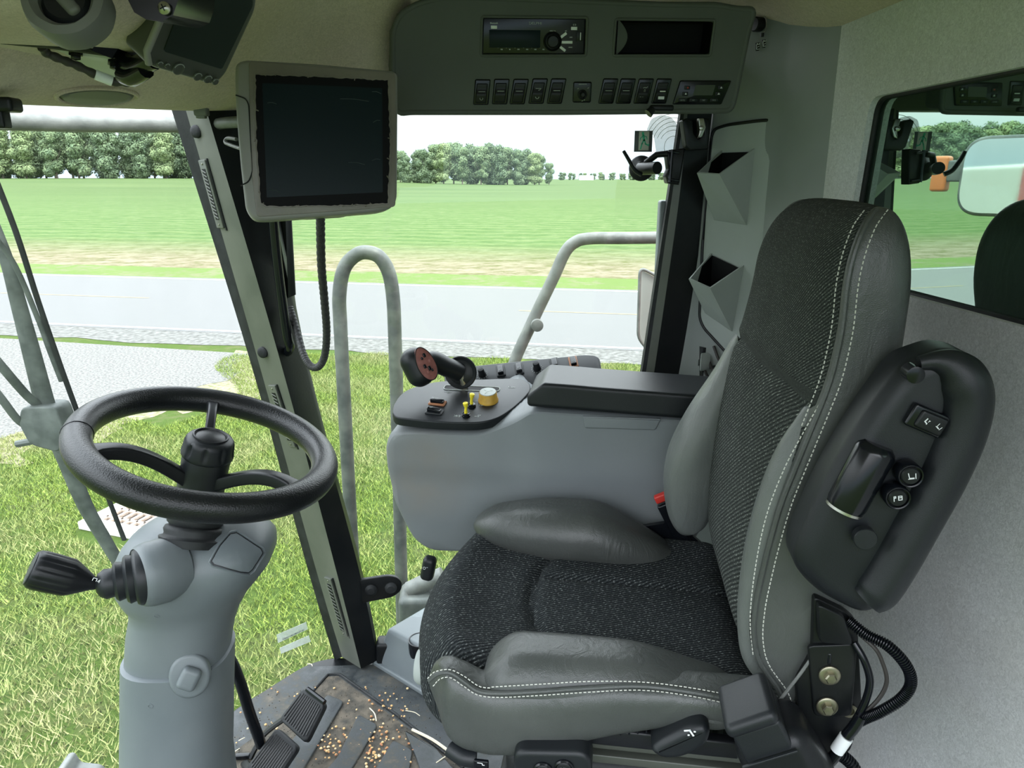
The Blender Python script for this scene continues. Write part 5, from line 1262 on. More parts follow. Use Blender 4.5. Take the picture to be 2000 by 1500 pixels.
# black bracket on the pillar with two rubber buffers
bk = thing('door_latch_bracket', 'black rounded bracket with two rubber buffers on the front pillar', 'bracket', P(750, 1150, Y=1.79))
g = Fr(P(704, 1152, Y=1.775), V((.98, .1, .03)), (0, 0, 1)); 
if g.z.y > 0: g.z = -g.z
q = [(-.015, -.040), (.060, -.033), (.085, -.030), (.108, -.012), (.110, .012), (.098, .028), (.075, .035), (-.015, .030)]
bm = B(); prism(bm, g, [tuple(p) for p in rpoly(q, .016, 5)], -.006, .004, .002); obj('plate', bm, 'blackmetal', bk)
for x_ in (.028, .080):
    bm = B(); lathe(bm, g.at(x_, .0, .003), [(.0165, 0), (.016, .006), (.011, .010), (.009, .012), (.003, .0125)], 24); obj('buffer', bm, 'rubber', bk)
# small stickers on the windshield corner
st = thing('glass_label', 'pair of small barcode labels stuck low on the windshield', 'label', P(572, 1245, Y=1.70))
for q, m_ in (([(540, 1240), (598, 1215), (601, 1229), (543, 1256)], 'clearplastic'), ([(546, 1266), (603, 1241), (607, 1253), (549, 1277)], 'clearplastic')):
    bm = B(); vs = [bm.verts.new(P(u, v, Y=1.70)) for u, v in q]; bm.faces.new(vs); ret = bmesh.ops.extrude_face_region(bm, geom=bm.faces[:]); bmesh.ops.translate(bm, verts=[v for v in ret['geom'] if isinstance(v, bmesh.types.BMVert)], vec=(0, .0008, 0)); obj('label', bm, m_, st)
bm = B()
rng = random.Random(4)
for k in range(26):
    t_ = k/26; u = 552+t_*42; v = 1249-t_*19; p = P(u, v, Y=1.698); box(bm, Fr(p, (1, 0, 0), (0, 0, 1)), (0, 0, 0), (rng.choice((.0006, .0010, .0014)), .0045, .0004))
obj('barcode', bm, 'stickergrey', st)

# ================================================================== STEERING COLUMN
YC = 1.13
col = thing('steering_column', 'grey moulded steering column standing on the cab floor', 'steering column', V((-.50, YC, 0)))
stn = [(.02, 234, 442), (None, 0, 0)]
prof = [(1500, 234, 440), (1450, 234, 441), (1400, 235, 441), (1350, 235, 442), (1292, 236, 443)]
def sect(uL, uR, v, yc, dy, n=40, pw=2.6, zz=None, tilt=0):
    a = P(uL, v, Y=yc-dy*.3); b = P(uR, v, Y=yc-dy*.3); cx = (a.x+b.x)/2; rx = (b.x-a.x)/2; z = a.z if zz is None else zz; out = []
    for k in range(n):
        t = 2*math.pi*k/n; cxn = abs(math.cos(t))**(2/pw)*math.copysign(1, math.cos(t)); sn = abs(math.sin(t))**(2/pw)*math.copysign(1, math.sin(t))
        out.append(V((cx+rx*cxn, yc+dy*sn, z+tilt*cxn*rx)))
    return out
low = [sect(234, 440, 1500, YC, .085, zz=.02)]+[sect(l, r, v, YC, .085) for v, l, r in prof]
bm = B(); loft(bm, low+[sect(246, 434, 1288, YC, .078)]); lo_ = obj('lower_cover', bm, 'grey', col, 'grey lower column cover', sharp=55)
upp = [(1330, 246, 432, .074), (1290, 241, 438, .078), (1240, 244, 446, .078), (1205, 250, 458, .080), (1185, 250, 470, .084), (1170, 236, 478, .092), (1150, 222, 496, .100), (1125, 217, 516, .106), (1100, 220, 526, .106), (1078, 230, 526, .100), (1058, 246, 512, .090), (1042, 268, 490, .076), (1028, 298, 462, .055), (1020, 330, 430, .030)]
bm = B(); loft(bm, [sect(l, r, v, YC+.0*(i), dy, 48, 2.4) for i, (v, l, r, dy) in enumerate(upp)]); up_ = obj('upper_cover', bm, 'grey', col, 'grey upper column cover', sharp=70)
# inset lid on the right shoulder
from mathutils.bvhtree import BVHTree
def tree_of(o):
    me = o.data; off = o.matrix_world.translation if False else V((0, 0, 0)); r_ = root_of(o); L = V(r_.location)
    return BVHTree.FromPolygons([v.co+L for v in me.vertices], [tuple(p.vertices) for p in me.polygons])
bv = tree_of(up_)
def hit(u, v, tr=None, off=0.0):
    d = (P(u, v, Y=1)-CAM).normalized(); h = (tr or bv).ray_cast(CAM, d); return (h[0]+h[1]*off, h[1]) if h[0] else (P(u, v, Y=YC-.05), V((0, -1, 0)))
lid = [(462, 1042), (508, 1072), (512, 1080), (492, 1112), (484, 1118), (470, 1117), (418, 1103), (413, 1096), (430, 1066), (450, 1044)]
def drape(uvs, tr, off, n=10):
    """patch that follows the surface: fan of rings from centre to outline"""
    cu = sum(p[0] for p in uvs)/len(uvs); cv = sum(p[1] for p in uvs)/len(uvs); bm = B(); rings = []
    c0 = bm.verts.new(hit(cu, cv, tr, off)[0]); prev = None
    dense = []
    for i in range(len(uvs)):
        a, b = uvs[i-1], uvs[i]
        for k in range(3): dense.append((a[0]+(b[0]-a[0])*k/3, a[1]+(b[1]-a[1])*k/3))
    for j in range(1, n+1):
        r = [bm.verts.new(hit(cu+(u-cu)*j/n, cv+(v-cv)*j/n, tr, off)[0]) for u, v in dense]
        for i in range(len(r)):
            if prev is None: bm.faces.new((c0, r[i-1], r[i]))
            else: bm.faces.new((prev[i-1], r[i-1], r[i], prev[i]))
        prev = r
    return bm, dense
bm, dn = drape(lid, bv, .0016); obj('lid', bm, 'grey', col, 'smooth inset lid on the shoulder')
bm = B(); tube(bm, [hit(u, v, bv, .001)[0] for u, v in dn], .0012, 6, closed=True); obj('lid_seam', bm, 'black', col)
bm = B(); tube(bm, [hit(453+(u-453)*1.10, 1080+(v-1080)*1.12, bv, .0003)[0] for u, v in dn], .0022, 6, closed=True); obj('lid_rim', bm, 'grey', col)
bvl = tree_of(lo_)
for (u, v, tr) in ((306, 1203, bv), (294, 1379, bvl)):
    p, n = hit(u, v, tr, 0); xx = V((0, 0, 1)).cross(n).normalized(); bm = B(); lathe(bm, Fr(p, xx, n.cross(xx), n), [(.0042, -.002), (.0044, .0006), (.0034, .0008), (.0030, -.001)], 18); obj('screw_hole', bm, 'grey', col)
# speaker in the roof lining
def hitc(u, v, off):
    d = (P(u, v, Y=1)-CAM).normalized(); h = bvc.ray_cast(CAM, d); n = h[1] if h[1].dot(d) < 0 else -h[1]; return h[0]+n*off
spk = thing('speaker_grille', 'oval olive speaker grille in the roof lining above the windshield', 'speaker', hitc(188, 190, 0))
el = [(188+77*math.cos(2*math.pi*k/40), 187+16*math.sin(2*math.pi*k/40)) for k in range(40)]
bm = B(); c0 = bm.verts.new(hitc(188, 187, .004)); prev = None
for j in range(1, 9):
    r = [bm.verts.new(hitc(188+(u-188)*j/8, 187+(v-187)*j/8, .004 if j < 8 else -.002)) for u, v in el]
    for i in range(40):
        if prev is None: bm.faces.new((c0, r[i-1], r[i]))
        else: bm.faces.new((prev[i-1], r[i-1], r[i], prev[i]))
    prev = r
obj('mesh', bm, 'vent', spk)
bm = B(); tube(bm, [hitc(188+(u-188)*1.03, 187+(v-187)*1.05, .001) for u, v in el], .0035, 8, closed=True); obj('rim', bm, 'felt', spk)
# round knob at the column front
p, n = hit(374, 1312, bvl, 0); p = p+V((.003, -.014, .004)); n = V((.25, -.93, .22)).normalized(); xx = V((0, 0, 1)).cross(n).normalized(); g = Fr(p, xx, n.cross(xx), n)
bm = B(); lathe(bm, g, [(.031, -.01), (.031, .003), (.029, .006), (.026, .007)], 36, lobes=lambda h, a: 1+.18*abs(math.sin(a))**2); kb = obj('height_knob', bm, 'grey', col, 'round grey turn knob')
bm = B(); rbox(bm, g.rot(R(60)), (0, .0, .014), (.036, .030, .020), .008, 4); obj('grip', bm, 'grey', kb)
# rubber boot under the wheel
WC = V((-.418, 1.12, .893)); WN = V((.30, -.055, 1)).normalized()
xx = V((0, 1, 0)).cross(WN).normalized(); GW = Fr(WC, xx, WN.cross(xx), WN)
bc = P(378, 1040, Y=1.09); ht = (WC-bc).length
bd = (GW.w(0, 0, -.05)-bc).normalized(); x3 = V((0, 1, 0)).cross(bd).normalized(); gb = Fr(bc, x3, bd.cross(x3), bd)
bm = B(); lathe(bm, gb, [(.048, -.02), (.050, -.008), (.044, -.006), (.043, -.002), (.045, .004), (.043, .009), (.037, .011), (.042, .016), (.042, .023), (.035, .026), (.038, .032), (.036, .040), (.030, .046)], 36); obj('rubber_boot', bm, 'rubber', col, 'ribbed black rubber boot', sharp=60)
# --- stalk
stt = thing('column_stalk', 'fat ribbed black stalk lever sticking out left of the column', 'stalk', P(205, 1140, Y=1.06))
sp_ = [P(256, 1130, Y=1.012), P(205, 1141, Y=.998), P(172, 1137, Y=.99), P(62, 1110, Y=.965)]
d0 = (sp_[1]-sp_[0]).normalized(); yy = V((0, 0, 1)); x0 = d0.cross(yy).normalized(); g = Fr(sp_[0]-d0*.012, x0, d0.cross(x0), d0); Lb = (sp_[1]-sp_[0]).length
bm = B(); lathe(bm, g, [(.040, -.01), (.042, .002), (.039, .007), (.034, .008), (.036, .016), (.032, .020), (.027, .021), (.029, .030), (.025, .034), (.021, .035), (.022, .046), (.017, .054), (.010, .058)], 36); obj('bellows', bm, 'softblack', stt, 'ribbed bellows boot', sharp=50)
cd = (sp_[0]-V((-.43, 1.13, sp_[0].z-.02))).normalized(); cd = (cd+d0*.9).normalized(); cx_ = cd.cross(V((0, 0, 1))).normalized(); gc = Fr(sp_[0]-d0*.010, cx_, cd.cross(cx_), cd)
bm = B(); lathe(bm, gc, [(.018, -.080), (.040, -.066), (.049, -.035), (.048, -.012), (.045, -.002), (.042, .001), (.040, -.004)], 40); obj('collar', bm, 'grey', col, 'rounded boss around the stalk')
d1 = (sp_[3]-sp_[2]).normalized(); x1 = d1.cross(yy).normalized(); g1 = Fr(sp_[2], x1, d1.cross(x1), d1); L1_ = (sp_[3]-sp_[2]).length
bm = B(); tube(bm, spline([g.w(0, 0, .045), sp_[1]+V((0, 0, -.001)), sp_[2]], 5), .0085, 14); obj('stalk_rod', bm, 'black', stt)
def lob(h, a): return 1-(.05*(max(0, math.cos(12*a))**2) if .022 < h < L1_-.006 else 0)
bm = B(); lathe(bm, g1, [(.008, -.012), (.010, -.006), (.018, .008), (.024, .020), (.0265, .026), (.0275, .05), (.0275, L1_-.01), (.0265, L1_-.003), (.024, L1_)], 96, lobes=lob); obj('handle', bm, 'black', stt, 'fluted black handle', sharp=50)
bm = B(); lathe(bm, g1, [(.0235, L1_-.002), (.0235, L1_+.0012), (.0225, L1_+.002), (.001, L1_+.002)], 40); ec = obj('end_cap', bm, 'softblack', stt)
bm = B(); stroke(bm, g1.at(0, 0, L1_+.002), circ(0, 0, .0175, 36), .0006); stroke(bm, g1.at(0, 0, L1_+.002), circ(0, 0, .002, 8), .0006); obj('ring_mark', bm, 'grey', ec)
sgn_p = g1.w(0, 0, .012); gg = Fr(P(186, 1132, Y=.970), d1*-1, (0, 0, 1)); bm = B(); stroke(bm, gg, [(-.003, -.002), (-.003, .002), (.002, .002), (.002, -.002)], .0008); stroke(bm, gg, [(.004, -.002), (.006, .001), (.006, -.003)], .0008); obj('symbol', bm, 'white', stt)

# --- steering wheel
swl = thing('steering_wheel', 'black three spoke steering wheel with a fluted centre knob', 'steering wheel', WC-WN*.05)
RW = .1805
bm = B(); tube(bm, [GW.w(RW*math.cos(2*math.pi*k/96), RW*math.sin(2*math.pi*k/96), 0) for k in range(96)], .0215, 24, closed=True, up=WN); rm = obj('rim', bm, 'rim', swl, 'grained black rim', sharp=80)
a_ = math.radians(200); bm = B(); tube(bm, [GW.w(RW*math.cos(a_)+.0217*math.cos(t)*math.cos(a_), RW*math.sin(a_)+.0217*math.cos(t)*math.sin(a_), .0217*math.sin(t)) for t in [2*math.pi*k/24 for k in range(24)]], .0007, 5, closed=True); obj('rim_joint', bm, 'gloss', rm)
for ang in (107, 218, 338):
    a_ = math.radians(ang); dr = GW.x*math.cos(a_)+GW.y*math.sin(a_); tg_ = WN.cross(dr)
    pts = []
    for k in range(13):
        t = k/12; r = .026+(RW-.028)*t; pts.append(GW.o+dr*r+WN*(-.055+.062*math.sin(t*math.pi*.62)+ -.008*t))
    bm = B(); rings = []
    for k, p in enumerate(pts):
        t = k/12; wd = .013-.003*math.sin(math.pi*t)+.004*(t > .9); hh = .013-.004*t
        if ang == 107: wd *= .75
        sec = rpoly([(-wd, -hh), (wd, -hh), (wd, hh), (-wd, hh)], .004, 3); rings.append([p+tg_*q[0]+WN*q[1] for q in sec])
    loft(bm, rings); obj('spoke', bm, 'black', swl)
GK = GW.at(0, 0, -.024)
bm = B(); lathe(bm, GK, [(.030, -.065), (.036, -.060), (.036, -.030), (.036, -.012), (.0365, .006), (.035, .010)], 44); obj('hub', bm, 'softblack', swl)
def kl(h, a): return 1-(.10*max(0, math.cos(9*a))**3 if .014 < h < .036 else 0)
bm = B(); lathe(bm, GK, [(.037, .008), (.039, .010), (.0395, .014), (.0385, .020), (.0375, .032), (.036, .037), (.033, .041), (.027, .043)], 108, lobes=kl); kn = obj('centre_knob', bm, 'softblack', swl, 'fluted black centre knob', sharp=50)
bm = B(); lathe(bm, GK, [(.027, .042), (.0265, .0455), (.0245, .046), (.023, .043)], 44); obj('cap_ring', bm, 'black', kn)
bm = B(); lathe(bm, GK, [(.0232, .0425), (.020, .0445), (.001, .045)], 40); obj('cap', bm, 'black', kn)

# --- pedals
def pedal(corners, name, label, th=.014):
    q = [P(u, v, Z=z) for u, v, z in corners]; c = sum(q, V())/4; x = (q[1]-q[0]+q[2]-q[3]).normalized(); y = (q[3]-q[0]+q[2]-q[1]).normalized(); g = Fr(c, x, y)
    if g.z.z < 0: g = Fr(c, -x, y)
    pts = [((p-c).dot(g.x), (p-c).dot(g.y)) for p in q]
    t = thing('brake_pedal', label, 'pedal', c-V((0, 0, .02)), None)
    ar = sum(pts[i-1][0]*pts[i][1]-pts[i][0]*pts[i-1][1] for i in range(4))
    rp = [tuple(p) for p in rpoly(pts, .012, 5)]
    bm = B(); prism(bm, g, rp, -th, .0, .004, 3); obj('pad', bm, 'rubber', t, 'ribbed rubber pad')
    w_ = max(p[0] for p in pts)-min(p[0] for p in pts); 
    lx = (V(pts[1])-V(pts[0])); 
    bm = B()
    for k in range(12):
        s_ = (k+1)/13; a = V(pts[0]).lerp(V(pts[3]), s_) if False else V(pts[0]).lerp(V(pts[1]), s_); b = V(pts[3]).lerp(V(pts[2]), s_); d = (b-a)
        a2 = a+d*.10; b2 = b-d*.10
        if s_ < .12 or s_ > .88: a2 = a+d*.16; b2 = b-d*.16
        tube(bm, [g.w(a2.x, a2.y, .0), g.w(b2.x, b2.y, .0)], .0026, 6)
    obj('ribs', bm, 'rim', t)
    return t, g
# corners: tl, tr, br, bl with heights (pads lean back)
t1, g1_ = pedal([(590, 1343, .155), (636, 1375, .145), (595, 1452, .085), (545, 1405, .095)], 'a', 'far ribbed black brake pedal, the upper one of the pair')
t2, g2_ = pedal([(540, 1420, .150), (582, 1458, .140), (528, 1540, .080), (478, 1500, .090)], 'b', 'near ribbed black brake pedal, cut by the bottom edge')
bm = B(); tube(bm, [P(600, 1346, Z=.157), P(634, 1372, Z=.150)], .006, 8); obj('metal_edge', bm, 'gloss', t1)
bm = B(); tube(bm, spline([P(560, 1400, Z=.10), P(520, 1430, Z=.06), P(500, 1460, Z=.03), P(490, 1480, Z=.01)], 6), .010, 8, flat=.6); obj('pedal_arm', bm, 'blackmetal', t1)
bm = B(); tube(bm, spline([P(500, 1500, Z=.07), P(485, 1500, Z=.04), P(478, 1490, Z=.01)], 6), .010, 8, flat=.6); obj('pedal_arm', bm, 'blackmetal', t2)
bm = B(); rbox(bm, Fr(P(474, 1477, Z=.012), (1, 0, 0), (0, 1, 0)), (0, 0, 0), (.035, .012, .012), .003, 2); obj('pivot', bm, 'gloss', t2)
bm = B(); tube(bm, spline([P(430, 1270, Y=1.30), P(448, 1285, Y=1.32), P(468, 1330, Y=1.34), P(487, 1390, Y=1.36), P(505, 1440, Y=1.37), P(510, 1455, Y=1.375)], 8), .0115, 14); solo('footrest_bar', bm, 'gloss', 'bent glossy black bar running from the column down to the floor mat', 'bar')
# pale corner of an outside part, lower left
bm = B(); g = Fr(P(130, 1500, Y=1.45), (1, 0, 0), (0, 0, 1)); prism(bm, g, [tuple(p) for p in rpoly([(-.03, -.06), (-.012, .012), (.005, .018), (.016, -.012), (.06, -.02), (.09, -.06)], .008, 4)], -.03, .02, .005); solo('lamp_bracket', bm, 'alu', 'pale grey corner of an outside bracket at the bottom left edge', 'bracket')

# ================================================================== OVERHEAD
ovh = thing('overhead_console', 'dark grey overhead console above the side window with a row of switches', 'overhead console', P(1100, 215, Y=1.6))
GO = Fr(P(1100, 114, Y=1.50), (1, 0, 0), (0, .20, -1)); GO = Fr(GO.o, (1, 0, 0), V((0, -.16, 1)))    # x right, y up, z toward the cab
def oo(u, v, off=0):
    d = P(u, v, Y=1)-CAM; t = (GO.o-CAM).dot(GO.z)/d.dot(GO.z); q = CAM+d*t-GO.o; return (q.dot(GO.x), q.dot(GO.y))
def of(u, v, h=0): x, y = oo(u, v); return GO.at(x, y, h)
ou = [(768, 130), (768, 60), (782, 28), (815, 8), (870, -6), (1100, 2), (1300, 10), (1400, 10), (1440, 18), (1475, 18), (1462, 60), (1450, 120), (1436, 190), (1428, 216), (1100, 219), (900, 219), (800, 219), (778, 222), (770, 190)]
opn = [tuple(p) for p in rpoly([oo(*p) for p in ou], .012, 4)]
radio_hole = [oo(u, v) for u, v in ((944, 34), (1145, 36), (1142, 107), (942, 107))]
bay_hole = [oo(u, v) for u, v in ((1205, 39), (1394, 41), (1385, 107), (1200, 107))]
bm = B(); 
def plate_holes(bm, g, outer, holes, z0, z1):
    lay = []
    for z in (z0, z1):
        loops = [[bm.verts.new(g.w(p[0], p[1], z)) for p in l] for l in [outer]+holes]
        ed = [bm.edges.new((l[i-1], l[i])) for l in loops for i in range(len(l))]
        bmesh.ops.triangle_fill(bm, edges=ed, use_beauty=True); lay.append(loops)
    for A, Bq in zip(*lay):
        for i in range(len(A)): bm.faces.new((A[i-1], A[i], Bq[i], Bq[i-1]))
    return bm
plate_holes(bm, GO, opn, [rpoly(radio_hole, .004, 3), rpoly(bay_hole, .004, 3)], -.06, 0)
# round the rim a little
body = obj('console_body', bm, 'overhead', ovh, sharp=40)
bm = B(); tube(bm, [GO.w(p[0], p[1], -.004) for p in opn], .006, 10, closed=True); obj('rounded_edge', bm, 'overhead', ovh, sharp=70)
bm = B(); tube(bm, [V(p)+V((0, 0, 0)) for p in [GO.w(p[0], p[1], -.006) for p in opn[-16:]+opn[:22]]], .0022, 6); 
bm.free()
# left flank sweeping back to the pillar
bm = B(); cf = [(768, 215), (764, 130), (766, 60), (780, 26), (812, 6)]
vs = [[bm.verts.new(GO.w(*oo(u+4, v), -.004)) for u, v in cf], [bm.verts.new(GO.w(*oo(u-10, v), -.05)) for u, v in cf], [bm.verts.new(GO.w(*oo(u-14, v), -.14)) for u, v in cf]]
for A, Bq in zip(vs, vs[1:]):
    for i in range(1, len(A)): bm.faces.new((A[i-1], A[i], Bq[i], Bq[i-1]))
obj('left_flank', bm, 'overhead', ovh)
# open storage bay
def bay(g, hole, depth, name, mat):
    bm = B(); c = [V((*p, 0)) for p in hole]; f0 = [bm.verts.new(g.w(p.x, p.y, -.002)) for p in c]; m = sum(c, V())/4; f1 = [bm.verts.new(g.w(m.x+(p.x-m.x)*.97, m.y+(p.y-m.y)*.9, -depth)) for p in c]
    for i in range(4): bm.faces.new((f0[i-1], f0[i], f1[i], f1[i-1]))
    bm.faces.new(f1); return obj(name, bm, mat, ovh, 'open black storage bay')
by = bay(GO, bay_hole, .055, 'storage_bay', 'bezelblack')
bm = B(); g = of(1212, 73, -.012); prism(bm, g, [(-.005+.020*math.sin(math.pi*k/12)*1.0, -.032+.064*k/12) for k in range(13)], -.02, .004, .001); obj('finger_cutout', bm, 'overhead', by)
for hl, nm in ((radio_hole, 'radio'), (bay_hole, 'bay')):
    bm = B(); m = V((sum(p[0] for p in hl)/4, sum(p[1] for p in hl)/4)); rr = [GO.w(m.x+(p[0]-m.x)*1.025, m.y+(p[1]-m.y)*1.05, .0) for p in rpoly(hl, .004, 3)]; tube(bm, rr, .0026, 8, closed=True); obj('opening_rim', bm, 'overhead', ovh)
# rocker switches, each in a slanted recess
sw = [(941, 180, 0), (978, 179, 1), (1014, 179, 2), (1051, 178, 3), (1087, 178, 2), (1188, 178, 4), (1222, 178, 4), (1257, 178, 5), (1292, 178, 6)]
for i, (u, v, k) in enumerate(sw):
    g = of(u, v, .0); sk = -.10 if i < 2 else -.17
    def shear(a, b, c, sk=sk): return a+(b*(-sk)), b, c
    bm = B(); rbox(bm, g, (0, 0, -.001), (.0300, .046, .006), .005, 3, shear); rs = obj('rocker_switch', bm, 'gloss', ovh)
    def rk_(a, b, c, sk=sk): return a+b*(-sk), b, c+(.0035*(1 if b < -.0 else -.2)*(1-abs(b+.004)/.02) if c > .002 else 0)
    bm = B(); rbox(bm, g, (-.0005, -.002, .001), (.021, .035, .006), .002, 3, rk_, dens=6); obj('rocker', bm, 'black', rs)
    bm = B(); h = g.at(0, 0, .0062)
    if k in (1, 2, 4): rbox(bm, h, (.0, .000, -.0012), (.013, .0035, .0008), .0003, 1)
    if k == 0: rbox(bm, h, (.0, .000, -.0012), (.013, .003, .0008), .0003, 1); stroke(bm, h.at(-.001, -.011), circ(0, 0, .0028, 10), .0008)
    if k == 3: stroke(bm, h.at(0, .003), [(-.005, .002), (.005, .002), (.002, -.001), (.0, -.001)], .0009); stroke(bm, h.at(-.002, -.010), circ(0, 0, .0032, 10), .0012)
    if k == 5: stroke(bm, h.at(.002, .006), [(-.004, 0), (-.001, .001), (.001, 0), (.004, .002)], .0010); stroke(bm, h.at(-.003, -.010), [(-.004, 0), (-.001, .001), (.001, 0), (.004, .002)], .0010); stroke(bm, h, [(-.001, -.005), (.001, -.005), (.002, .003), (0, .003), (-.001, -.005)], .0006)
    if k == 6: rbox(bm, h, (.001, -.001, 0), (.011, .004, .0008), .0003, 1); rbox(bm, h, (-.001, -.0105, 0), (.012, .008, .0008), .0003, 1)
    obj('symbol', bm, 'dim' if k != 6 else 'white', rs)
g = of(1137, 180, 0); bm = B(); rbox(bm, g, (0, 0, -.001), (.036, .038, .007), .006, 4); mj = obj('mirror_joystick', bm, 'gloss', ovh, 'black mirror adjuster with a small joystick')
bm = B(); lathe(bm, g.at(0, -.004, .003), [(.009, 0), (.009, .003), (.006, .005), (.005, .010), (.003, .012)], 20); obj('joystick', bm, 'black', mj)
bm = B(); stroke(bm, g.at(0, .014, .003), [(-.007, 0), (.007, .0005)], .0012)
for x_, y_ in ((-.009, .006), (.010, .007), (.0, -.016), (.004, -.014)): stroke(bm, g.at(x_, y_, .003), [(0, 0), (.001, .001)], .0012)
obj('symbol', bm, 'dim', mj)
# radio
rd = thing('car_radio', 'black car radio with a round volume knob in the overhead console', 'radio', of(1044, 107, -.02).o)
m = V((sum(p[0] for p in radio_hole)/4, sum(p[1] for p in radio_hole)/4)); rh = [(m.x+(p[0]-m.x)*1.0, m.y+(p[1]-m.y)*1.0) for p in radio_hole]
bm = B(); prism(bm, GO, rpoly(rh, .002, 2), -.04, -.006, .0015); obj('faceplate', bm, 'gloss', rd)
ZR = -.0056
bm = B(); g = of(1010, 76, ZR); rbox(bm, g, (-.004, 0, 0), (.095, .030, .0016), .0006, 1); obj('display', bm, 'screen', rd, 'dark display')
g = of(1080, 81, ZR); bm = B(); lathe(bm, g, [(.0165, 0), (.0168, .003), (.015, .005), (.0135, .002), (.011, .003), (.0105, .010), (.009, .0115), (.001, .012)], 36); obj('volume_knob', bm, 'black', rd)
text(of(1046, 45.5, ZR), 'DELPHI', .0060, 'brand_lettering', 'dim', rd, sx=1.25)
text(of(965, 45, ZR), 'Bluetooth', .0036, 'lettering', 'white', rd)
text(of(965, 61, ZR), 'Phone', .0028, 'lettering', 'white', rd); text(of(965, 65, ZR), 'or Pair', .0028, 'lettering', 'white', rd)
text(of(1123, 48, ZR), '(( ))', .0038, 'lettering', 'white', rd); 
text(of(1080, 60.5, ZR), 'MENU TA', .0026, 'lettering', 'white', rd); text(of(1106, 60.5, ZR), 'AM', .0026, 'lettering', 'white', rd)
text(of(1116, 73, ZR), 'SEEK', .0026, 'lettering', 'white', rd); text(of(1115, 92.5, ZR), 'BAND', .0026, 'lettering', 'white', rd)
for i, (u, s_) in enumerate(((973, '1'), (989, '2'), (1006, '3'), (1023, '4'), (1039, '5'), (1055, '6'))):
    text(of(u, 93.5, ZR), s_, .0026, 'lettering', 'white', rd); bm = B(); rbox(bm, of(u+7, 96.5, ZR), (0, 0, .0003), (.0042 if i != 1 else .003, .0022, .0008), .0003, 1); obj('preset_button', bm, 'dim', rd)
bm = B(); rbox(bm, of(965, 53, ZR), (0, 0, .0004), (.0115, .0055, .0014), .0006, 1); obj('phone_button', bm, 'white', rd)
bm = B(); rbox(bm, of(1122, 55.5, ZR), (0, 0, .0004), (.0115, .0055, .0014), .0006, 1); obj('sound_button', bm, 'white', rd)
for (u, v, an, l_) in ((1101, 69, 35, .014), (1108, 82.5, 0, .021), (1099, 95, -35, .014)):
    bm = B(); rbox(bm, of(u, v, ZR).rot(R(an)), (0, 0, .0006), (l_, .0048, .0016), .0007, 1); obj('bar_button', bm, 'white', rd)
bm = B(); rbox(bm, of(1133, 71, ZR), (0, 0, .0004), (.0125, .017, .0012), .0008, 1); us = obj('socket_door', bm, 'black', rd)
bm = B(); rbox(bm, of(1134.5, 71, ZR), (0, 0, .0012), (.0016, .013, .0006), .0002, 1); obj('socket_mark', bm, 'white', us)
# climate control
cc = thing('climate_control', 'black slanted climate control unit at the right end of the switch row', 'climate control', of(1365, 200, -.02).o)
cq = [oo(u, v) for u, v in ((1313, 204), (1328, 157), (1428, 157), (1408, 204))]
bm = B(); prism(bm, GO, rpoly(cq, .003, 3), -.03, .004, .002); obj('faceplate', bm, 'gloss', cc)
bm = B(); lq = [oo(u, v) for u, v in ((1352, 186), (1358, 166), (1396, 166), (1390, 186))]; prism(bm, GO, rpoly(lq, .001, 2), .002, .0048); obj('display', bm, 'lcd', cc)
for (u, v, m_) in ((1341, 171, 'red'), (1337, 183, 'screen'), (1406, 171, 'black'), (1401, 183, 'black')):
    bm = B(); rbox(bm, of(u, v, .0045), (0, 0, 0), (.011, .007, .002), .0009, 2); b_ = obj('button', bm, 'black', cc); bm = B(); stroke(bm, of(u+1, v, .0057), [(-.0015, -.0008), (.0015, -.0008), (0, .0014), (-.0015, -.0008)], .0009); obj('symbol', bm, m_ if m_ == 'red' else 'white', b_)
M['bluep'] = principled('blue_print', (.04, .10, .45), .5)
for (u, s_) in ((1332, 'AUTO'), (1353, 'A/C'), (1373, 'DEF'), (1393, 'ECO')):
    bm = B(); rbox(bm, of(u, 195.5, .0045), (0, 0, 0), (.016, .0065, .002), .0009, 2); b_ = obj('button', bm, 'black', cc); text(of(u, 195.5, .0057), s_, .0032, 'lettering', 'dim', b_)
# hook below the console
hk = thing('coat_hook', 'small black hook under the overhead console', 'hook', P(1290, 212, Y=1.50))
bm = B(); rbox(bm, Fr(P(1292, 211, Y=1.475), (1, 0, 0), (0, 0, 1)), (0, 0, 0), (.046, .011, .012), .004, 3); obj('base', bm, 'black', hk)
bm = B(); tube(bm, [P(1276, 212, Y=1.47), P(1266, 222, Y=1.468)], lambda t: .006+.003*t, 12); obj('peg', bm, 'black', hk)
# paper edge of the roof lining above the console
# ================================================================== SIDE PANEL with two pockets
spn = thing('storage_organizer', 'grey inset storage panel with two angular pockets beside the rear pillar', 'storage panel', P(1450, 690, Y=1.70))
YP = 1.722
def PP(u, v, dy=0): return P(u, v, Y=YP+dy)
po = [(1390, 266), (1396, 252), (1420, 244), (1480, 236), (1545, 232), (1570, 234), (1563, 470), (1556, 700), (1470, 700), (1420, 690), (1374, 640), (1366, 620), (1372, 480)]
GPn = Fr((0, YP, 0), (1, 0, 0), (0, 0, 1))           # z -> -Y toward camera
def pw(u, v): q = PP(u, v); return (q.x, q.z)
def curvepanel(x, z): # follow the trim plan
    sh = lambda i: (0 if i > 12 or z > 1.44 else (1-i/12)*.055*(1.44-z)/.6)
    for i in range(30):
        a, b = plan(i/30), plan((i+1)/30); a = (a[0]-sh(i), a[1]); b = (b[0]-sh(i+1), b[1])
        if a[0] <= x <= b[0]: return a[1]+(b[1]-a[1])*(x-a[0])/(b[0]-a[0])
    return plan(0)[1] if x < .6 else plan(1)[1]
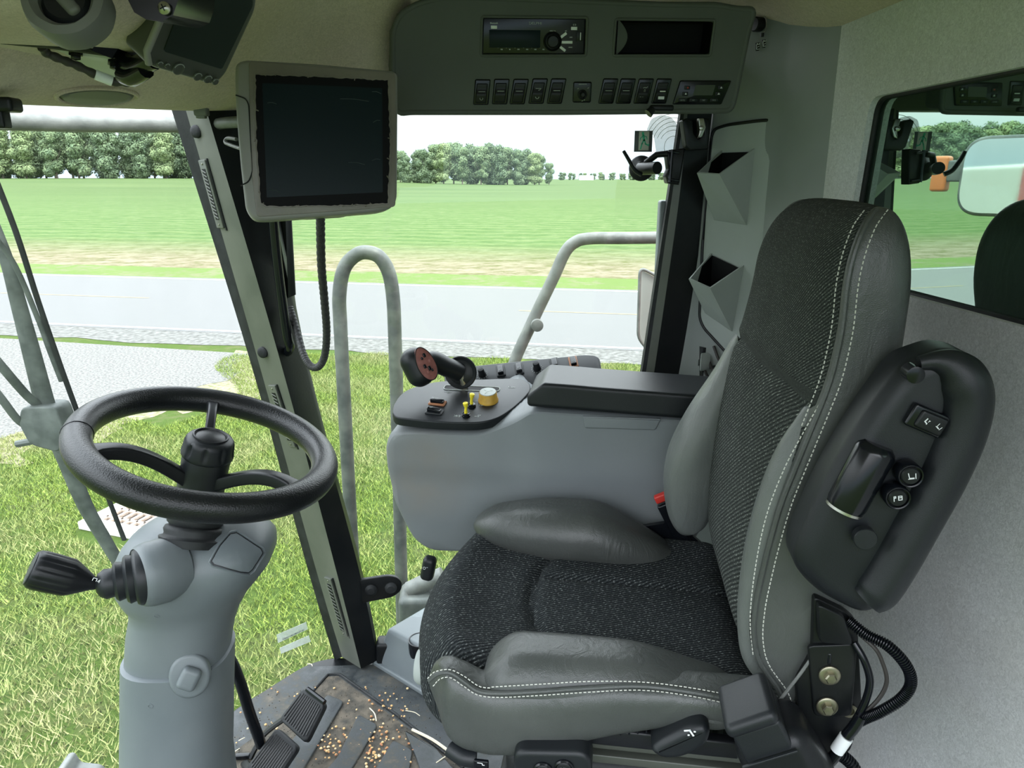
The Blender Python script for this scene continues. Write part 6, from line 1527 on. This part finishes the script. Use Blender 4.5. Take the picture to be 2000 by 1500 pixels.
def surf(u, v, off):
    y = 1.72
    for _ in range(6): p = P(u, v, Y=y); y = curvepanel(p.x, p.z)-off
    return P(u, v, Y=y)
def panelpatch(uvs, off, name, mat, parent, th=.004, n=40):
    uvs = [tuple(p) for p in rpoly(uvs, 12, 3)]
    cu = sum(p[0] for p in uvs)/len(uvs); cv = sum(p[1] for p in uvs)/len(uvs); bm = B(); c0 = bm.verts.new(surf(cu, cv, off)); prev = None
    for j in range(1, n+1):
        r = [bm.verts.new(surf(cu+(u-cu)*j/n, cv+(v-cv)*j/n, off)) for u, v in uvs]
        for i in range(len(r)):
            if prev is None: bm.faces.new((c0, r[i-1], r[i]))
            else: bm.faces.new((prev[i-1], r[i-1], r[i], prev[i]))
        prev = r
    ret = bmesh.ops.extrude_face_region(bm, geom=bm.faces[:]); bmesh.ops.translate(bm, verts=[v for v in ret['geom'] if isinstance(v, bmesh.types.BMVert)], vec=(0, th, 0))
    return obj(name, bm, mat, parent, sharp=40)
panelpatch(po, .011, 'panel', 'greylight', spn)
bm = B(); tube(bm, [surf(u, v, .010) for u, v in rpoly(po, 12, 4)], .0036, 8, closed=True); obj('shadow_gap', bm, 'black', spn)  # black tube paints the shadow in the gap round the panel
def pocket(TL, TR, FR, FL, BL, BR, label):
    # opening corners at the panel (TL,TR), front lip (FL,FR), foot (BL,BR)
    bm = B(); D = .075
    tl, tr = surf(*TL, .011), surf(*TR, .012); bl, br_ = surf(*BL, .012), surf(*BR, .012)
    fl_, fr2 = P(*FL, Y=YP-.062), P(*FR, Y=YP-.085)
    vs = [bm.verts.new(p) for p in (tl, tr, fr2, fl_, bl, br_)]
    tl, tr, fr2, fl_, bl, br_ = vs
    bm.faces.new((fl_, fr2, br_, bl)); bm.faces.new((tr, br_, fr2)); bm.faces.new((tl, fl_, bl))
    finish(bm, 20); bmesh.ops.solidify(bm, geom=bm.faces[:], thickness=.0035)
    o = obj('pocket', bm, 'greylight', spn, label, sharp=25)
    bm = B(); A_ = [surf(TL[0]+3, TL[1]+2, .0155), surf(TR[0]-7, TR[1]+4, .0155), P(*FR, Y=YP-.083), P(*FL, Y=YP-.060)]; m = sum(A_, V())/4
    top = [bm.verts.new(m.lerp(p, .97)-V((0, 0, .002))) for p in A_]; bot = [bm.verts.new(V((p.x, p.y+.0*0, p.z))*1.0) for p in [surf(TL[0]*.45+BL[0]*.55+6, TL[1]*.45+BL[1]*.55, .0165), surf(TR[0]*.45+BR[0]*.55-16, TR[1]*.45+BR[1]*.55, .0165)]]
    bm.faces.new((top[0], top[1], bot[1], bot[0])); bm.faces.new((top[3], top[2], bot[1], bot[0])); bm.faces.new((top[0], top[3], bot[0])); bm.faces.new((top[1], top[2], bot[1]))
    obj('pocket_lining', bm, 'bezelblack', o, 'black pocket lining')
pocket((1408, 294), (1474, 290), (1405, 340), (1361, 338), (1395, 430), (1458, 440), 'upper angular pocket')
pocket((1388, 494), (1453, 518), (1387, 563), (1345, 545), (1377, 612), (1430, 648), 'lower angular pocket')
# cavity with round connectors under the panel
cv_ = thing('wiring_cavity', 'dark cavity with round wiring connectors below the storage panel', 'wiring', surf(1385, 740, .0))
bm = B(); prism(bm, Fr((0, 0, 0), (1, 0, 0), (0, 0, 1), (0, -1, 0)), [(p.x, p.z) for p in [surf(u, v, 0) for u, v in ((1366, 676), (1384, 680), (1450, 722), (1450, 760), (1366, 760))]], -1.735, -1.722, .001); obj('recess', bm, 'gloss', cv_)
p = surf(1372, 707, .012); g = Fr(p, V((.3, .9, 0)), (0, 0, 1), V((-.95, -.3, 0))); bm = B(); lathe(bm, g, [(.020, -.022), (.022, -.014), (.022, .004), (.019, .006), (.013, .006), (.012, -.002)], 28, lobes=lambda h, a: 1+.02*math.cos(20*a)); obj('ribbed_ring', bm, 'greylight', cv_)
bm = B(); lathe(bm, Fr(surf(1366, 708, .026), g.x, g.y, g.z), [(.008, -.01), (.008, .003), (.006, .004)], 16); obj('connector_pin', bm, 'galv', cv_)
for k, (u, v) in enumerate(((1394, 722), (1408, 706), (1384, 735))):
    bm = B(); tube(bm, spline([surf(u-14, v-30, .006), surf(u-6, v-8, .014), surf(u, v+4, .012), surf(u+10, v+25, .008)], 6), .0035, 8); obj('wire', bm, 'bandtape', cv_)
bm = B(); lathe(bm, Fr(surf(1393, 724, .016), g.x, g.y, g.z), [(.012, -.02), (.013, 0), (.010, .003), (.004, .003)], 20); obj('plug_connector', bm, 'black', cv_)
# screw plug and power socket on the trim
p = surf(1590, 181, .0); bm = B(); lathe(bm, Fr(p, (1, 0, 0), (0, 0, 1), V((-.45, -.9, 0))), [(.0115, -.002), (.0118, .003), (.009, .005), (.005, .0045), (.001, .005)], 24); solo('trim_plug', bm, 'black', 'round black plug in the grey corner trim', 'plug')
ps = thing('power_socket', 'black power socket with a keyring on the corner trim, above two battery symbols', 'socket', surf(1483, 50, .0))
p = surf(1482, 48, .004); bm = B(); lathe(bm, Fr(p, (0, 0, 1), (0, 1, 0), V((-1, -.35, 0))), [(.0145, -.012), (.0145, .010), (.012, .012), (.004, .012)], 22); obj('socket_cap', bm, 'black', ps)
bm = B(); tube(bm, [surf(1492+5*math.cos(a), 47+15*math.sin(a), .014) for a in [(-.5+k/14)*math.pi for k in range(15)]], .0014, 8); obj('ring', bm, 'steel', ps)
bm = B(); tube(bm, [surf(1489, 64, .012), surf(1488, 72, .010)], .004, 8); obj('tab', bm, 'black', ps)
lb = thing('battery_symbols', 'two small white battery symbols printed on the corner trim', 'symbol', surf(1487, 90, .002))
for (u, v) in ((1481, 91), (1494, 85)):
    g = Fr(surf(u, v, .003), V((1, -.05, .12)), (0, 0, 1)); bm = B(); rbox(bm, g, (0, 0, 0), (.0115, .016, .0012), .001, 1); o_ = obj('symbol_ground', bm, 'gloss', lb)
    bm = B(); h = g.at(0, 0, .0007); stroke(bm, h, [(-.004, -.005), (.004, -.005), (.004, .004), (-.004, .004), (-.004, -.005)], .0012); stroke(bm, h, [(-.003, .006), (-.001, .006)], .0014); stroke(bm, h, [(.002, .006), (.003, .006)], .0014); stroke(bm, h, [(-.0015, -.001), (.0015, .0005)], .001); obj('symbol', bm, 'white', o_)
# ================================================================== window latch, suction mount, exit sticker
wl = thing('window_latch', 'black curved window latch at the top of the rear pillar', 'latch', P(1360, 290, Y=1.70))
G0 = Fr((0, 1.70, 0), (1, 0, 0), (0, 0, 1)); pp = lambda u, v, y=1.70: (lambda q: (q.x, q.z))(P(u, v, Y=y))
bm = B(); prism(bm, G0, rpoly([pp(*q) for q in ((1330, 236), (1338, 231), (1350, 236), (1352, 262), (1362, 272), (1372, 262), (1372, 232), (1384, 232), (1381, 292), (1345, 294), (1337, 286))], .003, 3), -.015, .012, .003); obj('latch_body', bm, 'black', wl)
bm = B(); prism(bm, G0, rpoly([pp(*q) for q in ((1360, 232), (1371, 232), (1375, 250), (1368, 268), (1358, 272), (1362, 256))], .002, 2), .0, .016, .002); obj('striker', bm, 'steel', wl)
bm = B(); lathe(bm, Fr(P(1370, 250, Y=1.682), (1, 0, 0), (0, 0, 1)), [(.006, 0), (.006, .004), (.003, .005)], 6); obj('nut', bm, 'steel', wl)
sm = thing('suction_mount', 'black suction cup mount with a lever clamped at the window edge', 'suction mount', P(1262, 345, Y=1.70))
nn = V((-.15, -.95, .12)).normalized(); xx = V((0, 0, 1)).cross(nn).normalized(); g = Fr(P(1253, 328, Y=1.745), xx, nn.cross(xx), nn)
bm = B(); lathe(bm, g, [(.028, -.012), (.0285, -.004), (.026, .0), (.016, .006), (.012, .014)], 36); obj('suction_cup', bm, 'rubber', sm)
bm = B(); tube(bm, [P(1250, 330, Y=1.72), P(1284, 328, Y=1.665)], .0135, 20); obj('ball_arm', bm, 'black', sm)
bm = B(); tube(bm, spline([P(1218, 295, Y=1.69), P(1228, 312, Y=1.685), P(1240, 332, Y=1.685), P(1252, 340, Y=1.69)], 6), lambda t: .0052+.002*t, 12, flat=.7); obj('release_lever', bm, 'softblack', sm)
bm = B(); tube(bm, [P(1262, 318, Y=1.71), P(1283, 302, Y=1.69), P(1305, 300, Y=1.68)], .007, 12); obj('clamp_arm', bm, 'black', sm)
bm = B(); prism(bm, G0.at(0, 0, 0), rpoly([pp(*q) for q in ((1298, 300), (1312, 292), (1334, 290), (1328, 330), (1322, 361), (1300, 358), (1296, 345), (1302, 330))], .002, 2), -.01, .02, .003); obj('clamp_block', bm, 'black', sm)
for v in (297, 352):
    bm = B(); rbox(bm, Fr(P(1316, v, Y=1.675), (1, 0, -.15), (0, 0, 1)), (0, 0, 0), (.026, .006, .006), .002, 2); obj('clamp_rib', bm, 'gloss', sm)
bm = B(); tube(bm, [P(1313, 292, Y=1.675), P(1308, 356, Y=1.675)], .004, 8); obj('clamp_screw', bm, 'gloss', sm)
es = thing('exit_sticker', 'square emergency exit sticker with a green running figure on the side window', 'sticker', P(1256, 296, Y=1.76))
yq = 1.762; GE = Fr(P(1256.5, 276, Y=yq), (1, 0, 0), (0, 0, 1))
bm = B(); rbox(bm, GE, (0, 0, 0), (.0415, .046, .0010), .0004, 1); obj('sticker', bm, 'stickergrey', es)
bm = B(); rbox(bm, GE, (.001, .001, .0007), (.0235, .041, .0006), .0002, 1); obj('pale_field', bm, 'paleyel', es)
bm = B(); h = GE.at(.001, .001, .0013)
lathe(bm, h.at(-.003, .0165), [(.0028, 0), (.0028, .0004), (.001, .0004)], 12)
for pts, w_ in (([(-.002, .012), (.0, .002)], .005), ([(.0, .002), (-.004, -.006), (-.007, -.017)], .0028), ([(.001, .002), (.004, -.007), (.011, -.010)], .0028), ([(-.002, .011), (-.008, .006), (-.009, .001)], .0018), ([(-.001, .011), (.005, .009), (.007, .004)], .0018), ([(.011, -.010), (.012, -.006)], .0018)): stroke(bm, h, pts, w_, .0004)
obj('running_figure', bm, 'green', es)
# wiped dirt smear on the pane

sme = thing('glass_smear', 'greyish wiped dirt smear on the side window behind the exit sticker', 'smear', P(1290, 300, Y=1.764))
bm = B(); prism(bm, Fr((0, 1.7645, 0), (1, 0, 0), (0, 0, 1)), [tuple(p) for p in rpoly([pp(*q, 1.7645) for q in ((1262, 256), (1272, 232), (1290, 224), (1310, 228), (1322, 242), (1316, 300), (1300, 310), (1282, 300), (1276, 262))], .006, 4)], 0, .0005); obj('dirt_film', bm, 'smear', sme)
for k, (r_, a0, a1) in enumerate(((66, 200, 300), (58, 200, 305), (50, 202, 308), (42, 205, 310), (34, 210, 312), (22, 150, 330))):
    bm = B(); tube(bm, [P(1316+r_*.85*math.cos(R(a_)), 288+r_*math.sin(R(a_)), Y=1.7635) for a_ in range(a0, a1, 8)], .0007, 5); obj('streak', bm, 'smearline', sme)
# ================================================================== MONITOR
mon = thing('touch_monitor', 'large grey framed touch monitor hanging in front of the front pillar', 'monitor', P(617, 425, Y=1.30))
mtl, mtr, mbr, mbl = P(457, 117, Y=1.27), P(776, 140, Y=1.34), P(776, 418, Y=1.31), P(480, 432, Y=1.24)
cM = (mtl+mtr+mbr+mbl)/4; mx_ = ((mtr-mtl)+(mbr-mbl)).normalized(); my_ = ((mtl-mbl)+(mtr-mbr)).normalized(); GM = Fr(cM, mx_, my_)
if GM.z.y > 0: GM.z = -GM.z
def om(u, v, h=0):
    d = P(u, v, Y=1)-CAM; t = (GM.w(0, 0, h)-CAM).dot(GM.z)/d.dot(GM.z); q = CAM+d*t-GM.o; return (q.dot(GM.x), q.dot(GM.y))
ob = [om(u, v) for u, v in ((459, 150), (461, 122), (480, 116), (620, 124), (770, 138), (778, 146), (777, 270), (776, 390), (764, 408), (740, 414), (640, 422), (520, 431), (496, 430), (480, 408), (470, 320), (462, 220))]
obr = [tuple(p) for p in rpoly(ob, .012, 4)]
bm = B(); prism(bm, GM, obr, -.045, .0, .006, 4); obj('monitor_case', bm, 'monitor', mon, 'grey monitor case', sharp=50)
ib = [om(u, v) for u, v in ((486, 126), (490, 120), (620, 130), (772, 143), (774, 270), (772, 404), (640, 414), (502, 424), (490, 330))]
bm = B(); prism(bm, GM, [tuple(p) for p in rpoly(ib, .006, 3)], -.002, .0018, .001); obj('bezel_film', bm, 'film', mon, 'torn brownish protective film on the bezel')
rng = random.Random(8); film = [(498, 145), (620, 150), (758, 157), (762, 270), (758, 398), (640, 403), (520, 404), (508, 396), (500, 270)]
dense = []
for i in range(len(film)):
    a, b = film[i-1], film[i]; nseg = max(3, int(math.hypot(b[0]-a[0], b[1]-a[1])/6))
    for k in range(nseg): dense.append((a[0]+(b[0]-a[0])*k/nseg+rng.uniform(-1.2, 1.2), a[1]+(b[1]-a[1])*k/nseg+rng.uniform(-1.2, 1.2)))
bm = B(); prism(bm, GM, [om(*p) for p in dense], .0, .0025); obj('screen_border', bm, 'bezelblack', mon, 'black screen border')
bm = B()
tube(bm, [GM.w(*om(*p), .0026) for p in dense], .0013, 5, closed=True); 
for k in range(34):
    p = dense[rng.randrange(len(dense))]; q = om(*p); l_ = rng.uniform(.003, .010); an = rng.uniform(0, 6.28); tube(bm, [GM.w(q[0], q[1], .003), GM.w(q[0]+l_*math.cos(an)*.6, q[1]+l_*math.sin(an)*.6, .004)], .0010, 4)
obj('torn_film_edge', bm, 'film', mon)
sc_ = [om(u, v) for u, v in ((512, 163), (746, 173), (747, 376), (521, 386))]
bm = B(); prism(bm, GM, rpoly(sc_, .001, 2), .002, .0032); obj('screen', bm, 'screen', mon, 'switched off dark screen')
bm = B()
for (u0, v0, u1, v1) in ((664, 194, 720, 199), (726, 180, 744, 184), (680, 318, 712, 322), (728, 240, 742, 236), (524, 372, 548, 376), (522, 202, 540, 204), (726, 314, 742, 312)):
    tube(bm, spline([GM.w(*om(u0, v0), .0034), GM.w(*om((u0+u1)/2, (v0+v1)/2-2), .0034), GM.w(*om(u1, v1), .0034)], 4), .0006, 4)
obj('finger_smudges', bm, 'screenmark', mon) if 'screenmark' in M else (M.__setitem__('screenmark', principled('dusty_smudge', (.035, .05, .055), .8)), obj('finger_smudges', bm, 'screenmark', mon))
gq = [om(u, v, .003) for u, v in ((460, 185), (480, 192), (486, 204), (493, 335), (486, 355), (470, 362))]
bm = B(); tube(bm, [GM.w(p[0], p[1], .001) for p in rpoly(gq, .006, 4, closed=False)], .0011, 6); obj('grip_seam', bm, 'black', mon)
# mount behind it
bm = B(); tube(bm, spline([P(600, 250, Y=1.36), P(520, 238, Y=1.50), P(440, 240, Y=1.60), P(412, 246, Y=1.63)], 6), .011, 12); obj('mount_arm', bm, 'alu', mon)
bm = B(); tube(bm, spline([P(470, 290, Y=1.45), P(452, 284, Y=1.5), P(440, 278, Y=1.52), P(445, 270, Y=1.52), P(462, 272, Y=1.48)], 6), .0035, 8); obj('mount_wire', bm, 'alu', mon)
# connector clip at the roof edge
bm = B(); rbox(bm, Fr(P(393, 213, Y=1.55), (1, 0, 0), (0, 0, 1)), (0, 0, 0), (.026, .026, .02), .004, 2); rbox(bm, Fr(P(393, 226, Y=1.55), (1, 0, 0), (0, 0, 1)), (0, 0, 0), (.018, .010, .014), .002, 2)
solo('wire_clip', bm, 'alu', 'small grey cable clip on the roof edge above the front pillar', 'clip')
# braided cable
cbp = spline([P(u, v, Y=y) for u, v, y in [(626, 400, 1.33), (626, 440, 1.34), (628, 520, 1.40), (634, 590, 1.46), (638, 650, 1.52), (634, 695, 1.56), (622, 716, 1.58), (606, 714, 1.60), (592, 690, 1.62), (578, 640, 1.65), (566, 600, 1.67)]], 26)
bm = B(); tube(bm, cbp, lambda t: .0078+.0006*math.sin(t*420), 12); M['braid'] = mottled('braided_sleeve', (.010, .010, .011), (.045, .045, .045), 420, .6, 500, .6, .001); solo('monitor_cable', bm, 'braid', 'black braided cable looping down from the monitor', 'cable')

# ================================================================== GPS display at the top left
gp = thing('guidance_display', 'tilted olive grey guidance display at the top left with round buttons', 'display', P(400, 160, Y=.95))
qa, qb, qc, qd = P(368, -10, Y=.90), P(502, -8, Y=.98), P(430, 160, Y=1.0), P(294, 128, Y=.92)
cG = (qa+qb+qc+qd)/4; gx_ = ((qb-qa)+(qc-qd)).normalized(); gy_ = ((qa-qd)+(qb-qc)).normalized(); GG = Fr(cG, gx_, gy_)
if GG.z.y > 0: GG.z = -GG.z
def og(u, v):
    d = P(u, v, Y=1)-CAM; t = (GG.o-CAM).dot(GG.z)/d.dot(GG.z); q = CAM+d*t-GG.o; return (q.dot(GG.x), q.dot(GG.y))
bm = B(); prism(bm, GG, [tuple(p) for p in rpoly([og(u, v) for u, v in ((350, -60), (508, -60), (498, 20), (440, 145), (418, 166), (300, 132), (282, 122), (288, 100))], .008, 5)], -.035, .002, .005, 4); obj('display_case', bm, 'gpsbody', gp, 'olive grey display case', sharp=50)
bm = B(); prism(bm, GG, [tuple(p) for p in rpoly([og(u, v) for u, v in ((375, -60), (488, -60), (490, 8), (430, 132), (316, 97))], .003, 3)], .0, .0035); obj('screen', bm, 'pebblegreen', gp, 'switched off screen')
bm = B(); tube(bm, [GG.w(*og(u, v), .0025) for u, v in ((350, -60), (284, 98), (288, 122))], .004, 10); obj('side_trim', bm, 'monitor', gp)
for (u, v, r_) in ((382, 146, .0055), (402, 151, .0055), (417, 156, .0045), (345, 131, .0075), (308, 121, .0035), (322, 124, .003)):
    h = GG.at(*og(u, v), .002); bm = B(); lathe(bm, h, [(r_, 0), (r_, .002), (r_*.8, .003), (r_*.2, .003)], 20); b_ = obj('button', bm, 'gpsbody', gp); bm = B(); stroke(bm, h.at(0, 0, .003), circ(0, 0, r_*.9, 14, .5, 2.8), .0010); obj('button_rim', bm, 'dim', b_)
# bracket behind it
bt = thing('display_bracket', 'white metal bracket plate with black bolts and arm holding the guidance display', 'bracket', P(200, 120, Y=.98))
GY_ = 1.0
def bp(u, v, y=GY_): return P(u, v, Y=y)
bm = B(); vs = [bm.verts.new(bp(u, v, y)) for u, v, y in ((88, 90, .98), (225, 108, 1.0), (266, 122, 1.0), (256, 132, 1.02), (236, 152, 1.06), (240, 160, 1.06), (200, 150, 1.05), (125, 104, 1.0))]
bm.faces.new(vs); ret = bmesh.ops.extrude_face_region(bm, geom=bm.faces[:]); bmesh.ops.translate(bm, verts=[v for v in ret['geom'] if isinstance(v, bmesh.types.BMVert)], vec=(0, .002, .003)); obj('plate', bm, 'whitem', bt)
bm = B(); tube(bm, [bp(0, 78, .95), bp(95, 87, .965), bp(215, 103, .985)], .0045, 8); obj('plate_edge', bm, 'black', bt)
bm = B(); tube(bm, [bp(-20, 74, .945), bp(92, 84, .96)], .006, 8, flat=.5); obj('white_strip', bm, 'whitem', bt)
for u, v in ((148, 104), (224, 123)):
    bm = B(); lathe(bm, Fr(bp(u, v, .99), (1, 0, .1), (0, 1, 0), (0, -.3, -1)), [(.0085, -.002), (.0085, .001), (.006, .0015), (.006, .006), (.004, .007)], 6); obj('bolt', bm, 'gloss', bt)
bm = B(); tube(bm, spline([bp(212, 104, .985), bp(240, 60, .97), bp(275, 10, .95), bp(290, -30, .93)], 5), .022, 4, flat=.35); obj('black_arm', bm, 'gloss', bt)
bm = B(); q = [bp(u, v, .745) for u, v in ((250, -60), (240, -20), (262, 24), (285, 38), (315, 42), (338, 30), (348, 0), (350, -60))]; vs = [bm.verts.new(p) for p in q]; bm.faces.new(vs); ret = bmesh.ops.extrude_face_region(bm, geom=bm.faces[:]); bmesh.ops.translate(bm, verts=[v for v in ret['geom'] if isinstance(v, bmesh.types.BMVert)], vec=(0, .10, .012)); obj('arm_plate', bm, 'gloss', bt)
bm = B(); g = Fr(bp(321, 16, .742), (1, 0, 0), (0, 0, 1)); lathe(bm, g, [(.0055, -.002), (.0055, .001), (.003, .003), (.0005, .0034)], 20); sc1 = obj('cross_screw', bm, 'steel', bt)
bm = B(); box(bm, g.rot(.4), (0, 0, .003), (.006, .0012, .001)); box(bm, g.rot(.4), (0, 0, .003), (.0012, .006, .001)); obj('cross_slot', bm, 'black', sc1)
bm = B(); tube(bm, spline([bp(240, 120, 1.0), bp(262, 130, .99), bp(285, 122, .97), bp(300, 115, .96)], 5), .012, 10); obj('lower_arm', bm, 'gloss', bt)
bm = B(); tube(bm, spline([bp(242, 145, 1.0), bp(258, 150, .99), bp(285, 136, .97)], 5), lambda t: .012-.002*t, 10); obj('ball_clamp', bm, 'gloss', bt)
bm = B(); rbox(bm, Fr(bp(293, 62, 1.02), V((.5, 0, .86)), V((0, 1, 0))), (0, 0, 0), (.10, .03, .035), .008, 3); obj('side_housing', bm, 'gpsbody', bt)
wh = thing('wire_loom', 'dark wire loom with a white tag under the display bracket', 'cable', bp(170, 130, 1.0))
lp_ = spline([bp(82, 92, .97), bp(92, 104, .98), bp(120, 116, .99), (bp(150, 128, 1.0)), bp(185, 145, 1.01), bp(215, 158, 1.02), bp(245, 161, 1.02), bp(258, 158, 1.01)], 10)
bm = B(); tube(bm, lp_, lambda t: .0052+.0006*math.sin(t*60), 10); obj('loom', bm, 'bandtape', wh)
bm = B(); tube(bm, [bp(186, 145.5, 1.008), bp(219, 158.5, 1.018)], .0063, 12); obj('white_tag', bm, 'white', wh)
bm = B(); tube(bm, spline([bp(238, 146, 1.0), bp(250, 146, .995), bp(260, 156, .995), bp(262, 168, 1.0)], 6), .0022, 8); obj('tie', bm, 'white', wh)
# small black bracket at the very left under the roof edge
bm = B(); rbox(bm, Fr(P(8, 205, Y=1.05), (1, 0, 0), (0, 0, 1)), (0, 0, 0), (.034, .018, .03), .005, 3); rbox(bm, Fr(P(2, 232, Y=1.05), (1, 0, 0), (0, 0, 1)), (0, 0, 0), (.016, .024, .02), .003, 2); solo('visor_bracket', bm, 'black', 'small black bracket under the roof edge at the left', 'bracket')
